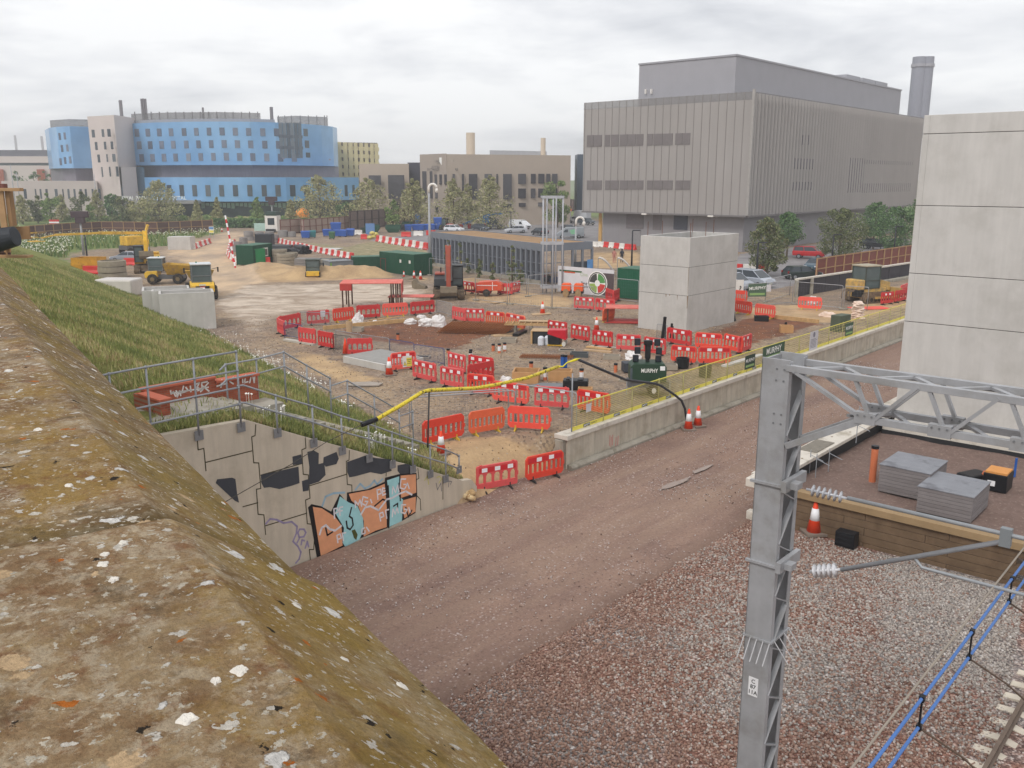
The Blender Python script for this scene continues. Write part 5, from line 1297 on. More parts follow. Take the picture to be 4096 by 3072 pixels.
def dumper(label,q,yaw,sc=1,front=True):
 t=thing('site_dumper',label,'dumper',G(q),yaw,'yellow site dumpers');t.scale=(sc,)*3
 obj('chassis',MB().box(-2.3,1.9,-.55,.55,.55,1.0),M('grey_frame',(96,96,98),.6),t,bevel=.04)
 obj('bonnet',hull(MB(),[(x,y*.95,z)for x,z in((-2.4,.7),(-2.45,1.25),(-1.0,.8),(-1.0,1.55),(-2.2,1.5))for y in(-1,1)]),YELL,t,bevel=.05)
 obj('grille',MB().box(-2.47,-2.42,-.55,.55,.75,1.25),BLACK,t)
 obj('number_plate',MB().box(-2.5,-2.475,-.26,.26,1.28,1.4),M('plate_pale',(214,212,196),.5),t)
 m_=MB().prism([(-.22,0),(.22,0),(0,-.36)],0,.02,'y');o_=obj('warning_triangle',m_,M('barrier_red',(205,42,46)),t);o_.location=(-2.49,0,1.2);o_.rotation_euler.z=R(-90)
 cab(t,-2.0,-.35,-.8,.8,1.5,3.0,frame=M('cab_grey',(110,114,116),.5),roof=M('cab_roof_white',(206,210,212),.5))
 m=MB();lo=[(.0,-.55),(1.9,-.55),(1.9,.55),(.0,.55)];hi=[(-.3,-1.15),(3.1,-1.15),(3.1,1.15),(-.3,1.15)]
 vs=[(x,y,1.05)for x,y in lo]+[(x,y,2.0+(.1 if x>1 else .35))for x,y in hi];vi=[(x*.95+.08,y*.9,1.12)for x,y in lo]+[(x*.96+.05,y*.93,2.0+(.1 if x>1 else .35))for x,y in hi]
 m.add(vs+vi,[(0,1,2,3)]+[(i,(i+1)%4,(i+1)%4+4,i+4)for i in range(4)]+[(8,9,10,11)]+[(8+i,8+(i+1)%4,12+(i+1)%4,12+i)for i in range(4)]+[(4+i,4+(i+1)%4,12+(i+1)%4,12+i)for i in range(4)])
 obj('skip',m,M('skip_yellow',(198,158,50),.6,.15,2,dirt=(150,120,84),dscale=2,dlo=.42,dhi=.66),t)
 for x in(-1.55,1.3):
  for y in(-1,1):w_=obj('wheel',MB().lathe([(0,-.22),(.5,-.22),(.6,-.14),(.6,.14),(.5,.22),(0,.22)],(x,y*1.0,.6),18,'y'),RUBBER,t);obj('hub',MB().lathe([(0,-.235),(.25,-.23),(.25,.23),(0,.235)],(x,y*1.0,.6),12,'y'),M('hub_dusty',(120,104,76),.8),w_)
 m=MB()
 for y in(-1,1):m.tube([(-1.9,y*.85,2.6),(-1.95,y*1.35,2.7)],.02,6).box(-2.0,-1.9,y*1.35-.06,y*1.35+.06,2.35,2.75)
 obj('mirror',m,BLACK,t);obj('beacon',MB().lathe([(.06,3.07),(.06,3.17),(0,3.2)],(-1.0,.3,0),10),M('beacon_green',(40,120,90),.3),t)
 return t
dumper('yellow dumper seen from behind its skip, farther left of the pair',zA(1660,695),R(8),.9)
dumper('yellow dumper with its nose to the camera, nearer right one of the pair',zA(1985,835),R(112),1.08)
def dozer():
 t=thing('bulldozer','small yellow bulldozer with dark cab in front of the white-topped wall','bulldozer',G(zL(1640,1120)),R(24));t.scale=(1.1,1.1,1.18);DY=M('dozer_yellow',(206,168,92),.7,.15,3,dirt=(150,132,100),dscale=3,dlo=.42,dhi=.62)
 tracks(t,2.9,.5,1.7,.8)
 obj('hull',hull(MB(),[(x,y*.7,z)for x,z in((-1.5,.4),(-1.5,1.0),(1.3,.4),(1.3,1.1))for y in(-1,1)]),DY,t,bevel=.04)
 obj('bonnet',hull(MB(),[(x,y*.5,z)for x,z in((.5,1.0),(.5,1.75),(1.9,.8),(1.9,1.45))for y in(-1,1)]),DY,t,bevel=.05)
 obj('tank',MB().box(-1.75,-1.1,-.75,.75,1.0,1.75),DY,t,bevel=.08)
 obj('battery_box',MB().box(-1.9,-1.2,-.8,-.2,.5,1.0),BLACK,t)
 cab(t,-1.1,.5,-.75,.75,1.05,2.75,frame=M('cab_green_grey',(66,74,68),.6),roof=M('cab_dusty',(168,160,140),.8))
 m=MB();m.prism([(2.1,.05),(2.25,.05),(2.12,.5),(2.3,1.05),(2.2,1.05),(2.0,.5)],-1.4,1.4,'y');obj('blade',m,M('blade_worn',(170,140,80),.6,.2,3),t)
 obj('push_arm',MB().beam((-.3,-1.15,.4),(2.1,-1.15,.4),.12,.16).beam((-.3,1.15,.4),(2.1,1.15,.4),.12,.16),DY,t)
 m=MB();
 for y in(-.4,.0,.4):m.beam((-1.6,y,1.0),(-2.3,y,.9),.1,.12).beam((-2.3,y,.95),(-2.35,y,.3),.08,.1)
 obj('ripper',m,M('track_steel',(104,90,76)),t)
dozer()
def roller():
 t=thing('trench_roller','orange remote-controlled trench roller in front of the logo banner','roller',G(zK(525,1212)),R(-12));t.scale=(.77,.85,1.08)
 for x in(-.75,.75):
  obj('body',hull(MB(),[(x+a*.55,y*.5,z)for a,z in((-1,.55),(-1,1.05),(-.8,1.2),(.8,1.2),(1,1.05),(1,.55))for y in(-1,1)]),M('roller_orange',(238,96,40),.45,.08),t,bevel=.06)
  obj('lower_frame',MB().box(x-.6,x+.6,-.4,.4,.35,.6),BLACK,t)
  for y in(-1,1):
   m=MB().lathe([(0,-.14),(.36,-.14),(.36,.14),(0,.14)],(x,y*.42,.38),16,'y')
   for k in range(10):a=k*.628;m.box(x+.35*math.cos(a)-.04,x+.35*math.cos(a)+.04,y*.42-.15,y*.42+.15,.38+.35*math.sin(a)-.04,.38+.35*math.sin(a)+.04)
   obj('drum',m,M('drum_muddy',(160,132,96),.9,.2,5),t)
roller()
def compressor():
 t=thing('compressor','orange-red towable air compressor with white edge lines','compressor',G(zC(870,815)),R(-6))
 obj('hood',hull(MB(),[(x,y*.72,z)for x,z in((-1.1,.5),(-1.15,.9),(-.9,1.3),(.9,1.45),(1.35,1.1),(1.4,.55))for y in(-1,1)]),M('compressor_red',(214,84,52),.45,.08),t,bevel=.08)
 obj('edge_line',MB().box(-1.0,.95,-.745,-.73,1.0,1.06).box(.45,.5,-.745,-.73,.6,1.35),WHITE,t)
 for y in(-1,1):obj('wheel',MB().lathe([(0,-.1),(.3,-.1),(.34,-.06),(.34,.06),(.3,.1),(0,.1)],(-.1,y*.8,.34),14,'y'),RUBBER,t)
 obj('drawbar',MB().beam((-1.1,0,.5),(-2.4,0,.45),.1,.1).tube([(-2.2,0,.45),(-2.2,0,0)],.04,8),BLACK,t)
compressor()
def generator():
 t=thing('generator','red-topped black mobile generator beside the plywood-covered chamber','generator',G(zF(1060,445)),R(-12));t.scale=(.75,.85,.95)
 obj('lower_case',hull(MB(),[(x,y*.5,z)for x,z in((-.8,.12),(-.85,.75),(.3,.12),(.3,.8))for y in(-1,1)]),BLACK,t,bevel=.06)
 obj('red_cover',hull(MB(),[(x,y*.52,z)for x,z in((-.85,.85),(-.8,1.12),(.75,1.15),(.8,.45),(.3,.75))for y in(-1,1)]),M('generator_red',(196,32,48),.4,.06),t,bevel=.03)
 for y in(-1,1):obj('wheel',MB().lathe([(0,-.05),(.17,-.05),(.17,.05),(0,.05)],(.62,y*.52,.19),14,'y'),M('wheel_pale',(206,204,196),.6),t)
 obj('drip_edge',MB().box(-.85,.5,-.56,.56,.04,.09),YELL,t)
generator()
def light_tower():
 t=thing('lighting_tower','green mobile lighting tower with black lamp heads behind the yellow fence','lighting tower',G(zF(1930,930),SITE),R(-2));t.scale=(.82,.9,1.08)
 gm=M('tower_green',(40,66,50),.5,.06)
 hood=obj('hood',hull(MB(),[(x,y*.7,z)for x,z in((-1.1,.75),(-1.1,1.45),(-.9,1.6),(.95,1.6),(1.1,1.45),(1.1,.75))for y in(-1,1)]),gm,t,bevel=.03)
 obj('louvre',MB().box(-1.12,-.98,-.712,-.7,.85,1.4),M('louvre_grey',(80,90,96),.5),t)
 m=text_mb('MURPHY',.26);l_=obj('lettering',m,LET,t);l_.location=(.05,-.72,1.28)
 obj('label_plate',MB().box(.7,1.0,-.716,-.706,1.3,1.5),WHITE,t)
 obj('frame',MB().box(-1.2,1.3,-.6,.6,.45,.72),M('grey_frame',(96,96,98)),t)
 for y in(-1,1):
  w_=obj('wheel',MB().lathe([(0,-.1),(.3,-.1),(.35,-.06),(.35,.06),(.3,.1),(0,.1)],(.35,y*.75,.35),16,'y'),RUBBER,t);obj('hub',MB().lathe([(0,-.11),(.14,-.11),(.14,.11),(0,.11)],(.35,y*.75,.35),10,'y'),WHITEP,w_)
 for x in(-1.3,1.35):obj('stabiliser',MB().tube([(x,-.6,.1),(x,-.6,.8)],.035,6),GALV,t)
 obj('mast',MB().box(-.12,.12,-.1,.1,1.6,1.9).box(-.17,.17,-.14,.14,1.75,2.55).box(-.26,.26,-.18,.18,2.4,2.62),M('mast_black',(26,26,28),.5),t,bevel=.03)
 m=MB()
 for z in(2.5,2.15):m.beam((-.85,0,z),(.85,0,z),.05,.05)
 obj('cross_bar',m,M('barrier_red',(205,42,46)),t)
 for x, z in((-.66,2.55),(.56,2.53),(-.64,2.14),(.68,2.12),(-.74,1.76),(.66,1.74)):
  h_=obj('lamp_head',MB().box(x-.18,x+.18,-.16,.1,z-.16,z+.16),BLACK,t,bevel=.03);obj('lamp_glass',MB().box(x-.14,x+.14,-.172,-.16,z-.11,z+.11),M('lens_dark',(44,50,58),.15),h_)
light_tower()
# blue cherry picker and red telehandler behind the shelter
def picker():
 t=thing('cherry_picker','blue self-propelled cherry picker in the car park','aerial lift',G(zM(1590,1290)),R(-8))
 bl_=M('picker_blue',(46,110,170),.5,.1)
 obj('chassis',MB().box(-1.5,1.8,-1,1,.5,1.1),M('grey_frame',(96,96,98)),t,bevel=.05);obj('turret',MB().box(-1.6,.9,-.8,.8,1.1,2.3),M('picker_dark',(60,66,72),.6),t,bevel=.1)
 obj('counterweight',MB().box(-2.4,-.9,-.9,.9,1.4,3.0),bl_,t,bevel=.1)
 obj('boom',MB().beam((-1.2,0,3.1),(-7.0,0,1.0),.3,.35).beam((-1.2,0,3.1),(2.0,0,3.4),.3,.35),bl_,t,bevel=.02)
 m=MB()
 for z in(.5,1.0,1.5):m.box(-8.2,-7,-.8,-.76,z,z+.05).box(-8.2,-7,.76,.8,z,z+.05).box(-8.2,-8.15,-.8,.8,z,z+.05)
 obj('basket',m.box(-8.2,-7,-.8,.8,.45,.5),M('basket_grey',(120,110,80),.6),t)
 for x in(-1,1.3):
  for y in(-1,1):obj('wheel',MB().lathe([(0,-.15),(.4,-.15),(.46,-.1),(.46,.1),(.4,.15),(0,.15)],(x,y,.46),14,'y'),RUBBER,t)
picker()
def telehandler():
 t=thing('tractor','small red tractor beside the stacked blue bins','tractor',G(zM(1060,1300)),R(-20));pm=M('tractor_red',(200,52,44),.45)
 obj('bonnet',MB().box(.2,1.7,-.4,.4,.8,1.35),pm,t,bevel=.08);cab(t,-1.1,.3,-.65,.65,.9,2.4);obj('arch',MB().box(-1.4,-.3,-.9,.9,.7,1.0),pm,t,bevel=.05)
 for x, r in((-.8,.65),(1.2,.42)):
  for y in(-1,1):obj('wheel',MB().lathe([(0,-.16),(r*.9,-.16),(r,-.1),(r,.1),(r*.9,.16),(0,.16)],(x,y*.8,r),16,'y'),RUBBER,t)
telehandler()
def green_machine():
 t=thing('loading_shovel','green and white machine by the far dark fence','loader',G(zM(1970,1165)),R(-6));pm=M('machine_green',(66,138,80),.5,.2)
 obj('body',hull(MB(),[(x,y*.9,z)for x,z in((-1.6,.6),(-1.6,1.8),(.4,2.3),(1.9,.6),(1.8,1.5))for y in(-1,1)]),pm,t,bevel=.06);obj('hopper',hull(MB(),[(-2.6,y,z)for y in(-.9,.9)for z in(.8,2.2)]+[(-1.6,y,z)for y in(-.9,.9)for z in(.6,2.4)]),M('pale_green',(196,206,180),.6),t)
 for x in(-1,1.1):
  for y in(-1,1):obj('wheel',MB().lathe([(0,-.15),(.45,-.15),(.5,.1),(0,.15)],(x,y*.95,.5),14,'y'),RUBBER,t)
green_machine()
def gatehouse_vehicle():
 t=thing('gate_cabin','white gate cabin with dark windows at the site entrance','cabin',G(zB(722,192)),R(-6))
 obj('cabin',MB().box(-1.3,1.3,-1.1,1.1,.2,3.4),WHITEP,t,bevel=.04);obj('window',MB().box(-.7,.75,-1.115,-1.1,1.5,2.9),GLASS,t);obj('roof',MB().box(-1.0,1.2,-1.2,1.2,3.4,4.2),M('roof_green',(44,66,58),.6),t,bevel=.05);obj('step',MB().box(-.9,.9,-1.9,-1.1,0,.7),BLACK,t)
gatehouse_vehicle()
def far_cabin():
 t=thing('shower_cabin','small white framed booth behind the red and white blocks','cabin',G(zK(460,375)),R(-4))
 obj('frame',MB().box(-1.1,1.1,-.8,.8,.0,2.6),WHITEP,t,bevel=.03)
 for x in(-.55,.5):obj('window',MB().box(x-.3,x+.3,-.82,-.8,.9,2.2),GLASS,t)
far_cabin()
# small half-buried cab (green roller seat) beyond the sand bund
t=thing('small_dumper','small grey-green machine cab showing behind the sand bund','dumper',G(zB(1115,640)),R(-80));cab(t,-.7,.7,-.75,.75,.75,2.0,frame=M('cab_green_grey',(66,74,68),.6));obj('body',MB().box(-1.2,1.4,-.7,.7,.3,.8),YELL,t,bevel=.05);obj('mirror',MB().tube([(.6,.8,1.6),(.6,1.15,1.6)],.02,6).box(.55,.62,1.1,1.25,1.3,1.7),BLACK,t)
for y in(-1,1):
 for x in(-.8,.9):obj('wheel',MB().lathe([(0,-.12),(.35,-.12),(.35,.12),(0,.12)],(x,y*.7,.35),14,'y'),RUBBER,t)
# ------------------------------------------------------------------ containers, cabins, concrete, stacks
def container(q1,q2,d,h,mat,label,name='storage_container',cat='container',ribs=True,roofm=None):
 mid, yaw, L=seg(q1,q2);n=Vector((-math.sin(yaw),math.cos(yaw),0));c=mid+n*d/2
 t=thing(name,label,cat,c,yaw)
 m=MB().box(-L/2,L/2,-d/2,d/2,.08,h)
 body=obj('body',m,mat,t)
 if ribs:
  m=MB();k=-L/2+.2
  while k<L/2-.2:m.box(k,k+.09,-d/2-.025,-d/2+.01,.25,h-.18);k+=.25
  k=-d/2+.2
  while k<d/2-.2:m.box(-L/2-.025,-L/2+.01,k,k+.09,.25,h-.18).box(L/2-.01,L/2+.025,k,k+.09,.25,h-.18);k+=.25
  obj('corrugation',m,mat,body)
 obj('roof',MB().box(-L/2-.05,L/2+.05,-d/2-.05,d/2+.05,h,h+.08),roofm or mat,t,bevel=.02)
 m=MB()
 for x in(-L/2,L/2):
  for y in(-d/2,d/2):m.box(x-.05,x+.05,y-.05,y+.05,0,h)
 obj('corner_post',m,mat,t);return t, L
GRN2=M('green_roof',(62,104,84),.6,.15,1,dirt=(90,118,96),dscale=2,dlo=.5,dhi=.7)
t, L=container(zB(528,525),zB(715,495),2.4,2.5,GREENC,'dark green site office with one white-framed window','site_office','cabin',roofm=GRN2)
w_=obj('window',MB().box(-.0,1.15,-1.26,-1.2,1.0,2.1),WHITEP,t);obj('pane',MB().box(.15,1.0,-1.275,-1.26,1.15,1.95),M('pane_brown',(96,86,82),.3),w_)
container(zB(468,520),zB(528,524),2.0,2.0,M('bright_green',(44,138,84),.5,.1),'bright green tall cabinet at the site office end','site_cabinet','cabinet',False)
t, L=container(zB(1280,612),zB(1505,598),2.0,1.45,M('container_grey',(120,124,128),.5,.1,1.5),'grey storage container left of the green ones',ribs=False)
obj('green_panel',MB().box(-L/2-.02,-L/2+.25,-1.01,-.95,.3,1.35),M('lime',(120,170,80),.6),t)
container(zB(1510,590),zB(1790,582),2.0,1.75,GREENC,'medium dark green container between the grey and the big green one',roofm=GRN2)
t, L=container(zB(1775,590),zB(2108,628),2.6,2.4,GREENC,'big dark green container in the middle of the yard',roofm=GRN2)
for x in(.55,2.2):obj('label_plate',MB().box(x,x+.3,-1.34,-1.3,1.4,1.75),WHITEP,t)
obj('door_frame',MB().box(-L/2+.5,-L/2+.55,-1.66,-1.62,.1,1.7).box(-L/2+1.4,-L/2+1.45,-1.66,-1.62,.1,1.7).box(-L/2+.5,-L/2+1.45,-1.66,-1.62,1.7,1.75),M('frame_red',(120,40,44),.6),t)
container(zK(1025,1225),zK(1420,1265),2.6,2.75,M('container_green_b',(24,92,66),.5,.08),'long bright green container behind the lift shaft and logo banner',roofm=GRN2)
# precast concrete chamber boxes at the foot of the bank
def open_box(a,b,depth,h,label,wall=.16,group='open-topped concrete boxes'):
 mid=(a+b)/2;d=b-a;yaw=math.atan2(d.y,d.x);L=math.hypot(d.x,d.y);n=Vector((-math.sin(yaw),math.cos(yaw),0));c=mid+n*depth/2
 t=thing('concrete_box',label,'concrete box',c,yaw,group);m=MB();x, y=L/2, depth/2
 obj('front_panel',MB().box(-x,x,-y,-y+wall,0,h),CONC,t,bevel=.01);obj('back_panel',MB().box(-x,x,y-wall,y,0,h),CONC,t,bevel=.01)
 obj('side_panel',MB().box(-x,-x+wall,-y+wall,y-wall,0,h-.005),CONC,t);obj('side_panel',MB().box(x-wall,x,-y+wall,y-wall,0,h-.005),CONC,t);return t
a, b=G(zA(1590,1170)), G(zA(2130,1140));nrm=Vector((-(b-a).y,(b-a).x,0)).normalized();sh=(b-a).normalized()
open_box(a,b,2.2,2.72,'nearest open-topped pale concrete box below the grass bank')
open_box(a+nrm*2.3-sh*.5,b+nrm*2.3-sh*.5,1.0,2.7,'second open-topped concrete box, tight behind the nearest one')
open_box(a+nrm*3.5-sh*1.2,b+nrm*3.5-sh*1.6,2.8,2.6,'farthest and widest-open of the three concrete boxes')
tag(obj('sheeted_stack',MB().box(-1.8,1.8,-1.2,1.2,0,1.6),M('plastic_sheet',(206,200,194),.35,.1,1,.6,6),loc=G(zA(1180,815)),yaw=R(-5),bevel=.15),'white plastic sheeted stack left of the concrete boxes','stack')
tag(obj('concrete_cube',MB().box(-1.75,1.75,-1.2,1.2,0,2.0).box(-.4,.4,-1.205,-1.2,.3,.5),CONC,loc=G(zA(1790,362)),yaw=R(2),bevel=.05),'pale concrete cube beside the far track','concrete block')
# big square slab near the barriers
a, b=G(zE(915,740)), G(zE(1325,830));d=b-a;yaw=math.atan2(d.y,d.x);L=d.length;n=Vector((-math.sin(yaw),math.cos(yaw),0))
t=thing('concrete_slab','thick pale concrete slab lying on the mud behind the warning sign','slab',(a+b)/2+n*1.5,yaw)
obj('slab',MB().box(-L/2,L/2,-1.5,1.5,.0,.42),CONC,t,bevel=.02);obj('cover',MB().box(-L/2+.05,L/2-.1,-1.35,1.4,.42,.45),M('cover_grey',(150,148,144),.7,.1,3),t)
for i, (q,lab)in enumerate(((zE(1130,960),'broken flat grey slab lying on the mud by the hand rails'),(zC(1380,1005),'pale board lying under the cone in the middle of the site'),(zC(960,885),'pale board lying by the compressor mesh fence'),(zF(1460,190),'pale board by the orange barrier and pink-topped table'))):
 tag(obj('board',MB().prism([(-.9,-.35),(-.3,-.5),(.8,-.45),(.95,.1),(.2,.45),(-.7,.3)],0,.06,'z'),WOODP if i else M('grey_slab',(160,150,140),.9,.15),loc=G(q)+Vector((0,0,.04)),yaw=i*.5),lab,'board')
# pink-red plywood shelters
PINK=M('pink_ply',(214,108,96),.7,.1,2,dirt=(226,150,130),dscale=2,dlo=.5,dhi=.7);DW=M('dark_timber',(84,60,48),.85,.2,3)
def table(q,yaw,L,d,h,label,skirt=0,name='site_shelter',legs=None):
 t=thing(name,label,'shelter' if skirt else 'table',G(q),yaw)
 obj('top',MB().box(-L/2,L/2,-d/2,d/2,h-.06,h),PINK,t)
 if skirt:obj('skirt',MB().box(-L/2,-L/2+.05,-d/2,d/2,h-skirt,h-.07).box(-L/2,-L/2+1.0,-d/2-.02,-d/2+.03,h-skirt,h-.07).box(L/2-.05,L/2,-d/2,d/2,h-skirt*1.6,h-.07),M('red_ply',(184,66,60),.7,.12),t)
 for x in(-L/2+.2,-L/2+.7,L/2-.9,L/2-.5,L/2-.15)if skirt else(-L/2+.15,L/2-.15):
  for y in(-d/2+.1,d/2-.1):obj('leg',MB().box(x-.06,x+.06,y-.06,y+.06,0,h-.06),DW,t)
 return t
table(zB(1700,925),R(4),5.2,3.0,2.2,'open shelter with pinkish-red plywood roof behind the barriers',.62)
table(zB(2080,912),R(0),3.9,1.7,.85,'low pinkish-red board table carrying the digger bucket',0,'board_table')
t=table(zF(1760,215),R(-6),3.6,2.0,1.2,'pink-topped table left of the middle lift shaft',0,'board_table')
obj('base_board',MB().box(-1.9,1.9,-1.0,1.0,.03,.1),M('red_ply',(184,66,60)),t)
# stacks of concrete rings
def ring_stack(q,r,n,hh,label,mat=None,cat='concrete rings',sc=1,z=0):
 r*=.68
 p=G(q);p.z=ground_z(p.x,p.y)+z;t=thing('ring_stack',label,cat,p)
 for i in range(n):
  o_=(rng.uniform(-.05,.05),rng.uniform(-.05,.05),i*hh)
  obj('ring',MB().lathe([(r*.8,.01),(r,.01),(r*1.0,hh*.4),(r*.985,hh*.9),(r*.8,hh*.95),(r*.8,.01)],o_,24),mat or M('ring_concrete',(150,140,124),.9,.15,2,.3),t,smooth=False)
 return t
ring_stack(zB(848,545),1.55,4,.38,'nearest stack of four broad concrete rings on the sand heap')
ring_stack(zB(790,495),1.45,5,.36,'taller stack of concrete rings behind the broad four')
ring_stack(zB(900,500),1.2,4,.36,'short stack of concrete rings against the black pipes')
for i, (x,y,r,h,lab)in enumerate(((485,275,1.3,1.7,'large grey concrete pipe ring leftmost in the far pipe yard'),(588,272,1.25,1.6,'large grey concrete pipe ring behind the black pipe pallet'),(690,265,1.2,1.5,'grey concrete pipe ring third from the left in the yard'),(735,300,1.1,1.5,'grey concrete pipe ring right of the black pallet'),(815,240,1.4,1.3,'wide pale concrete ring nearest the brown panel fence'),(905,240,1.1,1.0,'tan concrete ring beside the blue tubs'),(430,310,1.0,1.2,'grey ring low on the left of the pipe yard'),(375,345,.9,1.0,'broken grey ring by the curved barrier row'),(450,375,.9,1.1,'grey concrete post block by the green office'),(370,385,.8,1.0,'tan concrete block inside the curved row'))):
 ring_stack(zB(x,y),r,1 if i>3 else 2,h/(1 if i>3 else 2),lab,M('ring_grey',(140,136,134),.9,.15,1.5,.3))
ring_stack(zA(1110,640),2.2,3,.65,'large grey-brown concrete rings beside the yellow skip',M('ring_concrete',(150,140,124)))
ring_stack(zB(2030,658),1.1,1,.25,'low concrete ring lying by the orange excavator')
tag(obj('pipe_pallet',MB().box(-1.4,1.4,-1,1,0,1.9),M('pallet_black',(44,46,50),.6,.2,5),loc=G(zB(640,322)),yaw=0,bevel=.1),'black wrapped pallet of pipe fittings in the pipe yard','pallet')
def pipe_bundle(q,yaw,n,L,r,label,mat=BLACK,rows_=2):
 r*=.75;L*=.8
 p=G(q);p.z=ground_z(p.x,p.y);t=thing('pipe_bundle',label,'pipes',p,yaw);k=0
 for j in range(rows_):
  for i in range(n-j):
   y=(i-(n-j-1)/2)*r*2.05;z=r+j*r*1.75
   obj('pipe',MB().lathe([(r*.85,-L/2),(r,-L/2),(r,L/2),(r*.85,L/2),(r*.85,-L/2)],(0,y,z),14,'x'),mat,t,smooth=False)
 return t
pipe_bundle(zB(1000,400),R(120),3,5,.42,'tall bundle of big black pipes pointing away by the ring stacks')
pipe_bundle(zB(780,370),R(175),4,5,.3,'grey-black pipes laid flat right of the site office',M('pipe_dark',(70,72,76),.6),2)
pipe_bundle(zB(905,440),R(60),1,1.6,.85,'wide black pipe mouth facing the camera by the rings',rows_=1)
pipe_bundle(zB(1200,475),R(170),3,9,.25,'long dark pipes laid along the long barrier row',M('pipe_dark',(70,72,76),.6),1)
for q, lab, m_, dims in((zB(1060,515),'grey kerb stack lying on the sand behind the small cab',M('ring_grey',(140,136,134)),(1.6,.9,.9)),(zB(1190,510),'pale plank-topped pallet right of the kerb stack',CONCD,(1.2,.8,.7)),(zB(1100,360),'white sheet spread beside the long barrier row',M('plastic_sheet',(206,200,194)),(4.5,2.0,.06))):
 p=G(q);p.z=ground_z(p.x,p.y);x, y, h=dims;t=thing('material_stack',lab,'stack',p,R(-8))
 if h>.1:
  for i in range(3):obj('layer',MB().box(-x+.1*i,x,-y,y-.05*i,i*h/3,(i+1)*h/3-.03),m_,t,bevel=.02)
  obj('pallet',MB().box(-x-.05,x+.05,-y-.05,y+.05,-.12,0),DW,t)
 else:obj('sheet',MB().box(-x,x,-y,y,0.02,h),m_,t)
# skips, bins
def skip(q,yaw,L,h,d,mat,label,cat='skip',name='waste_skip'):
 L*=.72;h*=.85
 t=thing(name,label,cat,G(q),yaw);x, y=L/2, d/2
 vs=[(-x*.62,-y*.85,.05),(x*.62,-y*.85,.05),(x*.62,y*.85,.05),(-x*.62,y*.85,.05),(-x,-y,h*.55),(x,-y,h*.55),(x,y,h*.55),(-x,y,h*.55),(-x*.92,-y,h),(x*.92,-y,h),(x*.92,y,h),(-x*.92,y,h)]
 m=MB().add(vs,[(3,2,1,0)]+[(i,(i+1)%4,(i+1)%4+4,i+4)for i in range(4)]+[(4+i,4+(i+1)%4,(i+1)%4+8,i+8)for i in range(4)]);obj('body',m,mat,t)
 obj('load',MB().box(-x*.88,x*.88,-y*.9,y*.9,h*.6,h*.86),M('skip_load',(128,106,84),.95,.4,4,.8,8),t,bevel=.1)
 obj('rim',MB().box(-x*.95,x*.95,-y-.04,-y+.04,h-.08,h).box(-x*.95,x*.95,y-.04,y+.04,h-.08,h),mat,t);return t
skip(zA(885,590),R(-4),4.6,2.1,2.2,M('skip_mustard',(206,150,40),.55,.15,1.5,dirt=(150,100,50),dscale=2),'mustard yellow skip at the edge of the bank')
skip(zM(250,1330),R(3),4.2,1.9,2.2,GREENC,'dark green skip heaped with green waste by the dark fence')
skip(zM(480,1325),R(2),4.4,1.8,2.2,GREENC,'dark green skip right of the heaped one')
skip(zM(640,1265),R(0),3.6,1.4,2,M('skip_green_b',(40,84,64),.6),'green tipping skip behind the blue bins')
skip(zM(160,1330),R(3),2.0,1.2,1.6,M('skip_dark',(46,66,52),.6),'small dark green bin left of the skips')
def bin_(q,w,h,col,label,yaw=0,group='blue recycling bins',z=0):
 t=thing('wheeled_bin',label,'bin',G(q)+Vector((0,0,z)),yaw,group);mt=M('bin_%d_%d'%col[:2],col,.5,.08)
 obj('body',hull(MB(),[(x*w*.42,y*.5,.15)for x in(-1,1)for y in(-.8,.8)]+[(x*w*.5,y*.5,h*.85)for x in(-1,1)for y in(-1,1)]),mt,t);obj('lid',hull(MB(),[(x*w*.53,y*.55,h*.86)for x in(-1,1)for y in(-1,1)]+[(x*w*.45,y*.4,h)for x in(-1,1)for y in(-1,1)]),mt,t)
 for x in(-w*.35,w*.35):obj('wheel',MB().lathe([(0,-.04),(.1,-.04),(.1,.04),(0,.04)],(x,-.4,.1),10,'y'),BLACK,t)
 return t
BLU=(44,88,168)
for i, (q,w,lab,z)in enumerate(((zM(645,1312),1.5,'blue bin first from the left in the row right of the skips',0),(zM(725,1308),1.5,'blue bin second from the left, lid raised',0),(zM(785,1308),1.3,'blue bin third from the left beside the raised lid one',0),(zM(845,1306),1.4,'blue bin fourth from the left in the row',0),(zM(905,1303),1.4,'blue bin under the left edge of the stacked pair',0),(zM(970,1300),1.9,'lower blue bin of the stacked pair beside the tractor',0),(zM(972,1300),1.8,'upper blue bin of the stacked pair beside the tractor',1.3),(zM(585,1312),1.2,'black bin between the green skip and the blue bins',0),
(zM(8,1362),1.6,'blue tub nearest the white block on the left',0),(zB(1040,255),1.6,'blue tub behind the wire fence at the pipe yard',0),(zB(1105,250),1.4,'teal tub right of the pipe yard blue tub',0),(zB(1255,235),1.8,'blue tub left of the double stacked tubs',0),(zB(1335,238),2.0,'lower blue tub of the double stack',0),(zB(1340,238),2.0,'upper blue tub of the double stack',1.3),(zB(1410,240),1.4,'blue tub right of the double stack',0),(zB(1475,235),1.6,'blue tub beside the white block in the yard',0),(zB(1300,262),1.0,'green wheeled bin in front of the blue tubs',0))):
 c_=BLU if 'blue' in lab[:12]or 'blue' in lab.split(' ')[1]else(BLU if lab.startswith(('lower','upper'))else(40,42,46)if lab.startswith('black')else(46,120,124)if lab.startswith('teal')else(60,100,70))
 bin_(q,w,1.4,c_,lab,R(rng.uniform(-8,8)),z=z)
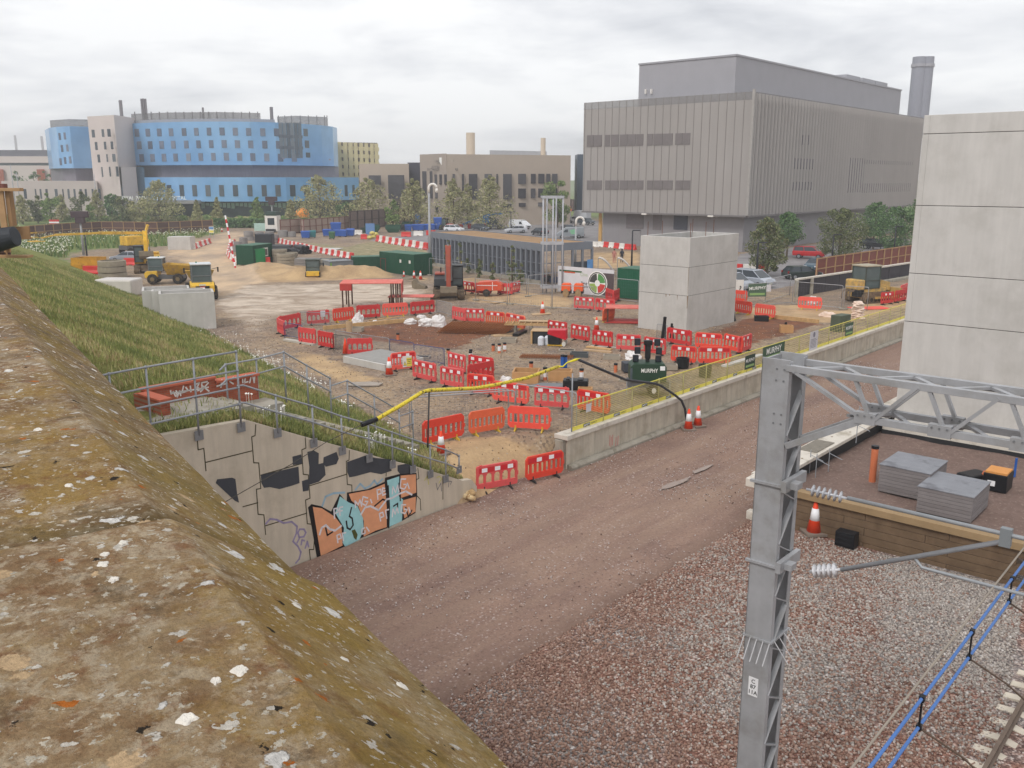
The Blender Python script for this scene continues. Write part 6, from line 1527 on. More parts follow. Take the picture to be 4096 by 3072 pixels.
# white sacks, tarpaulin
def sack(q,r,h,label,mat=None,z=None,name='rubble_sack',cat='sack',sq=1.0):
 r*=.6;h*=.8
 p=G(q);p.z=ground_z(p.x,p.y)if z is None else z;m=MB();n, k=18, 9;sd=rng.uniform(0,90)
 for i in range(k+1):
  a=math.pi/2*i/k
  for j in range(n):
   t=2*math.pi*j/n;v=Vector((math.cos(t)*math.cos(a)**.6,math.sin(t)*math.cos(a)**.6*sq,math.sin(a)))
   f=1+.38*mnoise.noise(v*2.1+Vector((sd,0,0)))+.16*mnoise.noise(v*6+Vector((sd,3,0)));m.v.append((v.x*r*f,v.y*r*f,v.z*h*f))
 m.f=[(i*n+j,i*n+(j+1)%n,(i+1)*n+(j+1)%n,(i+1)*n+j)for i in range(k)for j in range(n)]+[tuple(k*n+j for j in range(n))]
 return tag(obj(name,m,mat or M('sack_white',(222,218,216),.7,.08,4,.5,14),loc=p,yaw=rng.uniform(0,6)),label,cat)
sack(zE(1065,365),.75,1.0,'white rubble sack slumped against the barriers, leftmost')
sack(zE(1225,345),.3,.25,'small white sack scrap between the planks')
sack(zE(1575,355),.8,.45,'flat white rubble sack left of the orange-marked one')
sack(zE(1725,375),.95,.65,'white rubble sack with orange lining showing')
sack(zE(1855,378),.95,.95,'tallest white rubble sack at the rebar mats')
sack(zE(1685,290),.6,.25,'flattened white sack behind the tall one')
sack(zF(1800,580),1.25,.5,'crumpled white tarpaulin on the gravel by the lighting tower',name='tarpaulin',cat='tarpaulin',sq=.6)
sack(zL(1255,1270),1.1,.5,'white sheeted bag pile on the sand left of the stacked bags',M('bag_cream',(228,206,190),.6,.15,3),sq=.5)
sack(zL(1110,1140),.7,.75,'white heaped sack behind the lone orange barrier')
for j in range(7):
 sack(zL(1545,1285-(0)),.85,.3,'cream cement bag layer %s from the ground in the stacked pile'%ORD[j],M('bag_cream',(232,212,194),.5,.12,3),z=SITE+j*.19-.02,name='cement_bag',cat='bag',sq=.75)
sack(zF(550,830),.8,.55,'crumpled white sheeting behind the plated barriers under the cable',sq=.6)
# rebar mats and brown formwork round the pads
def rebar(q,yaw,L,d,layers,label,stp=.2):
 p=G(q);t=thing('rebar_mat',label,'rebar',p,yaw)
 for j in range(layers):
  m=MB();z=.04+j*.09;ox=j*.12;x=-L/2
  while x<L/2:m.box(x+ox,x+ox+.03,-d/2,d/2,z,z+.03);x+=stp
  y=-d/2
  while y<d/2:m.box(-L/2+ox,L/2+ox,y,y+.03,z+.032,z+.06);y+=stp*2
  obj('mesh_sheet',m,M('rebar_rust',(140,88,54),.9,.15,5),t)
rebar(zC(735,1165),R(-10),5.0,2.7,6,'stack of rusty reinforcing mesh mats on the brown pad')
rebar(zF(940,570),R(-8),3.2,.8,2,'flat strip of rusty reinforcing mesh on the gravel',.15)
RUSTP=M('blinding_brown',(120,84,62),.95,.2,2)
def plank(q1,q2,w,h,mat,label,z=.0,name='plank',cat='plank'):
 a, b=G(q1), G(q2);a.z=ground_z(a.x,a.y)+z;b.z=ground_z(b.x,b.y)+z;d=b-a;c=(a+b)/2
 return tag(obj(name,MB().box(-d.length/2,d.length/2,-w/2,w/2,0,h),mat,loc=c,yaw=math.atan2(d.y,d.x),bevel=.008),label,cat)
plank(zE(720,420),zE(1520,345),.12,.3,WOOD,'long pale shutter board along the back of the brown pad')
plank(zG(1560,288),zG(2150,352),.12,.3,WOOD,'long pale shutter board behind the brown excavation right')
plank(zE(345,525),zE(640,575),.35,.14,M('rail_pale',(186,180,170),.6),'pale steel channel lying outside the left barriers',name='steel_channel',cat='channel')
plank(zE(1145,295),zE(1290,293),.12,.08,WOODP,'pale plank lying behind the white sacks, short one')
plank(zE(1170,325),zE(1500,285),.12,.08,WOOD,'brown timber lying slantwise behind the white sacks')
plank(zE(1210,350),zE(1380,310),.1,.08,WOODP,'thin pale batten in front of the slanting timber')
plank(zF(415,355),zF(640,330),.35,.06,WOODP,'pale plank at the front corner of the rebar stack')
plank(zF(430,362),zF(660,352),.2,.06,WOODP,'second pale plank beside the rebar stack corner')
plank(zF(640,362),zF(735,318),.4,.2,BLACK,'black plastic duct piece at the rebar stack corner',name='duct',cat='duct')
plank(zF(1320,500),zF(1590,525),.3,.1,WOODP,'plywood strip beside the yellow straps on the gravel')
plank(zF(1350,470),zF(1590,500),.35,.1,WOOD,'yellow-edged timber beam by the plated barriers')
plank(zF(1380,460),zF(1630,475),.3,.04,CONCL,'pale kerb strip under the plated barriers',name='kerb_strip',cat='kerb')
plank(zG(1215,782),zG(1590,672),.35,.12,M('white_beam',(214,216,222),.5),'long white plastic beam behind the yellow fence',name='beam',cat='beam')
# timber frame on blocks
t=thing('timber_frame','pale timber ladder frame propped on blocks behind the generator','timber frame',G(zF(800,330)),R(-6));t.scale=(.52,.7,.8)
m=MB()
for y in(-.9,.0,.9):m.box(-3.6,3.6,y-.05,y+.05,.85,.95)
for x in np.linspace(-3.4,3.4,9):m.box(x-.05,x+.05,-1.0,1.0,.96,1.02)
obj('frame',m,WOOD,t);obj('board',MB().box(-1.8,3.6,.2,1.1,1.03,1.08),WOODP,t)
for x in(-2.2,0,2.6):obj('block',MB().box(x-.15,x+.15,-.5,.5,0,.85),CONCD,t)
t=thing('open_chamber','plywood-covered black-walled chamber left of the red generator','chamber',G(zF(905,420)),R(-8));t.scale=(.75,.8,.85)
obj('wall',MB().box(-.75,.75,-.6,.6,0,1.0),M('chamber_black',(52,54,56),.7),t,bevel=.02);obj('lid',MB().box(-.85,.85,-.7,.7,1.0,1.05),WOODP,t);obj('rim',MB().box(-.95,-.8,-.75,.75,0,1.02),WOOD,t)
for q, lab in((zF(895,445),'white plastic drum in front of the plywood-covered chamber'),(zF(960,440),'slim white bucket between the drum and the generator')):
 s_=1 if 'drum' in lab else .62
 tag(obj('plastic_drum',MB().lathe([(.2*s_,0),(.22*s_,.05),(.22*s_,.5),(.16*s_,.58),(.1*s_,.62),(0,.62)],n=14),M('drum_white',(214,218,226),.4),loc=G(q)),lab,'drum')
# manhole chambers
def chamber(q,L,d,h,label,mat=None,yaw=-.12):
 L*=.75;d*=.75;h*=.85
 p=G(q);t=thing('manhole_chamber',label,'chamber',p,yaw);m=MB();w=.08
 m.box(-L/2,L/2,-d/2,-d/2+w,0,h).box(-L/2,L/2,d/2-w,d/2,0,h).box(-L/2,-L/2+w,-d/2+w,d/2-w,0,h-.004).box(L/2-w,L/2,-d/2+w,d/2-w,0,h-.004)
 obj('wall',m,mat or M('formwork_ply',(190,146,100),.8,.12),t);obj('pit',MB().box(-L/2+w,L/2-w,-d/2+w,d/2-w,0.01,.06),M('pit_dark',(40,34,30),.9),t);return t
CR=M('concrete_rim',(160,150,136),.9,.1)
for q, L, d, h, lab, mt in((zE(1045,430),1.3,1.0,.35,'square plywood chamber beside the round ply tube',CR),(zF(575,412),1.5,1.2,.3,'square chamber with grey rim among the orange pipes',CR),(zF(1150,500),1.4,.9,.1,'low open chamber right of the generator',CR),(zF(1270,560),1.5,.9,.35,'dark grey tray-like chamber on the gravel',M('tray_grey',(80,84,86),.6)),(zF(1590,580),1.4,.9,.3,'concrete-rimmed chamber with two small pipes inside',CR),(zF(750,800),1.9,1.7,.75,'large open plywood chamber under the yellow cable',None),(zF(1085,790),1.7,1.1,.7,'tan plywood chamber beside the blue pipes',None),(zF(1740,800),1.2,.8,.15,'low dark open chamber beside the lighting tower',CR),(zG(670,800),1.4,1.0,.35,'open concrete chamber right of the lighting tower hood',CR),(zG(1585,330),1.4,.7,.5,'black and white chamber at the edge of the brown excavation',BLACK),(zG(1830,440),1.2,.9,.6,'plywood chamber with two black ducts in the brown excavation',None),(zE(1700,690),1.2,.9,.12,'low dark chamber behind the blue pedestrian barrier',CR),(zF(1330,905),1.0,.6,.3,'small plywood chamber behind the white sheet barrier',None)):
 chamber(q,L,d,h,lab,mt)
# orange and blue stub pipes
ORP=M('pipe_terracotta',(206,118,80),.6,.08)
def stub(q,h,r,label,mat=ORP,cap=True,tape=False,lean=0,z=None,name='stub_pipe',group='pipes standing up from the ground'):
 h*=.76
 p=G(q);p.z=(ground_z(p.x,p.y)-.05)if z is None else z;t=thing(name,label,'pipe',p,0,group);t.rotation_euler=(lean,lean*.6,0)
 obj('pipe',MB().lathe([(r,0),(r,h),(r*.8,h),(r*.8,h-.1),(0,h-.1)],n=14),mat,t,smooth=False)
 if cap:obj('cap',MB().lathe([(r*1.1,h-.09),(r*1.12,h+.02),(0,h+.03)],n=14),BLACK,t)
 if tape:obj('tape',MB().lathe([(r*1.03,h*.3),(r*1.03,h*.75)],n=14),WHITE,t)
 return t
for q, h, lab, tp in((zE(1455,512),.65,'terracotta stub pipe alone on the brown pad',0),(zF(205,550),.62,'terracotta stub pipe with white mark by the bent barriers',1),(zF(425,500),.68,'left terracotta stub pipe of the three together',0),(zF(485,520),.85,'middle taped stub pipe of the three together',1),(zF(538,505),.8,'right terracotta stub pipe of the three together',1),(zF(798,720),.9,'tall terracotta stub pipe above the big plywood chamber',0),(zF(935,790),1.0,'terracotta stub pipe behind the yellow cable',1),(zF(1292,790),.95,'taped terracotta stub pipe right of the fence end post',1),(zF(1628,705),.75,'terracotta stub pipe left of the lighting tower',0),(zE(2168,680),.5,'terracotta stub pipe behind the plated barrier end',1),(zE(1948,640),.4,'black-capped short stub pipe at the blue barrier end',0)):
 stub(q,h,.1 if h<.9 else .11,lab,tape=bool(tp))
stub(zR(1148,890),1.85,.125,'tall terracotta pipe standing in the island platform fill',z=.8)
stub(zE(978,435),1.05,.24,'thick tan plywood tube standing by the square chamber',WOODP,False)
BP=M('pipe_blue',(42,92,168),.5,.08)
for q, h, lab in((zF(1105,735),1.55,'left tall blue duct of the blue group'),(zF(1133,730),1.5,'right tall blue duct of the blue group'),(zF(1153,735),.55,'short blue duct of the blue group')):stub(q,h,.11,lab,BP,True)
for q, h, lab, ln in((zG(610,515),2.2,'leftmost tall black duct leaning at the lift shaft foot',.12),(zG(632,515),2.1,'second tall black duct at the lift shaft foot',-.02),(zG(695,505),1.5,'third black duct at the lift shaft foot',.05),(zG(715,500),1.2,'shortest black duct at the lift shaft foot',-.08),(zG(1328,330),1.3,'black duct leaning at the right foot of the lift shaft',-.25),(zG(1810,410),.7,'left black duct in the plywood chamber',.2),(zG(1838,410),.75,'right black duct in the plywood chamber',-.25)):stub(q,h,.085 if h<2 else .11,lab,BLACK,False,lean=ln)
tag(obj('black_tank',MB().box(-.65,.65,-.35,.35,0,.55).box(-.5,-.3,-.3,.3,.55,.63).box(.1,.4,-.3,.3,.55,.61),BLACK,loc=G(zF(1235,880)),yaw=R(-8),bevel=.06),'black plastic tank on the gravel behind the near barriers','tank')
tag(obj('grey_sheet',MB().prism([(-1.1,-.4),(.9,-.5),(1.2,.3),(-.4,.5)],.03,.07,'z'),M('sheet_grey',(120,124,128),.7),loc=G(zF(960,845)),yaw=0),'flat grey sheet in front of the plywood chambers','sheet')
tag(obj('water_trough',MB().box(-.5,.5,-.4,.4,0,.55),M('trough_dark',(62,66,74),.6),loc=G(zF(1780,700)),yaw=.1,bevel=.04),'dark box standing left behind the lighting tower','box')
tag(obj('dark_bin',MB().lathe([(.32,0),(.38,.7),(.32,.7),(.28,.1),(0,.1)],n=14),M('bin_olive',(64,66,56),.8),loc=G(zG(1030,880))),'dark round bin seen through the yellow fence','bin')
tag(obj('dark_bin',MB().lathe([(.36,0),(.4,.6),(.34,.6),(.3,.1),(0,.1)],n=14),BLACK,loc=G(zG(810,790))),'black round tub beside the open concrete chamber','bin')
tag(obj('meter_cabinet',MB().box(-.7,.7,-.4,.4,0,1.2),M('cabinet_olive',(84,92,76),.7),loc=G(zL(1375,1410)),yaw=.7,bevel=.03),'olive green cabinet behind the far green banner','cabinet')
# orange sheets
tag(obj('orange_mat',MB().box(-1.6,1.6,-.7,.7,0.02,.08),BORG,loc=G(zL(1660,1190)),yaw=R(10)),'bright orange mat lying right of the stacked bags','mat')
# concrete paving stacks on the island platform
def paver(q,L,d,n,label):
 p=G(q,.85);t=thing('paving_stack',label,'slab stack',p,YU-math.pi/2+.0,'stacks of grey paving slabs')
 sl_=M('slab_grey',(128,122,122),.85,.1,2,.3,rnd=.05)
 for i in range(n):obj('slab_layer',MB().box(-L/2+rng.uniform(0,.02),L/2,-d/2,d/2,.03+i*.125,.03+i*.125+.117),sl_,t,bevel=.01)
 obj('cover',MB().box(-L/2-.02,L/2+.02,-d/2-.02,d/2+.02,.03+n*.125,.03+n*.125+.03),M('slab_cover',(136,138,144),.7,.12,2,dirt=(100,100,106)),t);return t
paver(zR(1400,1010),1.75,2.0,8,'farther left stack of grey paving slabs on the island platform')
paver(zR(1670,1140),1.75,2.1,7,'nearer right stack of grey paving slabs on the island platform')
t=thing('black_crate','black ridged tub with an orange lid on the island platform','tub',G(zR(1970,1000),.85),YU)
obj('tub',MB().prism([(-.45,0),(.45,0),(.5,.65),(-.5,.65)],-.4,.4,'y'),BLACK,t,bevel=.02);obj('lid',MB().box(-.42,.42,-.36,.36,.65,.72),M('lid_orange',(216,150,84),.5),t);obj('label_plate',MB().box(-.5,-.49,-.02,.24,.2,.4),WHITE,t)
tag(obj('black_case',MB().box(-.55,.55,-.35,.35,.02,.38),BLACK,loc=G(zR(1810,960),.85),yaw=YU-.4,bevel=.08),'flat black case left of the orange-lidded tub','case')
tag(obj('orange_lamp',MB().lathe([(.14,0),(.16,.2),(.05,.5),(0,.5)],n=12),ORP,loc=G(zR(1880,970),.85)),'small orange fitting between the black case and tub','fitting')
tag(obj('crate',MB().box(-.32,.32,-.2,.2,.02,.52).box(-.3,.3,-.22,-.2,.1,.16).box(-.3,.3,-.22,-.2,.26,.32).box(-.3,.3,-.22,-.2,.4,.46),BLACK,loc=W(28.2,uv(*G(zR(1095,1285),.12).xy)[1],.12),yaw=YU-math.pi/2,bevel=.02),'black slatted crate on the ballast by the timber wall','crate')
for i, q in enumerate((zR(725,900),zR(765,930),zR(850,890),zR(1035,700),zR(1050,570))):
 p=G(q,1.45 if i>2 else .85);tag(obj('rebar_rod',MB().tube([(0,0,0),(0,0,.95 if i<3 else .8)],.018,6).tube([(0,0,.75),(UX*-.1+VX*-.55,UY*-.1+VY*-.55,.62)],.014,6),GALVD,loc=p),['leftmost steel rod at the near end of the island coping','steel rod second from the left at the island coping','steel rod third from the left by the black membrane','steel rod on the coping behind the mat','rusty rod standing on the pale coping near the truss'][i],'rod')
tag(obj('blue_pipe',MB().tube([(0,0,0),(0,0,.75)],.045,8),BP,loc=G(zR(2085,925),.85)),'thin blue pipe against the tall lift shaft membrane','pipe')
# ------------------------------------------------------------------ large buildings
def win(t,parent,u0,u1,v,z0,z1,mat=None,yaw=YU,name='window',d=.06):
 return obj(name,MB().box(u0,u1,v-d,v+.02,z0,z1),mat or GLASS,parent,yaw=yaw)
# --- grey laboratory building (u = 124 face and v = 62.2 face)
GU, GV, GT, GBZ=124.0, 62.2, 24.2, 6.7
mesh_m=NT('mesh_cladding');st_=mesh_m.noise(1,3,.5,mesh_m.mp((1.2,1.2,.03)))
mesh_m.col(mesh_m.mix(1.0,mesh_m.mix(mesh_m.step(mesh_m.noise(.08,4,.6),.3,.7),lin((150,145,142)),lin((159,154,151))),mesh_m.gray(st_,.96,1.04),'MULTIPLY'));mesh_m.b.inputs['Roughness'].default_value=.6;CLAD=mesh_m.m
BASEG=M('base_grey',(142,139,142),.7,.06,.5,streak=.05)
gb=thing('laboratory_building','large grey mesh-clad building with dark plant storey and chimney','building',(0,0,0))
GE, GW=200.0, 92.4
obj('cladding',MB().box(GU,GE,GV,GW,GBZ,GT-1.1),CLAD,gb,yaw=YU)
obj('base',MB().box(GU+1.6,GE-2,GV+1.2,GW-3.2,.6,GBZ),BASEG,gb,yaw=YU)
m=MB();
v=GV
while v<GW:m.box(GU-.06,GU,v,v+.07,GBZ,GT);v+=1.36
obj('fin',m,M('fin_grey',(136,131,128),.6),gb,yaw=YU)
m=MB();u=GU+.3;
while u<GE:m.prism([(u,GV-.02),(u+.35,GV-.3),(u+.42,GV-.3),(u+.5,GV-.02)],GBZ,GT-.2,'z');u+=1.15
o=obj('fin',m,CLAD,gb,yaw=YU)
SCRN=M('screen_mesh',(140,137,136),.6,alpha=.62)
obj('parapet_screen',MB().box(GU-.02,GU+.04,GV,GW,GT-1.1,GT).box(GU,GE,GV-.02,GV+.03,GT-1.1,GT),SCRN,gb,yaw=YU)
obj('corner_strip',MB().box(GU-.3,GU+.1,GV-.3,GV+.05,GBZ,GT+.3),M('strip_pale',(160,156,152),.5),gb,yaw=YU)
m=MB().box(GU-.1,GE,GV-.45,GV,GBZ-.25,GBZ).box(GU-.25,GU,GV,GW,GBZ-.25,GBZ);obj('soffit_trim',m,M('trim_dark',(116,112,112),.6),gb,yaw=YU)
WDK=M('screened_window',(116,110,110),.5,.1,1)
def gwin(qa,qb,nm='window',mat=WDK): # on the u-face
 a, b=onU(qa,GU), onU(qb,GU);va, vb=sorted((uv(a.x,a.y)[1],uv(b.x,b.y)[1]));obj(nm,MB().box(GU-.08,GU+.05,va,vb,min(a.z,b.z),max(a.z,b.z)),mat,gb,yaw=YU)
zX=lambda X, Y:(2300+X/1.2316,150+Y/1.2316)
for y0, y1 in((482,538),(704,750)):
 for x0, x1 in((60,90),(93,132),(150,172),(178,215),(222,258),(262,298),(303,336),(356,382),(388,430),(434,480),(496,528),(532,566)):
  s_=(x0-60)*-.022 if y0<600 else(x0-60)*0.0;gwin(zX(x0,y0+s_),zX(x1,y1+s_))
def gwin2(qa,qb,mat):
 a, b=onV(qa,GV), onV(qb,GV);ua, ub=sorted((uv(a.x,a.y)[0],uv(b.x,b.y)[0]));za, zb=sorted((a.z,b.z));obj('window',MB().box(ua,ub,GV-.1,GV+.03,za,zb),mat,gb,yaw=YU)
WD2=M('screened_window_soft',(100,98,102),.6,.06,1)
for qa, qb in((zX(1080,595),zX(1170,650)),(zX(1070,712),zX(1162,752)),(zX(1118,480),zX(1130,530)),(zX(1140,480),zX(1155,530)),(zX(1345,592),zX(1412,762)),(zX(1412,602),zX(1662,630)),(zX(1412,720),zX(1655,758))):gwin2(qa,qb,WD2)
# plant storey
PU, PVv=GU+4, GV+2.6
pa=onU(zX(795,90),PU);pb=onU(zX(317,140),PU);ptop=pa.z;pw_=uv(pb.x,pb.y)[1];pv=uv(pa.x,pa.y)[1]
PLM=M('plant_storey_grey',(156,155,161),.6,.05,.4,streak=.03)
pe=uv(*onV(zX(1608,252),pv).xy)[0]
obj('plant_storey',MB().box(PU,min(pe,215),pv,pw_,GT-2,ptop),PLM,gb,yaw=YU)
obj('plant_trim',MB().box(PU-.15,min(pe,215)+.1,pv-.15,pw_+.1,ptop,ptop+.25),M('trim_pale',(158,158,164),.5),gb,yaw=YU)
for x in(1260,1340,1405):
 p=onV(zX(x+30,182+(x-1260)*.17),pv+6);uu=uv(p.x,p.y)[0];obj('roof_unit',MB().box(uu,uu+7,pv+4,pv+8,ptop,ptop+2.0),M('trim_pale',(158,158,164)),gb,yaw=YU)
for x in(352,380):p=onU(zX(x,268),PU);obj('wall_lamp',MB().box(PU-.4,PU,uv(p.x,p.y)[1]-.1,uv(p.x,p.y)[1]+.1,p.z-.3,p.z+.4),WHITEP,gb,yaw=YU)
# chimney: three flues
cc=onV(zX(1672,390),GV+9);cu, cv=uv(cc.x,cc.y);ct=onV(zX(1687,92),GV+9).z;r_=26*cc.y/F_
for i, (du,dv)in enumerate(((0,0),(1.0,-1.1),(2.6,.6))):
 f=obj('flue',MB().lathe([(r_,GT-3),(r_,ct),(r_*.8,ct),(r_*.8,ct-.5)],(cu+du*r_*.7,cv+dv*r_*.7,0),20),M('flue_grey',(146,148,158),.5,.05),gb,yaw=YU,smooth=False)
 obj('flue_collar',MB().lathe([(r_*1.12,ct-2.2),(r_*1.12,ct-1.5)],(cu+du*r_*.7,cv+dv*r_*.7,0),20),M('trim_pale',(158,158,164)),f,yaw=0)
# ground floor features
BU=GU+1.6
def bwin(qa,qb,mat,nm):a, b=onU(qa,BU), onU(qb,BU);va, vb=sorted((uv(a.x,a.y)[1],uv(b.x,b.y)[1]));obj(nm,MB().box(BU-.08,BU+.05,va,vb,max(.7,min(a.z,b.z)),max(a.z,b.z)),mat,gb,yaw=YU)
bwin(zK(1650,308),zK(1795,470),M('door_recess',(76,78,88),.6),'shutter');bwin(zK(1125,275),zK(1310,460),M('louvre_brown',(116,110,112),.6),'louvre');bwin(zK(1420,285),zK(1508,470),M('louvre_brown',(116,110,112)),'louvre');bwin(zK(1130,462),zK(1275,650),M('door_grey',(140,138,140),.5),'door');bwin(zK(820,268),zK(846,600),M('timber_strip',(196,156,96),.7),'timber_post')
for q in(zK(1348,292),zK(2080,315)):p=onU(q,GU+.5);obj('wall_lamp',MB().box(GU-.4,GU+1.6,uv(p.x,p.y)[1]-.45,uv(p.x,p.y)[1]+.45,p.z-.12,p.z+.12),WHITEP,gb,yaw=YU)
# --- hospital: blue glass building with curved front
def facade(pts,Y0): # photo columns -> plan points; each (px, Y)
 return[atY((px,850),Y)for px,Y in pts]
def wallpanel(mb,A,B,z0,z1,th=.6):
 d=(B-A);d.z=0;n=Vector((-d.y,d.x,0)).normalized()*th;a, b=Vector((A.x,A.y,0)), Vector((B.x,B.y,0))
 vs=[Vector((p.x,p.y,z))for z in(z0,z1)for p in(a,b,b+n,a+n)];mb.add(vs,[(3,2,1,0),(4,5,6,7)]+[(i,(i+1)%4,(i+1)%4+4,i+4)for i in range(4)])
def blk(plan,z0,z1): # closed prism from plan points
 m=MB();m.prism([(p.x,p.y)for p in plan],z0,z1,'z');return m
HY=285.0
def zt(py,Y):return atY((2048,py),Y).z if True else 0
def zy(px,py,Y):return atY((px,py),Y).z
BLUEC=NT('blue_glass_panel');sB=BLUEC;gr=sB.vor(.4,'F1',sB.mp((1,1,1)),'Color')
bc=sB.mix(sB.step(sB.noise(.06,4,.55),.35,.65),lin((102,154,204)),lin((134,180,222)))
sB.col(sB.mix(1.0,bc,sB.gray(sB.noise(.35,2,.5),.93,1.06),'MULTIPLY'));sB.b.inputs['Roughness'].default_value=.22;sB.b.inputs['Specular IOR Level'].default_value=.5;BLUEM=BLUEC.m
CREAM=M('cream_cladding',(204,192,188),.7,.04,.3);DKB=M('dark_louvre_band',(126,121,130),.6,.1,.6,streak=.15);HW=M('hospital_window',(92,102,124),.15,.3,.6,rnd=.25,spec=.6);HWD=M('hospital_window_dark',(60,72,82),.15,.3,.6,rnd=.2)
hb=thing('hospital_building','large curved blue glass hospital building with a cream tower','building')
front=[(497,276),(560,268),(660,263),(780,260),(900,259),(1020,260),(1120,263),(1220,269),(1300,277),(1345,284),(1362,292)]
def fplan(fr,back,shift=0):
 P=[atY((px,850),Y+shift)for px,Y in fr];P=[Vector((p.x,p.y,0))for p in P];return P+[Vector((P[-1].x*back/P[-1].y-2,back,0)),Vector((P[0].x,back,0))]
zU0, zU1=zy(900,660,259), zy(900,486,259)
up=blk(fplan(front,330),zU0,zU1);obj('upper_storeys',up,BLUEM,hb)
obj('dark_band',blk(fplan([(px+0,Y+3)for px,Y in front if px>540],328),zy(900,712,259),zU0+.02),DKB,hb)
low=[(590,262),(700,258),(850,255),(1000,255),(1150,258),(1290,266),(1440,280)]
obj('lower_storeys',blk(fplan(low,326),zy(900,806,256),zy(900,709,256)),BLUEM,hb)
obj('ground_floor',blk(fplan([(px,Y+4)for px,Y in low],324),.8,zy(900,806,256)+.02),M('ground_glazing',(64,78,80),.2,.4,.4),hb)
zg0, zg1=zy(900,838,256), zy(900,812,256)
def Yat(fr,px):
 return float(np.interp(px,[a for a,b in fr],[b for a,b in fr]))
def fwin(fr,px,w,y0,y1,mat,nm='window',prot=.12):
 Y=Yat(fr,px);A=atY((px-w/2,850),Yat(fr,px-w/2));B_=atY((px+w/2,850),Yat(fr,px+w/2));m=MB();d=(B_-A);d.z=0;n=Vector((d.y,-d.x,0)).normalized()
 wallpanel(m,A+n*prot,B_+n*prot,zy(px,y1,Y),zy(px,y0,Y),.2);obj(nm,m,mat,hb)
cols_=[(533,.0)];xs1=[536,577,620,665,711,762,810,860,911,963,1015,1070,1124,1178]
for i, x in enumerate(xs1):
 for k, (y0,y1)in enumerate(((513,544),(563,594),(614,645))):
  c_=abs(x-850)/350;dy=2+7*(1-abs(x-900)/400);fwin(front,x+k*5,17 if i<8 else 20,y0-dy+6,y1-dy+6,HW)
for x, w in((685,17),(735,17),(786,18),(839,19),(893,19),(948,20),(1005,20),(1062,20),(1117,21),(1175,21),(1230,20),(1332,14),(1387,12),(1417,9)):fwin(low,x,w,740+abs(x-950)*.0,785,HWD)
for x in range(815,1195,17):fwin([(p,Y+4)for p,Y in low],x,13,812,822+(x*7%13),M('blind_pale',(150,176,168),.6,.1),'blind')
# glazed corner bay and right lantern block on roof
for k in range(6):fwin(front,1140+k*15,13,491,632,M('bay_glass',(84,98,112),.15,.3,.8,rnd=.3),'bay_glazing',.14)
for y in(540,585):fwin(front,1178,92,y,y+12,M('spandrel',(82,92,106),.4),'spandrel',.2)
fwin(front,1238,16,515,545,HWD);fwin(front,1241,16,562,592,HWD);fwin(front,1243,16,610,630,HWD);fwin(front,1235,190,632,638,M('ledge_mauve',(140,136,160),.5),'ledge',.25)
obj('roof_band',blk(fplan([(px,Y+2)for px,Y in front if 530<px<1130],320),zU1,zU1+.9),M('roof_band_grey',(150,150,156),.6),hb)
RS=M('roof_screen',(124,122,122),.6,.2,.5,alpha=.55)
obj('roof_screen',blk(fplan([(560,276),(700,270),(900,268),(1065,272)],300),zU1+.6,zy(900,448,268)),RS,hb)
obj('roof_screen',blk(fplan([(1130,284),(1200,280),(1325,286)],305),zU1+.2,zy(1200,463,280)),RS,hb)
for px in list(range(575,1066,32))+[1135,1160,1186,1220,1252,1285,1315,1325]:
 Y=268 if px<1100 else 280;a=atY((px,850),Y);obj('screen_post',MB().box(a.x-.12,a.x+.12,a.y-.1,a.y+.1,zU1,zy(px,447 if px<1100 else 462,Y)),M('post_grey',(110,108,110),.6),hb)
for px, w, y0 in((523,1.0,401),(605,.6,395),(613,.6,394),(621,.6,395),(842,.6,430),(1109,1.0,428)):
 a=atY((px,850),275);obj('flue',MB().lathe([(w*.5,zU1),(w*.5,zy(px,y0,275)),(0,zy(px,y0,275))],(a.x,a.y,0),10),M('flue_steel',(128,124,128),.4,metal=.4),hb)
# cream tower, base wing, left blue drum
def cw(px0,px1,Y0,Y1,ytop,ybot,mat,back=24,nm='cream_tower'):
 A, B_=atY((px0,850),Y0), atY((px1,850),Y1);P=[Vector((A.x,A.y,0)),Vector((B_.x,B_.y,0)),Vector((B_.x*(1+back/B_.y)-.2,B_.y+back,0)),Vector((A.x,A.y+back,0))]
 return obj(nm,blk(P,zy((px0+px1)/2,ybot,(Y0+Y1)/2)if ybot else .8,zy((px0+px1)/2,ytop,(Y0+Y1)/2)),mat,hb)
cw(388,492,262,256,463,None,CREAM);cw(492,548,256,270,466,668,CREAM,14);cw(500,560,257,262,668,None,CREAM,10);cw(20,400,250,259,724,None,CREAM,20,'cream_wing')
cw(540,592,264,262,668,838,M('stair_glass',(72,100,124),.2,.2),10,'stair_glazing')
drum=[(216,290),(232,278),(262,272),(315,268),(398,272)]
obj('blue_drum',blk(fplan(drum,315),zy(310,673,270),zy(310,506,270)),BLUEM,hb);obj('drum_base',blk(fplan([(p+4,Y+3)for p,Y in drum],312),.8,zy(310,672,270)),DKB,hb);obj('drum_screen',blk(fplan([(240,284),(315,278),(395,280)],300),zy(310,506,270),zy(310,478,280)),RS,hb)
def cwin(px,w,y0,y1,Y,mat=HWD,nm='window'):
 A, B_=atY((px-w/2,850),Y), atY((px+w/2,850),Y);obj(nm,MB().box(A.x,B_.x,Y-.1,Y+.1,zy(px,y1,Y),zy(px,y0,Y)),mat,hb)
for px, w, y0, y1 in((405,11,519,550),(443,9,517,548),(467,12,516,547),(412,9,568,600),(447,8,567,598),(474,9,566,597),(417,9,618,650),(450,5,617,648),(477,12,616,647),(425,5,668,708),(456,5,667,706),(485,9,666,706),(497,5,750,790)):cwin(px,w,y0,y1,255.2)
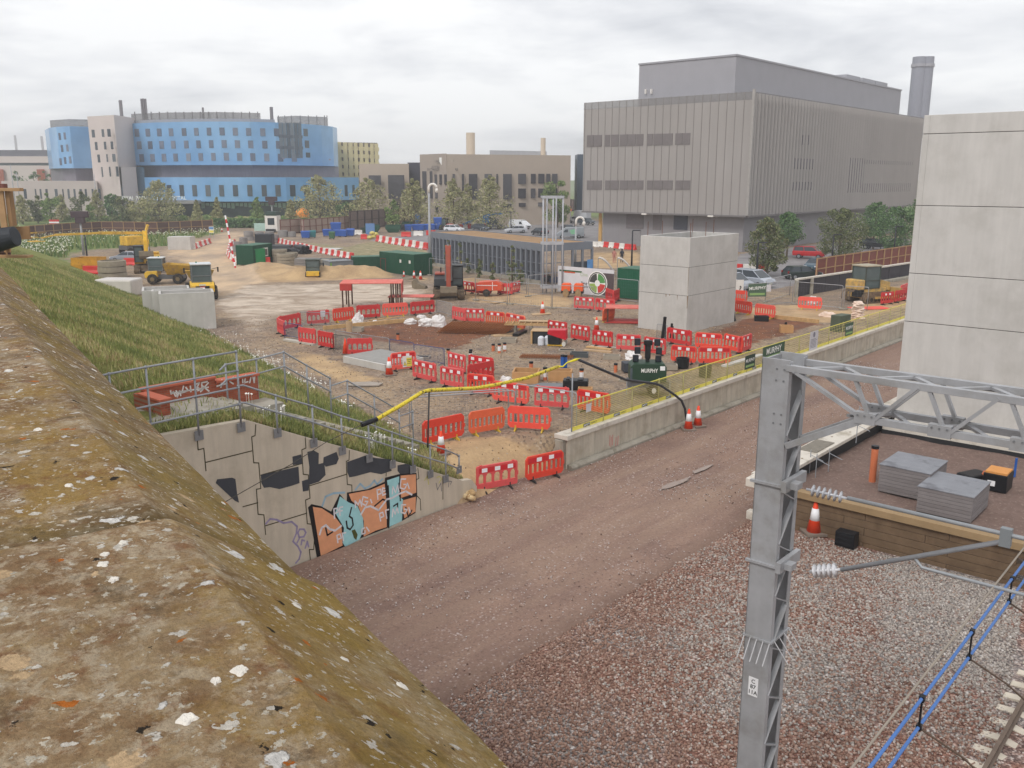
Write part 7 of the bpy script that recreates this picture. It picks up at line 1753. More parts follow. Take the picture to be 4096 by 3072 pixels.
for px, w in((110,10),(152,4),(172,6),(196,8),(234,10),(261,4),(283,7),(307,7),(332,8),(352,7),(379,6),(406,8)):cwin(px,w,756,795,249)
for px, y0 in((265,633),(283,628),(303,626),(272,532),(292,530),(276,580),(297,578)):cwin(px,8,y0,y0+28,266.5,HW)
cwin(440,26,820,860,255.0,M('ground_glazing',(64,78,80)))
m=text_mb('ROYAL PAPWORTH HOSPITAL',1.35);l_=obj('lettering',m,LET,hb);a=atY((610,795),252);l_.location=(a.x,a.y,zy(610,792,252))
A=atY((500,850),252.5);B_=atY((790,850),252.5);obj('entrance_canopy',MB().box(A.x,B_.x,252.5,259,zy(600,815,252),zy(600,802,252)),M('canopy_grey',(150,148,150),.6),hb)
# --- other distant buildings
def block(name,label,parts,wins=(),cat='building'):
 t=thing(name,label,cat)
 for nm, (px0,px1,Y0,Y1,yt,yb,back,mat)in parts:
  A, B_=atY((px0,850),Y0), atY((px1,850),Y1);P=[Vector((A.x,A.y,0)),Vector((B_.x,B_.y,0)),Vector((B_.x*(1+back/B_.y)-.2,B_.y+back,0)),Vector((A.x,A.y+back,0))]
  obj(nm,blk(P,.8 if yb is None else zy((px0+px1)/2,yb,(Y0+Y1)/2),zy((px0+px1)/2,yt,(Y0+Y1)/2)),mat,t)
 for px, w, y0, y1, Y, mat in wins:
  A, B_=atY((px-w/2,850),Y), atY((px+w/2,850),Y);obj('window',MB().box(A.x,B_.x,Y-.12,Y+.1,zy(px,y1,Y),zy(px,y0,Y)),mat,t)
 return t
TAUPE=M('taupe_cladding',(180,166,152),.7,.05,.3,streak=.03);TAD=M('taupe_cladding_side',(162,150,140),.7,.05,.3);TW_=M('institute_window',(58,56,62),.15,.3,.5,rnd=.2)
wl=[]
for x0, x1, y0, y1 in((220,355,695,800),(432,610,692,955),(300,358,855,925),(440,560,990,1100)):x0_, y0_=zM(x0,y0);x1_, y1_=zM(x1,y1);wl.append(((x0_+x1_)/2,x1_-x0_,y0_,y1_,222.8,TW_))
tb=block('research_building','taupe two-part research building behind the dark fence',[('left_block',(1443,1640,224,224,655,None,26,TAUPE)),('recess',(1635,1690,236,236,650,None,14,M('recess_dark',(70,70,82),.5))),('front_corner',(1684,1790,218,210,616,None,30,TAD)),('main_block',(1788,2280,210,222,619,None,40,TAUPE)),('plant_room',(1960,2185,236,246,603,640,20,M('plant_pale',(176,178,184),.6)))],wl)
def slopeY(px):return 210+(px-1790)/490*12 if px>1790 else 218-(px-1684)/106*8
for x0, x1, y0, y1 in((808,875,650,950),(890,925,650,950),(942,975,685,795),(995,1028,685,795),(1048,1078,685,795),(945,980,855,950),(1140,1165,680,950),(1243,1265,680,880),(1305,1412,680,960),(1478,1572,680,960),(1620,1638,680,800),(1660,1790,680,960),(1835,1945,678,790),(1998,2052,678,785),(2078,2148,678,785),(2168,2212,678,785),(1835,1945,840,948),(1998,2050,840,945),(2078,2148,840,940),(2168,2212,838,935),(2230,2290,678,785),(2230,2290,838,930),(1850,1945,1000,1042),(2078,2148,995,1040),(1310,1415,1020,1080),(1665,1790,1010,1050),(945,985,1030,1100)):
 (xa,ya), (xb,yb)=zM(x0,y0), zM(x1,y1);Y=slopeY((xa+xb)/2)-.3;A, B_=atY((xa,850),Y), atY((xb,850),Y);obj('window',MB().box(A.x,B_.x,Y-.12,Y+.3,zy(xa,yb,Y),zy(xa,ya,Y)),TW_,tb)
for x0, x1, yt in((1868,1902,531),(2161,2180,552)):
 a=atY(((x0+x1)/2,850),232);w=(x1-x0)*232/F_/2;obj('vent_tower',MB().lathe([(w,14),(w,zy(1880,yt,232)),(0,zy(1880,yt,232))],(a.x,a.y,0),20),M('tower_cream',(200,186,168),.7,.05),tb)
# emblem and lines of lettering on the corner
Yc=slopeY(1765)-.6
for q, tx, sz in((zM(1045,540),'UNIVERSITY OF',.7),(zM(1045,553),'CAMBRIDGE',.7),(zM(1025,605),'JEFFREY CHEAH',.8),(zM(1025,632),'BIOMEDICAL CENTRE',.8)):
 p=atY(q,Yc+(zM(1080,0)[0]-q[0])*.06);m=text_mb(tx,sz);l_=obj('lettering',m,M('letter_grey',(110,104,100),.6),tb);l_.location=(p.x,p.y-.6,p.z);l_.rotation_euler.z=-.35
p=atY(zM(1013,543),Yc+1);obj('crest',MB().prism([(-.45,.9),(.45,.9),(.45,0),(0,-.8),(-.45,0)],-.05,.05,'y'),LET,tb,loc=(p.x,p.y-.8,p.z))
GOLD=M('gold_fins',(206,190,144),.5,.15,.5);GDK=M('gold_gap',(92,82,78),.6,.3,.6)
gt=block('gold_finned_building','distant building with vertical gold fins behind the blue one',[('body',(1364,1518,330,336,570,None,30,GDK))])
for i, px in enumerate((1367,1392,1413,1433,1455,1475,1497,1514)):
 for k in range(12 if i<6 else 11):
  y0=568+(px-1364)*.045+k*15;A=atY((px,850),329);wd=(.75+.35*(k%2))*(1 if i<3 else .8)
  obj('fin',MB().box(A.x-wd,A.x+wd,328.4,329.4,zy(px,y0+15.2,329),zy(px,y0,329)),GOLD,gt)if i*12+k<96 else None
block('white_office_building','long low pale building with dark roof at the left edge',[('roof',(-150,228,352,352,600,626,20,M('roof_slate',(104,104,112),.6))),('upper_floor',(-150,236,350,350,625,651,22,CREAM)),('window_band',(-150,240,351,351,650,663,20,M('band_green',(96,108,110),.3))),('lower_floor',(-150,240,349,349,662,None,20,CREAM)),('brick_bay',(0,34,348,348,677,None,4,BRICK)),('brick_bay',(166,197,348,348,677,None,4,BRICK)),('brick_bay',(218,236,348,348,677,None,4,BRICK)),('mast',(91,101,380,380,541,640,2,M('chimney_pale',(186,184,188),.6))),('mast',(195,206,380,380,545,640,2,M('chimney_pale',(186,184,188))))])
block('dark_glass_building','narrow dark blue-grey building edge left of the grey building',[('tower',(2306,2340,250,250,617,None,10,M('dark_slate',(72,84,98),.4)))])
# --- glazed shelter with sedum roof
sa, sb, sc_=G(zC(290,190),5.4), G(zC(1400,312),5.4), G(zC(1890,290),5.4)
t=thing('bike_store','long grey glazed bike store with a brown planted roof and climbing plants','bike store')
hz_=5.4
P4=[sa,sb,sc_,sa+(sc_-sb)];P4=[Vector((p.x,p.y,0))for p in P4]
GF=M('shelter_frame',(116,121,130),.5,.08,1)
m=MB();m.prism([(p.x,p.y)for p in P4],hz_-.12,hz_-.04,'z');cen=sum(P4,Vector())/4
ins=[cen+(p-cen)*.975 for p in P4]
obj('sedum_roof',m,M('sedum',(158,126,92),.95,.2,.8,.8,8,dirt=(138,112,84),dscale=.8,dlo=.48,dhi=.64),t)
m=MB()
for a, b in zip(P4,P4[1:]+P4[:1]):
 d=(b-a).normalized();n=Vector((d.y,-d.x,0))
 m.beam(a+Vector((0,0,hz_-.35)),b+Vector((0,0,hz_-.35)),.16,.8)
obj('fascia',m,GF,t)
def bars(a,b,n,mat,nm,w,skip_=None):
 for i in range(n+1):
  p=a.lerp(b,i/n);d=(b-a).normalized();obj(nm,MB().beam(p+Vector((0,0,SITE-.1)),p+Vector((0,0,hz_-.6)),w,w*1.0,up=(d.x,d.y,0)),mat,t)
bars(P4[0],P4[1],26,GF,'mullion',.3);bars(P4[1],P4[2],5,GF,'mullion',.22);bars(P4[0],P4[3],4,GF,'mullion',.22)
GLB=M('shelter_glass',(78,80,90),.3,.3,.5,alpha=.8,spec=.25)
m=MB();a, b=P4[0], P4[1];n_=Vector((-(b-a).y,(b-a).x,0)).normalized()*.12
m.quad(a+n_+Vector((0,0,SITE)),b+n_+Vector((0,0,SITE)),b+n_+Vector((0,0,hz_-.6)),a+n_+Vector((0,0,hz_-.6)));m.add([p+n_ for p in map(Vector,m.v)],[(3,2,1,0)]);obj('glazing',m,GLB,t)
m=MB();
for z in(SITE+1.2,SITE+2.2):m.beam(P4[0]+Vector((0,0,z)),P4[1]+Vector((0,0,z)),.06,.08);m.beam(P4[1]+Vector((0,0,z)),P4[1].lerp(P4[2],.45)+Vector((0,0,z)),.06,.08)
obj('rail',m,GF,t);obj('plinth',MB().beam(P4[0]+Vector((0,0,SITE+.15)),P4[1]+Vector((0,0,SITE+.15)),.35,.5),CONCD,t)
q=P4[1].lerp(P4[2],.62);d=(P4[2]-P4[1]).normalized();obj('door',MB().beam(q+Vector((0,0,SITE+1.15)),q+d*1.9+Vector((0,0,SITE+1.15)),.1,2.1),M('door_glass',(70,74,82),.2),t)
q=P4[1].lerp(P4[2],.88)-Vector((-d.y,d.x,0))*.2;obj('blue_notice',MB().beam(q+Vector((0,0,SITE+1.9)),q+d*.75+Vector((0,0,SITE+1.9)),.04,.95),M('notice_blue',(92,142,196),.5),t)
# bikes / shapes inside seen through glass
for i in range(22):
 p=P4[0].lerp(P4[1],(i+.5)/22)+(P4[3]-P4[0])*.3;mm=MB()
 for dx in(-.5,.5):mm.lathe([(.27,-.02),(.33,-.02),(.33,.02),(.27,.02),(.27,-.02)],(dx,0,.34),14,'x')
 mm.tube([(-.5,0,.34),(-.2,0,.8),(.4,0,.85),(.5,0,.34)],.03,5).tube([(.4,0,.85),(.42,0,1.05)],.03,5)
 tag(obj('bicycle',mm,M(('bike_blue','bike_red','bike_dark')[i%3],((70,90,140),(170,60,60),(54,54,58))[i%3],.5),loc=p+Vector((0,0,SITE)),yaw=R(60+rng.uniform(-20,20))),'%s bicycle in the row inside the glazed store, counted from its far left end'%ORD[i],'bicycle','bicycles inside the glazed store')
# ------------------------------------------------------------------ trees and shrubs
LEAFM=tintmat('leaves',.75);BARK=M('bark',(96,82,68),.9,.2,4)
def tree(base,h,w,label,pal,kind='cone',n=1500,ls=.3,name='tree',cat='tree',trunk=.22,group=None,bot=.15):
 t=thing(name,label,cat,base,rng.uniform(0,6),group)
 m=MB();m.tube([(0,0,-.3),(rng.normal(0,.05),0,h*.45),(rng.normal(0,.1),rng.normal(0,.1),h*.9)],[.02*h*.8+.04,.014*h+.02,.02],7)
 cl=[]
 for i in range(26 if kind!='bush' else 14):
  f=bot+(1-bot)*((i+.5)/26 if kind!='bush' else rng.random());z=f*h
  rr=(w/2)*((1-(f-bot)/(1-bot))**.8*1.05+.08 if kind=='cone' else max(.15,math.sin(math.pi*min(1,((f-bot)/(1-bot))*.85+.12))**.7))
  a=i*2.4+rng.uniform(-.4,.4);r0=rr*rng.uniform(.35,.95);c=(math.cos(a)*r0,math.sin(a)*r0,z)
  cl.append((c,rr*rng.uniform(.26,.56)+.08))
  if i%2==0:m.tube([(0,0,max(.1,z-rr*.5)),(c[0]*.6,c[1]*.6,z-rr*.12),c],[.035*w/4+.01,.02,.008],5)
 obj('trunk',m,BARK,t)
 P=[];C_=[]
 for i in range(n):
  c, r=cl[rng.integers(len(cl))];v=rng.normal(size=3);v/=np.linalg.norm(v);rr=r*rng.random()**.4;p=np.array(c)+v*rr*np.array([1.1,1.1,.85])
  P.append(p);hi=.85+.25*(v[2])*.0+rng.uniform(-.18,.18);C_.append(pal[rng.integers(len(pal))]*hi)
 P=np.array(P);N_=rng.normal(size=(n,3));N_/=np.linalg.norm(N_,axis=1,keepdims=True);X_=np.cross(N_,rng.normal(size=(n,3)));X_/=np.linalg.norm(X_,axis=1,keepdims=True);Y_=np.cross(N_,X_)
 s=ls*rng.uniform(.5,1.2,(n,1));v=np.stack([P-X_*s*.5,P-Y_*s*.3+X_*s*.05,P+X_*s*.5,P+Y_*s*.3],1)
 o=npmesh('crown',v.reshape(-1,3),np.arange(4*n).reshape(-1,4),LEAFM,np.repeat(np.array(C_),4,0));o.parent=t;return t
OLV=[L3((164,164,112)),L3((180,176,128)),L3((146,148,98)),L3((188,178,136))];GRN=[L3((120,146,78)),L3((142,162,96)),L3((102,130,68)),L3((154,170,108))];DGN=[L3((84,118,72)),L3((106,138,86)),L3((70,102,62)),L3((126,154,100))];MID=[L3((106,118,74)),L3((124,132,86)),L3((88,102,64)),L3((142,144,104))]
def ptree(px,ybase,ytop,wpx,Y,label,pal,kind='cone',n=1500,ls=None,bot=.12,**k):
 p=atY((px,ybase),Y);h=atY((px,ytop),Y).z-SITE;w=wpx*1.12*Y/F_;return tree(Vector((p.x,p.y,SITE)),h,w,label,pal,kind,n,ls or max(.35,Y/420),bot=bot,**k)
GT1='young trees along the road behind the hoarding'
for px, yt, w, Y, pal, lab, kd in((640,720,190,232,OLV,'tall feathery tree in front of the cream tower and blue wing','cone'),(1280,700,200,225,OLV,'tall conical olive tree before the right half of the blue building','cone'),(1475,715,190,215,OLV,'conical olive tree where the blue building ends','cone'),(1655,715,140,205,OLV,'conical olive tree left of the tall curved lamp post','cone'),(1815,715,140,200,OLV,'olive tree right of the tall curved lamp post','cone'),(1960,705,170,200,OLV,'broad olive tree before the taupe main block','cone'),(2230,712,120,205,GRN,'fresh green tree against the left edge of the grey building','bush'),(1870,735,90,205,OLV,'small olive tree between two larger ones before the taupe block','cone'),(1570,800,60,190,GRN,'small bright green tree beside the street light','bush'),
(1030,790,60,215,GRN,'small green tree on the lawn before the blue building','cone'),(870,790,40,215,OLV,'thin small tree at the blue building entrance','cone'),(1165,800,50,215,OLV,'thin tree left of the tall conical olive tree','cone'),(1385,790,60,220,DGN,'dark green shrub between two conical olive trees','bush'),(790,800,40,222,OLV,'slim sapling by the flag sign','cone'),
(490,790,90,225,MID,'bushy green tree below the cream tower','bush'),(450,775,60,232,DGN,'dark bushy tree at the corner of the cream wing','bush'),(560,800,100,225,OLV,'pale round tree left of the tall feathery one','bush'),(390,760,60,235,OLV,'slender olive tree beside the lighting mast','cone'),(330,770,70,235,MID,'green tree in the middle of the cream wing','bush'),(250,780,60,235,OLV,'thin-crowned tree left of centre before the cream wing','cone'),(205,775,65,225,GRN,'green round tree before the cream wing','bush'),(150,770,70,225,MID,'olive green tree second from the hoarding','bush'),(90,780,70,220,OLV,'olive tree next to the close hoarding','cone'),(360,820,40,215,GRN,'bright green bush by the blue round sign','bush')):
 ptree(px,868,yt,w,Y,lab,pal,kd,4200 if w>100 else 1800,group=GT1)
for px, yt, w, Y, lab in((80,686,60,320,'dark tree before the long pale building, leftmost'),(140,688,60,320,'dark tree in the middle before the long pale building'),(188,686,50,320,'dark tree beside the left blue drum')):
 ptree(px,760,yt,w,Y,lab,DGN,'bush',500,bot=.3)
def pt2(q,ytop,wpx,label,pal,n=4200,bot=.22,kind='round',ls=.26):
 n=int(n*1.7)
 p=G(q);h=atY((q[0],ytop),p.y).z-SITE;return tree(p,h,wpx*p.y/F_,label,pal,kind,n,ls,bot=bot)
pt2(zL(657,870),zL(0,305)[1],150,'leaning tree nearest the middle lift shaft with a light brown tinge',MID+[L3((124,118,84))],bot=.12)
pt2(zL(850,690),zL(0,250)[1],112,'darker tree behind the leaning one',DGN,3400,.35)
pt2(zL(1360,730),zL(0,215)[1],178,'broad tree right of the red off-roader',MID,5200,.12)
pt2(zL(1700,610),zL(0,150)[1],120,'dark tree behind the rightmost big tree',DGN,3400,.3)
pt2(zL(1910,655),zL(0,195)[1],165,'big dark green tree at the tall lift shaft edge',DGN,5200,.1)
pt2(zL(2090,560),zL(0,120)[1],70,'dark tree top peeping past the tall lift shaft',DGN,1200,.3)
pt2(zK(1990,640),zK(0,315)[1],100,'green tree behind the top of the middle lift shaft',GRN,2400,.1)
pt2(zK(1490,620),zK(0,395)[1],60,'small green sapling over the left rim of the middle lift shaft',GRN,900,.2)
pt2(zK(1585,620),zK(0,390)[1],40,'thin green sapling right of the small one over the shaft rim',GRN,500,.3)
pt2(zC(1845,625),zC(0,510)[1],26,'yellow-leaved shrub at the glazed store entrance',[L3((168,164,90)),L3((110,128,62))],500,.05,'bush',.2)
for q, yt, w, lab in((zC(310,560),410,20,'climbing plant at the far left end of the glazed store'),(zC(470,590),240,26,'tall climbing plant behind the excavator arm'),(zC(590,620),270,24,'climbing plant on the glazed store right of the excavator'),(zC(665,600),440,20,'short climbing plant beside the excavator cab'),(zC(780,640),440,24,'climbing plant in the left middle of the glazed store'),(zC(910,670),450,24,'climbing plant in the middle of the glazed store'),(zC(1105,700),290,40,'tallest climbing plant on the glazed store'),(zC(1185,710),480,26,'climbing plant right of the tallest one')):
 p=G(q);h=onV((q[0],zC(0,yt)[1]),uv(p.x,p.y)[1]).z-SITE;tree(p,max(1.5,h*.9),w*p.y/F_*1.1,lab,MID,'bush',420,.22,'climbing_plant','plant',bot=.02)
P=[];C_=[]
for _ in range(9000):
 q=(rng.uniform(855,1180),rng.uniform(887,906));p=atY((q[0],900),205+rng.uniform(-1,2));P.append((p.x,p.y,SITE+rng.uniform(0,2.0)));C_.append(DGN[rng.integers(4)]*rng.uniform(.8,1.1))
for _ in range(9000):
 q=rng.uniform(20,1400);p=atY((q,860),236+rng.uniform(-2,2));k=mnoise.noise(Vector((q*.02,0,0)));P.append((p.x,p.y,SITE+rng.uniform(0,1.3+1.0*k)));C_.append((GRN if k>0 else OLV)[rng.integers(4)]*rng.uniform(.8,1.1))
P=np.array(P);n=len(P);X_=rng.normal(size=(n,3));X_/=np.linalg.norm(X_,axis=1,keepdims=True);Y_=np.cross(X_,rng.normal(size=(n,3)));Y_/=np.linalg.norm(Y_,axis=1,keepdims=True);s=.5
tag(npmesh('hedge',np.stack([P-X_*s*.5,P-Y_*s*.4,P+X_*s*.5,P+Y_*s*.4],1).reshape(-1,3),np.arange(4*n).reshape(-1,4),LEAFM,np.repeat(np.array(C_),4,0)),'clipped hedges and low shrubs along the far road',kind='stuff')

# ------------------------------------------------------------------ hoardings and fences
HB=M('hoarding_brown',(92,62,56),.8,.12,1.5,rnd=.1);HT=M('hoarding_timber',(172,138,100),.8,.12,3)
def hoarding(qs,h,spacing,label,pm,tm,z=SITE,rails=(.05,.5,.97),name='hoarding',post=.12,nmax=95):
 t=thing(name,label,'hoarding');P=[G(q,z)for q in qs];cnt=0
 for a, b in zip(P[:-1],P[1:]):
  d=b-a;L=d.length;n=max(1,round(L/spacing));dn=d.normalized();nn=Vector((dn.y,-dn.x,0))
  for i in range(n):
   p0, p1=a+d*i/n, a+d*(i+1)/n
   if cnt<nmax:obj('board',MB().beam(p0+Vector((0,0,h/2)),p1+Vector((0,0,h/2)),.05,h),pm,t);obj('post',MB().beam(p0+nn*.1,p0+nn*.1+Vector((0,0,h)),post,post,up=(dn.x,dn.y,0)),tm,t);cnt+=1
  m=MB()
  for f in rails:m.beam(a+nn*.07+Vector((0,0,h*f)),b+nn*.07+Vector((0,0,h*f)),.07,.1)
  obj('rail',m,tm,t)
 obj('post',MB().beam(P[-1]+nn*.1,P[-1]+nn*.1+Vector((0,0,h)),post,post,up=(dn.x,dn.y,0)),tm,t)
 return t
hoarding([zA(260,268),zA(700,228),zA(1010,212),zA(1550,218),zA(2095,190)],2.5,2.3,'dark brown hoarding with pale timber posts along the far verge',HB,HT)
hoarding([zB(790,215),zB(985,200),zB(1020,212),zB(1475,165)],2.9,2.4,'pinkish board fence with red-brown posts behind the pipe yard',M('board_pink',(166,146,134),.8,.1),M('post_redbrown',(120,74,68),.8))
hoarding([zM(0,1300),zM(600,1240),zM(1100,1180),zM(1500,1120),zM(2150,1060),zK(610,270)],4.0,3.0,'dark brown slatted fence behind the bins and car park',M('board_greybrown',(122,106,100),.85,.2),M('post_dark',(70,54,52),.8),post=.3)
hoarding([zL(1130,912),zL(2068,745),zL(2500,668)],2.4,2.4,'red-brown hoarding with timber posts above the white-topped wall',M('hoarding_red',(128,74,64),.8,.1),HT)
wt=thing('block_wall','dark retaining wall with white coping below the red-brown hoarding','wall')
a, b=G(zL(935,1075)), G(zL(2062,880));d=(b-a);n=9
for i in range(n):
 p0, p1=a+d*i/n, a+d*(i+.97)/n;obj('panel',MB().beam(p0+Vector((0,0,.75)),p1+Vector((0,0,.75)),.12,1.6),M('wall_black',(58,54,60),.7,.1),wt);obj('coping',MB().beam(p0+Vector((0,0,1.62)),p1+Vector((0,0,1.62)),.35,.16),CONCL,wt,bevel=.02)
 if i in(0,1,6):obj('rib',MB().beam(p0+Vector((0,-.2,0)),p0+Vector((0,-.2,1.55)),.3,.3),CONCD,wt)
 obj('toe_block',MB().beam(p0+Vector((.1,-.6,.1)),p1+Vector((0,-.6,.1)),.6,.3),CONCD,wt,bevel=.03)if i>4 else None
# brown boarding close by at the left edge and the black lamp on it
t=thing('boarding','close brown timber boarding at the left edge of the view','hoarding')
def bx(q0,q1,Y,dy,mat,nm):A, B_=atY(q0,Y), atY(q1,Y);obj(nm,MB().box(min(A.x,B_.x),max(A.x,B_.x),Y,Y+dy,min(A.z,B_.z),max(A.z,B_.z)),mat,t,bevel=.01)
bx((-260,762),(12,1010),34,.06,HB,'board');bx((10,765),(16,1010),33.9,.1,HT,'batten');bx((17,765),(52,905),34,.3,M('batten_tan',(150,118,84),.8),'return_board');bx((-260,752),(78,765),33.8,.3,HT,'cap_rail');bx((-260,906),(120,958),34.3,.1,M('batten_tan',(150,118,84)),'lower_board');bx((-260,1022),(112,1032),33.6,.4,HT,'sill');bx((16,940),(24,1022),33.8,.1,HT,'batten');bx((-260,955),(40,1022),34.2,.1,HB,'board')
bx((-260,735),(14,752),34,.3,M('cap_redbrown',(112,70,62),.8),'top_board')
A=atY((-30,965),33.2);B_=atY((62,945),33.2);tag(obj('lamp_housing',MB().tube([A,B_,B_+(B_-A)*.02],[.45,.36,.3],20),M('housing_black',(48,52,58),.6,.1)),'black cylindrical lamp housing on the close brown boarding','lamp')
# ------------------------------------------------------------------ poles, lamps, lattice mast
def pole(q,ytop,r,label,mat=GALV,top=None,name='lamp_post',z=SITE,group=None):
 p=G(q,z);h=atY((q[0],ytop),p.y).z-z;t=thing(name,label,'pole',p,0,group);obj('pole',MB().tube([(0,0,-.2),(0,0,h)],[r*1.3,r*.8],8),mat,t,smooth=True);k=p.y/F_
 if top=='hook':
  m=MB().tube([(0,0,h),(0,0,h+.5)]+[(.45-.45*math.cos(a),0,h+.5+.45*math.sin(a))for a in np.linspace(.3,math.pi,7)],r,8);obj('arm',m,WHITEP,t,smooth=True);obj('camera_dome',MB().lathe([(0,-.55),(.12,-.5),(.18,-.35),(.18,-.15),(.1,0),(0,0)],(.9,0,h+.5),12),WHITEP,t,smooth=True)
 if top in('twin','single'):
  for s_ in((-1,1)if top=='twin' else(1,)):obj('lamp_head',MB().box(min(0,s_*.95),max(0,s_*.95),-.16,.16,h-.02,h+.1),M('lamp_black',(44,44,50),.5),t,bevel=.03)
 if top=='heads':obj('lamp_head',MB().box(-1.2,1.2,-.3,.3,h-.2,h+.7).box(-.6,.6,-.4,.4,h-1.0,h-.2),M('head_dark',(70,56,62),.6),t,bevel=.05)
 return t
pole(zC(300,600),770,.14,'tall grey pole with white curved camera arm left of the glazed store',top='hook',name='camera_pole')
pole(zC(1722,620),zC(0,130)[1],.12,'grey pole with white curved camera arm at the glazed store front',top='hook',name='camera_pole')
BKM=M('pole_black',(40,40,46),.5)
for q, yt, tp, lab in((zL(552,900),zL(0,545)[1],'single','black single-head lamp post beside the leaning tree'),(zL(1293,770),zL(0,465)[1],'single','black lamp post in front of the broad tree'),(zL(230,560),zL(0,342)[1],'twin','black twin-head lamp post over the middle lift shaft'),(zK(1178,890),zK(0,478)[1],'single','black lamp post left of the middle lift shaft'),(zM(1780,1330),zM(0,1100)[1],'twin','black twin-head lamp post in the car park'),(zK(550,540),zK(0,330)[1],'twin','black twin-head lamp post beside the camera pole'),(zM(1600,1280),zM(0,1190)[1],'single','small black lamp post behind the grey saloon'),(zL(1900,700),zL(0,385)[1],'single','black lamp post in the rightmost big tree')):
 pole(q,yt,.1,lab,BKM,tp)
pole((1093,925),800,.14,'grey mast with dark lamp heads at the site gate',top='heads')
pole(zA(855,425),zA(0,180)[1],.1,'short black post in the far yard',BKM,name='post')
pole(zA(825,420),865,.16,'grey camera post with dark and white heads in the far yard',top='heads')
for px, yt, yb, lab in((805,730,870,'thin grey street light before the blue building centre'),(395,695,885,'grey street light in front of the cream wing'),(70,660,895,'grey lattice mast left of the trees'),(90,690,895,'second grey lattice mast beside the first'),(1530,780,890,'thin street light before the left taupe block'),(1580,700,870,'grey street light right of the left taupe block'),(2128,695,850,'grey street light before the right taupe windows'),(2237,750,890,'street light at the edge of the grey building')):
 pole((px,yb),yt,.12,lab,name='street_light')
p0=G(zC(1490,790));h0=atY(zC(1490,-162),p0.y).z-SITE;t=thing('lattice_mast','open lattice mast of pale tubes standing before the glazed store','mast',p0,R(8))
for x in(-.95,-.45,0,.45,.95):
 obj('tube',MB().tube([(x,-.4 if abs(x)!=.45 else .4,0),(x,-.4 if abs(x)!=.45 else .4,h0)],.075,8),M('mast_pale',(176,178,184),.45),t,smooth=True)
m=MB()
for z in(h0-.1,h0*.52,.6):m.box(-1.05,1.05,-.5,-.35,z-.12,z+.12).box(-1.05,1.05,.35,.5,z-.12,z+.12).box(-1.05,-.9,-.4,.4,z-.1,z+.1).box(.9,1.05,-.4,.4,z-.1,z+.1)
obj('collar',m,M('mast_pale',(176,178,184)),t)
# height-restriction pole, striped
a=G(zB(352,565));b=atY(zB(248,30),a.y+1.5);t=thing('barrier_arm','raised red and white striped arm at the site entrance','barrier arm')
for i in range(14):obj('stripe',MB().tube([a.lerp(b,i/14),a.lerp(b,(i+1)/14)],.11,8),BBAND if i%2==0 else WHITE,t)
# boards, banners
def board(q,w,h,z0,mat,label,yaw=0,name='sign_board',cat='sign',post=True):
 t=thing(name,label,cat,G(q),yaw);obj('board',MB().box(-w/2,w/2,-.04,0,z0,z0+h),mat,t)
 if post:
  for x in(-w/2+.1,w/2-.1):obj('leg',MB().box(x-.03,x+.03,0,.06,0,z0),GALVD,t)
 return t
t=board(zB(118,250),.9,1.2,.9,M('sign_white',(228,226,222)),'blue, white and yellow sign in the verge by the far track');obj('blue_panel',MB().box(-.4,.4,-.06,-.04,1.6,2.0),M('notice_blue',(92,142,196)),t);obj('yellow_panel',MB().box(-.4,.4,-.06,-.04,1.0,1.4),M('sign_yellow',(232,214,90)),t)
t=board((222,935),2.0,2.2,.6,M('barrier_red',(205,42,46)),'red and white striped road sign behind the brown hoarding');obj('stripe',MB().box(-1,1,-.06,-.04,1.2,1.6).box(-1,1,-.06,-.04,2.1,2.4),WHITE,t)
t=board(zB(620,190),3.6,1.6,.2,M('sheet_mint',(168,196,188),.5),'pale green glass panel by the gate cabin')
tag(obj('tent',MB().lathe([(1.9,0),(1.8,1.2),(1.3,1.9),(.5,2.3),(0,2.35)],n=12),M('tent_orange',(240,148,56),.6,.05),loc=G((1188,893),SITE)+Vector((0,6,1.2))),'orange dome behind the pinkish board fence','tent')
a, b=G(zK(362,1160)), G(zK(980,1225));d=b-a;L=d.length;yaw=math.atan2(d.y,d.x);t=thing('logo_banner','long white banner with round green and red wheel logo','banner',(a+b)/2,yaw)
obj('cloth',MB().box(-L/2,L/2,-.03,0,.1,2.6),M('banner_white',(214,214,218),.6,.06,2),t)
bk=M('banner_brown',(88,76,78),.6);obj('dark_panel',MB().box(L*.17,L/2,-.045,-.03,.15,2.25),bk,t)
obj('green_strip',MB().box(-L/2+.2,L*-.06,-.045,-.03,2.1,2.25),M('strip_green',(60,96,64),.6),t);obj('red_strip',MB().box(-L*.38,L*-.18,-.05,-.045,2.0,2.12),M('strip_red',(206,90,60),.6),t)
def disc(r0,r1,a0,a1,mat,nm,y):
 m=MB();n=18;cx, cz=L*.22, 1.25
 for i in range(n+1):
  a=a0+(a1-a0)*i/n
  for r in(r0,r1):m.v.append((cx+r*math.cos(a),y,cz+r*math.sin(a)))
 m.f=[(2*i,2*i+1,2*i+3,2*i+2)for i in range(n)];obj(nm,m,mat,t)
disc(0,1.15,0,6.2832,LET,'logo_disc',-.055);disc(.95,1.05,0,6.2832,M('logo_dark',(70,74,70),.6),'logo_ring',-.06)
for i, c in enumerate(((88,150,84),(72,74,72),(150,180,90),(204,70,64))):disc(.3,.9,i*1.5708+.1,i*1.5708+1.48,M('logo_%d'%i,c,.6),'logo_segment',-.06)
for tx, x, z, s, mt in(('One',-.02,1.95,.5,M('letter_palegreen',(190,204,180),.6)),('The green',.02,1.15,.3,INK),('behaviours',.02,.85,.3,INK)):
 l_=obj('lettering',text_mb(tx,s),mt,t);l_.location=(L*x,-.05,z)
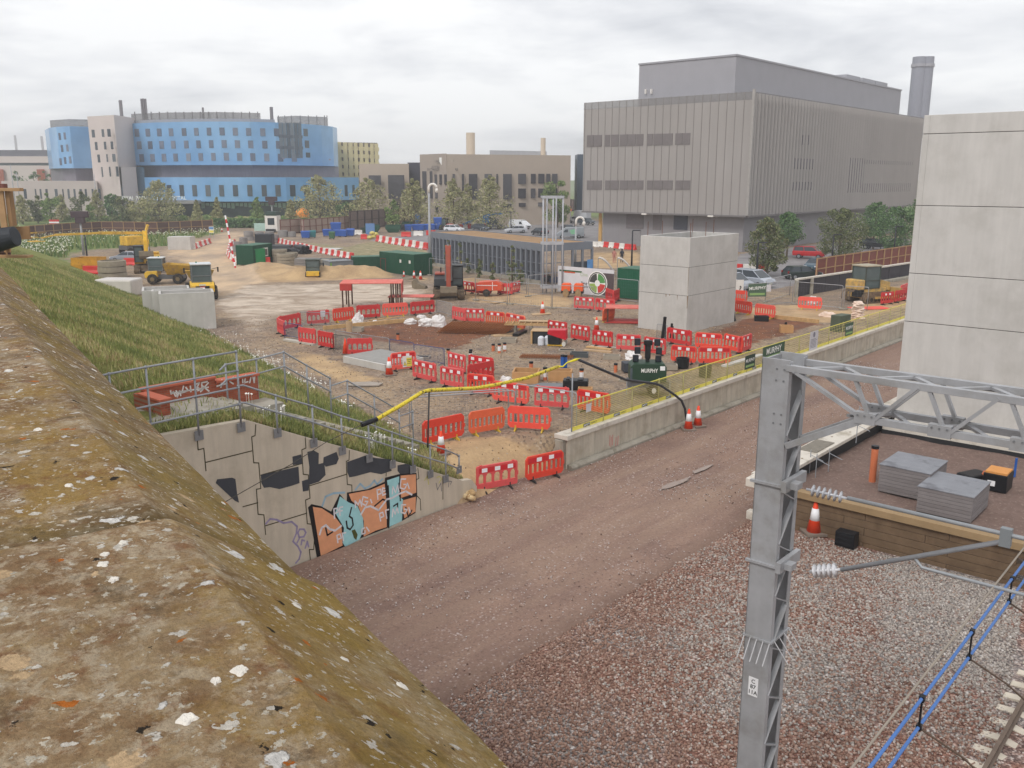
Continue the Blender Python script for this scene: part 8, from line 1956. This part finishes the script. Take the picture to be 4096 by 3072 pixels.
p_=G(zL(640,1100));t=thing('company_banner','green company banner tied to the mesh fence panel','banner',p_+Vector((-1.6,0,0)),R(8));p_=G(zL(550,1130));t.location=p_-Vector((0,.2,0))
obj('cloth',MB().box(-.85,.85,-.03,0,.55,1.75),M('banner_green',(78,102,80),.6,.06),t);l_=obj('lettering',text_mb('MURPHY',.4),LET,t);l_.location=(0,-.04,1.3);l_.rotation_euler.y=-.06;obj('stripe',MB().box(-.7,.7,-.045,-.03,.68,.88),M('stripe_lime',(142,176,110)),t)
t=board(zL(665,1145),.42,.6,1.1,M('paper',(206,204,208)),'white notice beside the green company banner',R(8),'notice','notice',False)
t=board(zL(380,1100),.75,1.3,.5,WHITEP,'white board with black question mark beside the middle lift shaft',0);l_=obj('lettering',text_mb('?',.75),INK,t);l_.location=(.08,-.05,.95)
# small canopies (white curved bike hoops) beyond the container
t=thing('canopy','pale curved canopies with a grey frame behind the green container','canopy',G(zK(960,985)),R(-8));t.scale=(.6,.6,.72)
for k in range(2):
 m=MB();pts=[(-2.6+k*3.6+3.0*i/8,2.9*math.cos(i/8*1.35)+.0)for i in range(9)]
 m.prism(pts+[(x,z-.06)for x,z in reversed(pts)],-.6,3.0,'y');obj('roof_sheet',m,M('canopy_pale',(214,204,194),.4),t);obj('hoop',MB().tube([(x,-.62,z)for x,z in pts],.05,6).tube([(-2.6+k*3.6,-.62,0),(-2.6+k*3.6,-.62,2.9)],.06,6),GALVD,t)
def person(q,col,label):
 p=G(q);me=bpy.data.meshes.new('person');V_=[(0,0,.95),(0,0,1.2),(0,0,1.45),(0,0,1.55),(0,.0,1.68),(.1,0,.9),(.12,.05,.48),(.12,0,.05),(-.1,0,.9),(-.12,-.05,.48),(-.12,0,.05),(.2,0,1.42),(.27,.03,1.14),(.25,-.1,.9),(-.2,0,1.42),(-.27,.03,1.14),(-.25,-.1,.9),(.12,-.12,.03),(-.12,-.12,.03),(.24,-.13,.82),(-.24,-.13,.82)]
 me.from_pydata(V_,[(0,1),(1,2),(2,3),(3,4),(0,5),(5,6),(6,7),(0,8),(8,9),(9,10),(2,11),(11,12),(12,13),(2,14),(14,15),(15,16),(7,17),(10,18),(13,19),(16,20)],[]);me.materials.append(col)
 o=bpy.data.objects.new('person',me);coll.objects.link(o);o.modifiers.new('skin','SKIN');rad=[.16,.15,.17,.06,.1,.1,.07,.05,.1,.07,.05,.08,.05,.035,.08,.05,.035,.04,.04,.03,.03]
 for v, r in zip(me.skin_vertices[0].data,rad):v.radius=(r,r)
 me.skin_vertices[0].data[0].use_root=True
 s_=o.modifiers.new('sub','SUBSURF');s_.levels=s_.render_levels=1;o.location=p;tag(o,label,'person');hd=obj('hair',MB().lathe([(.1,1.68),(.11,1.76),(.06,1.83),(0,1.84)],n=10),M('hair_dark',(50,40,36),.8),o)
 return o
person(zK(1070,830),M('coat_navy',(40,42,56),.8),'person in dark clothes walking behind the pale canopy')
person(zK(985,835),M('coat_pink',(176,120,110),.8),'person in pale clothes mostly hidden behind the pale canopy')
tag(obj('blue_crates',MB().box(-2.2,2.2,-1,1,0,2.4),M('crate_blue',(88,128,180),.6,.3,3),loc=G(zM(680,1225)),yaw=0),'blue crates stacked behind the green skip','crates')
tag(obj('blue_gate',MB().box(-1.9,1.9,-.1,.1,0,3.6),M('frame_blue',(80,100,150),.6,.3,3),loc=G(zM(800,1195)),yaw=0),'blue gate leaning on the dark fence','gate')
tag(obj('blue_cabin',MB().box(-2.0,2.0,-1.2,1.2,0,3.4).box(-.6,.6,-1.25,-1.2,1,2.4),M('cabin_blue',(62,84,140),.6,.1),loc=G(zK(240,340)),bevel=.04),'blue cabin behind the lattice mast','cabin')
tag(obj('orange_unit',MB().box(-1.3,1.3,-.6,.6,0,1.7).box(-.3,.3,-.65,-.6,.4,1.2),BORG,loc=G(zM(1712,1150)),bevel=.05),'orange sign box at the far dark fence','sign')
tag(obj('orange_stack',MB().box(-2.6,2.6,-1,1,0,1.0).box(-2.0,2.2,-.8,.8,1.0,1.7),BORN,loc=G(zK(430,262)),bevel=.05),'orange stacked panels left of the box lorry','stack')
t=thing('yellow_bags','yellow-topped bag pile with dark crate in the yard','bags',G(zM(255,1400)));
for x, y, z in((-.6,0,.3),(.1,0,.5),(.5,.2,.9),(-.1,0,1.1)):obj('bag',MB().lathe([(0,-.35),(.5,-.2),(.55,.05),(.3,.3),(0,.35)],(x,y,z),12),M('bag_yellow',(206,190,110),.8,.2,4,dirt=(130,80,60),dscale=3),t,smooth=True)
tag(obj('blue_board',MB().box(-.9,.9,-.05,.05,0,2.1),M('board_blue',(100,136,184),.6,.15),loc=G(zM(225,1345))),'upright pale blue board between skip and yellow bags','board')

# ------------------------------------------------------------------ overhead line portal, insulators, wires
MU0, MU1, MV0, MV1, MT=12.8, 13.46, 5.57, 6.02, 9.28
mt=thing('catenary_mast','grey steel overhead line mast with lattice side and truss arm','mast')
m=MB();m.box(MU0,MU0+.03,MV0,MV1,0,MT+.03).box(MU0,MU0+.12,MV1-.02,MV1,0,MT).box(MU0+.03,MU0+.12,MV0,MV0+.02,0,MT)
m.box(MU1-.03,MU1,MV0,MV1,0,MT+.03).box(MU1-.12,MU1-.03,MV0,MV0+.02,0,MT).box(MU1-.12,MU1-.03,MV1-.02,MV1,0,MT)
obj('channel',m,GALV,mt,yaw=YU,bevel=.004)
m=MB();z=MT-.55;k=0
while z>.3:
 for vv_ in(MV0+.03,MV1-.03):
  if k%2==0:m.beam((MU0+.06,vv_,z-.62),(MU1-.06,vv_,z),.02,.09,up=(0,1,0))
  else:m.beam((MU0+.06,vv_,z),(MU1-.06,vv_,z-.28),.02,.055,up=(0,1,0))
 z-=.64 if k%2==0 else .26;k+=1
obj('lacing',m,GALV,mt,yaw=YU)
obj('cap_plate',MB().box(MU0+.03,MU1-.03,MV1-.03,MV1,MT-.3,MT).box(MU0+.2,MU1-.03,MV0+.03,MV1-.03,MT-.22,MT-.2),GALV,mt,yaw=YU)
tz, bz=MT-.09, MT-.68
def chord(name,pts,w,h):m=MB();[m.beam(a,b,w,h)for a,b in zip(pts[:-1],pts[1:])];obj(name,m,GALV,mt,yaw=YU,bevel=.004)
for uu in(MU0+.03,MU1-.04):
 chord('top_chord',[(uu,MV0+.05,tz),(uu,-4,tz)],.09,.1);chord('bottom_chord',[(uu,MV0-.02,MT-1.32),(uu,4.38,bz),(uu,-4,bz)],.09,.1);
 m=MB();v=MV0-.1;m.beam((uu,v,tz-.05),(uu,4.42,bz),.05,.09,up=(1,0,0));v=4.42;k=0
 while v>-3.5:m.beam((uu,v-.1,bz),(uu,v-.1+.27,tz),.045,.07,up=(1,0,0)).beam((uu,v-.16,bz),(uu,v-.72,tz),.05,.11,up=(1,0,0));v-=1.02;k+=1
 obj('diagonal',m,GALV,mt,yaw=YU)
v=MV0-.12
while v>-1.5:
 for p_, q_ in(((MU0+.05,v,tz),(MU1-.06,v-.5,tz)),((MU1-.06,v-.5,tz),(MU0+.05,v-1.0,tz)),((MU0+.05,v-.8,bz),(MU1-.06,v-1.25,bz)),((MU1-.06,v-1.3,bz),(MU0+.05,v-1.7,bz))):obj('brace',MB().beam(p_,q_,.07,.04),GALV,mt,yaw=YU)
 for uu in(MU0+.03,MU1-.04):
  g_=obj('gusset_plate',MB().box(uu-.058,uu+.058,v-1.22,v-.92,bz-.07,bz+.1),GALV,mt,yaw=YU)
  for vv_ in(v-1.17,v-1.07,v-.97):obj('bolt',MB().lathe([(.014,-.075),(.014,.075)],(uu,vv_,bz+.06),6,'x'),M('bolt_steel',(120,122,124),.5),g_)
 v-=1.02
for z in(MT-.12,MT-.3,8.45,8.3):
 for vv_ in(MV0+.08,MV0+.2):obj('bolt',MB().lathe([(.016,-.012),(.016,0)],(MU0,vv_,z),6,'x'),M('bolt_steel',(120,122,124),.5),mt,yaw=YU)
# spikes (anti-climb), number plate, brackets
zsp=onU(zS(480,720),MU0).z
m=MB().box(MU0-.03,MU1+.03,MV0-.03,MV1+.03,zsp-.02,zsp+.01);obj('guard_band',m,GALV,mt,yaw=YU)
for i, (a,b)in enumerate([((MU0-.02,v),(-1,0))for v in np.linspace(MV0,MV1,5)]+[((u,MV0-.02),(0,-1))for u in np.linspace(MU0+.1,MU1,4)]):
 obj('spike',MB().tube([(a[0],a[1],zsp),(a[0]+b[0]*.22+(0 if b[0]else-.0),a[1]+b[1]*.26,zsp-.32)],.009,5),M('spike_pale',(190,190,192),.5),mt,yaw=YU)
pz=onU(zS(362,1020),MU0-.01);pv_=uv(pz.x,pz.y)[1];pl_=obj('number_plate',MB().box(MU0-.012,MU0-.004,pv_-.085,pv_+.085,pz.z-.17,pz.z+.17),WHITE,mt,yaw=YU)
for i, tx in enumerate(('C','87','11A')):
 l_=obj('lettering',text_mb(tx,.1),INK,mt);pp=W(MU0-.016,pv_,pz.z+.1-i*.1);l_.location=pp;l_.rotation_euler.z=YU-math.pi/2
CU_=MU0+.2;zc1=7.3;zc2=5.94
for zz_ in(zc1,zc2):obj('bracket',MB().box(MU0-.05,MU1+.06,MV0-.1,MV0-.02,zz_-.08,zz_+.1).box(MU0-.04,MU0+.02,MV0-.1,MV1+.06,zz_-.02,zz_+.02).box(MU0+.1,MU0+.3,MV0-.22,MV0-.08,zz_-.05,zz_+.05),GALV,mt,yaw=YU)
ca=thing('cantilever','tubular cantilever arms with pale ribbed insulators on the mast','cantilever')
def insul(a,b,n,r,mat,nm):
 a, b=Vector(a), Vector(b);d=(b-a);m=MB().tube([a-d*.12,b+d*.12],.022,8)
 for i in range(n):
  c=a+d*(i+.5)/n;m.tube([c-d*.012,c,c+d*.03],[.025,r,.025],14)
 obj(nm,m,mat,ca,smooth=True,yaw=YU)
insul((CU_,5.18,7.28),(CU_,4.66,7.28),6,.095,M('insulator_clear',(186,188,194),.25,spec=.7),'insulator');insul((CU_,5.04,5.96),(CU_,4.66,6.1),5,.11,M('insulator_white',(214,214,218),.3,spec=.6),'insulator')
TG=M('tube_galv_light',(158,162,166),.5,.1,5,metal=.2)
obj('top_tube',MB().tube([(CU_,4.6,7.29),(CU_,-.5,7.29)],.032,10),TG,ca,smooth=True,yaw=YU)
obj('strut',MB().tube([(CU_,4.6,6.12),(CU_,2.42,7.2),(CU_,2.42,7.29)],.036,10),GALVD,ca,smooth=True,yaw=YU)
obj('registration_tube',MB().tube([(CU_,3.56,6.62),(CU_,3.45,6.5),(CU_,1.0,6.5)],.026,8),TG,ca,smooth=True,yaw=YU)
obj('clamp',MB().box(CU_-.05,CU_+.05,2.36,2.5,7.12,7.38).box(CU_-.04,CU_+.04,2.1,2.2,7.2,7.34),M('clamp_steel',(140,146,150),.5,metal=.3),ca,yaw=YU)
wires_=((2.5,6.2,.021,(84,124,188),'upper blue-sheathed overhead wire above the track'),(2.5,5.83,.021,(84,124,188),'lower blue-sheathed overhead wire above the track'),(2.5,6.5,.014,(150,140,128),'thin pale catenary wire beside the blue ones'))
for v, z, r, c, lab in wires_:
 mb_=MB().tube([(-3,v,z),(13,v,z),(55,v,z)],r,8);tag(obj('overhead_wire',mb_,M('wire_blue' if r>.02 else 'wire_pale',c,.5,.08),yaw=YU,smooth=True),lab,'wire')
for i, (u,lab)in enumerate(((10.02,'black dropper clip nearest the camera on the blue wires'),(12.07,'black dropper clip in the middle of the blue wires'),(14.2,'black dropper clip farthest along the blue wires'))):
 tag(obj('dropper',MB().tube([(u,2.5,6.22),(u,2.5,5.80)],.013,6).box(u-.035,u+.035,2.472,2.528,6.16,6.23).box(u-.035,u+.035,2.472,2.528,5.79,5.86),BLACK,yaw=YU),lab,'dropper')
 pts=[(u+.02,2.5,5.8)]+[(u+.25*k+.06*math.sin(k*1.7),2.5-.42*k,5.75-.33*k**.9+.05*math.sin(k*2.2))for k in range(1,7)]
 tag(obj('bonding_wire',MB().tube(pts,.013,6),M('wire_brown',(92,76,64),.6),yaw=YU,smooth=True),lab.replace('black dropper clip','wavy brown wire hanging from the clip'),'wire')
# ------------------------------------------------------------------ yellow-sleeved cable on its posts, black pipe over the wall
def vp(q,v=22.3):p=onV(q,v);return p
yc=[vp(zE(1245,1295)),vp(zE(1500,1150)),vp(zE(1690,1030)),vp(zE(1760,1010)),vp(zE(1980,1000)),vp(zF(250,868)),vp(zF(440,835)),vp(zF(760,765)),vp(zF(1060,655))]
sm_=NT('cable_sleeve');sm_.col(sm_.mix(sm_.step(sm_.noise(9,6,.7),.52,.62),lin((222,200,60)),lin((70,66,40))));SLV=sm_.m
t=thing('sleeved_cable','cable in a yellow printed sleeve slung from the bank to the yellow fence','cable')
obj('sleeve',MB().tube(yc,.07,10),SLV,t,smooth=True);obj('end_boot',MB().tube([vp(zE(1100,1350)),vp(zE(1245,1295))],.085,10),BLACK,t,smooth=True)
obj('tie',MB().tube([yc[-1],vp(zF(1110,655)),vp(zF(1150,615)),vp(zF(1230,590)),vp(zF(1275,578))],[.05,.03,.02,.06,.03],6),M('tape_yellow',(230,216,40),.5),t,smooth=True)
obj('stay_wire',MB().tube([vp(zE(1100,1350),22.3),vp(zW(1120,215),22.2),vp(zW(860,380),22.1),vp(zW(455,610),22.0),vp(zW(300,700),22.0)],.014,6),M('wire_dark',(70,66,60),.6),t)
p=vp(zE(1762,1010));b=vp((1711,1790));tag(obj('cable_post',MB().tube([p,b],.03,8),M('post_dark_steel',(74,72,72),.6),smooth=True),'thin dark post holding up the yellow cable','post')
PIPE=[vp(zF(1270,590),22.12),vp(zF(1480,680),22.1),vp(zF(1730,785),22.1),vp(zF(2020,822),22.0),vp(zG(600,965),21.9),vp(zG(740,1060),21.75),vp(zG(800,1110),21.65),vp(zG(835,1190),21.6),vp(zG(855,1330),21.55)]
tag(obj('black_pipe',MB().tube(PIPE,.06,10),M('hose_black',(54,54,60),.5,.1,4),smooth=True),'black hose hanging over the yellow fence down to the road','hose')
# ------------------------------------------------------------------ volume added to imitate lens veil and soften contrast
hm=bpy.data.materials.new('haze');hm.use_nodes=True;nt=hm.node_tree;nt.nodes.clear()
ho=nt.nodes.new('ShaderNodeOutputMaterial');hv=nt.nodes.new('ShaderNodeVolumePrincipled');hv.inputs['Density'].default_value=.00075;hv.inputs['Color'].default_value=(.975,.985,1,1);hv.inputs['Anisotropy'].default_value=.2
nt.links.new(hv.outputs[0],ho.inputs['Volume'])
tag(obj('haze',MB().box(-700,700,-150,900,-1.4,48),hm),kind='stuff')
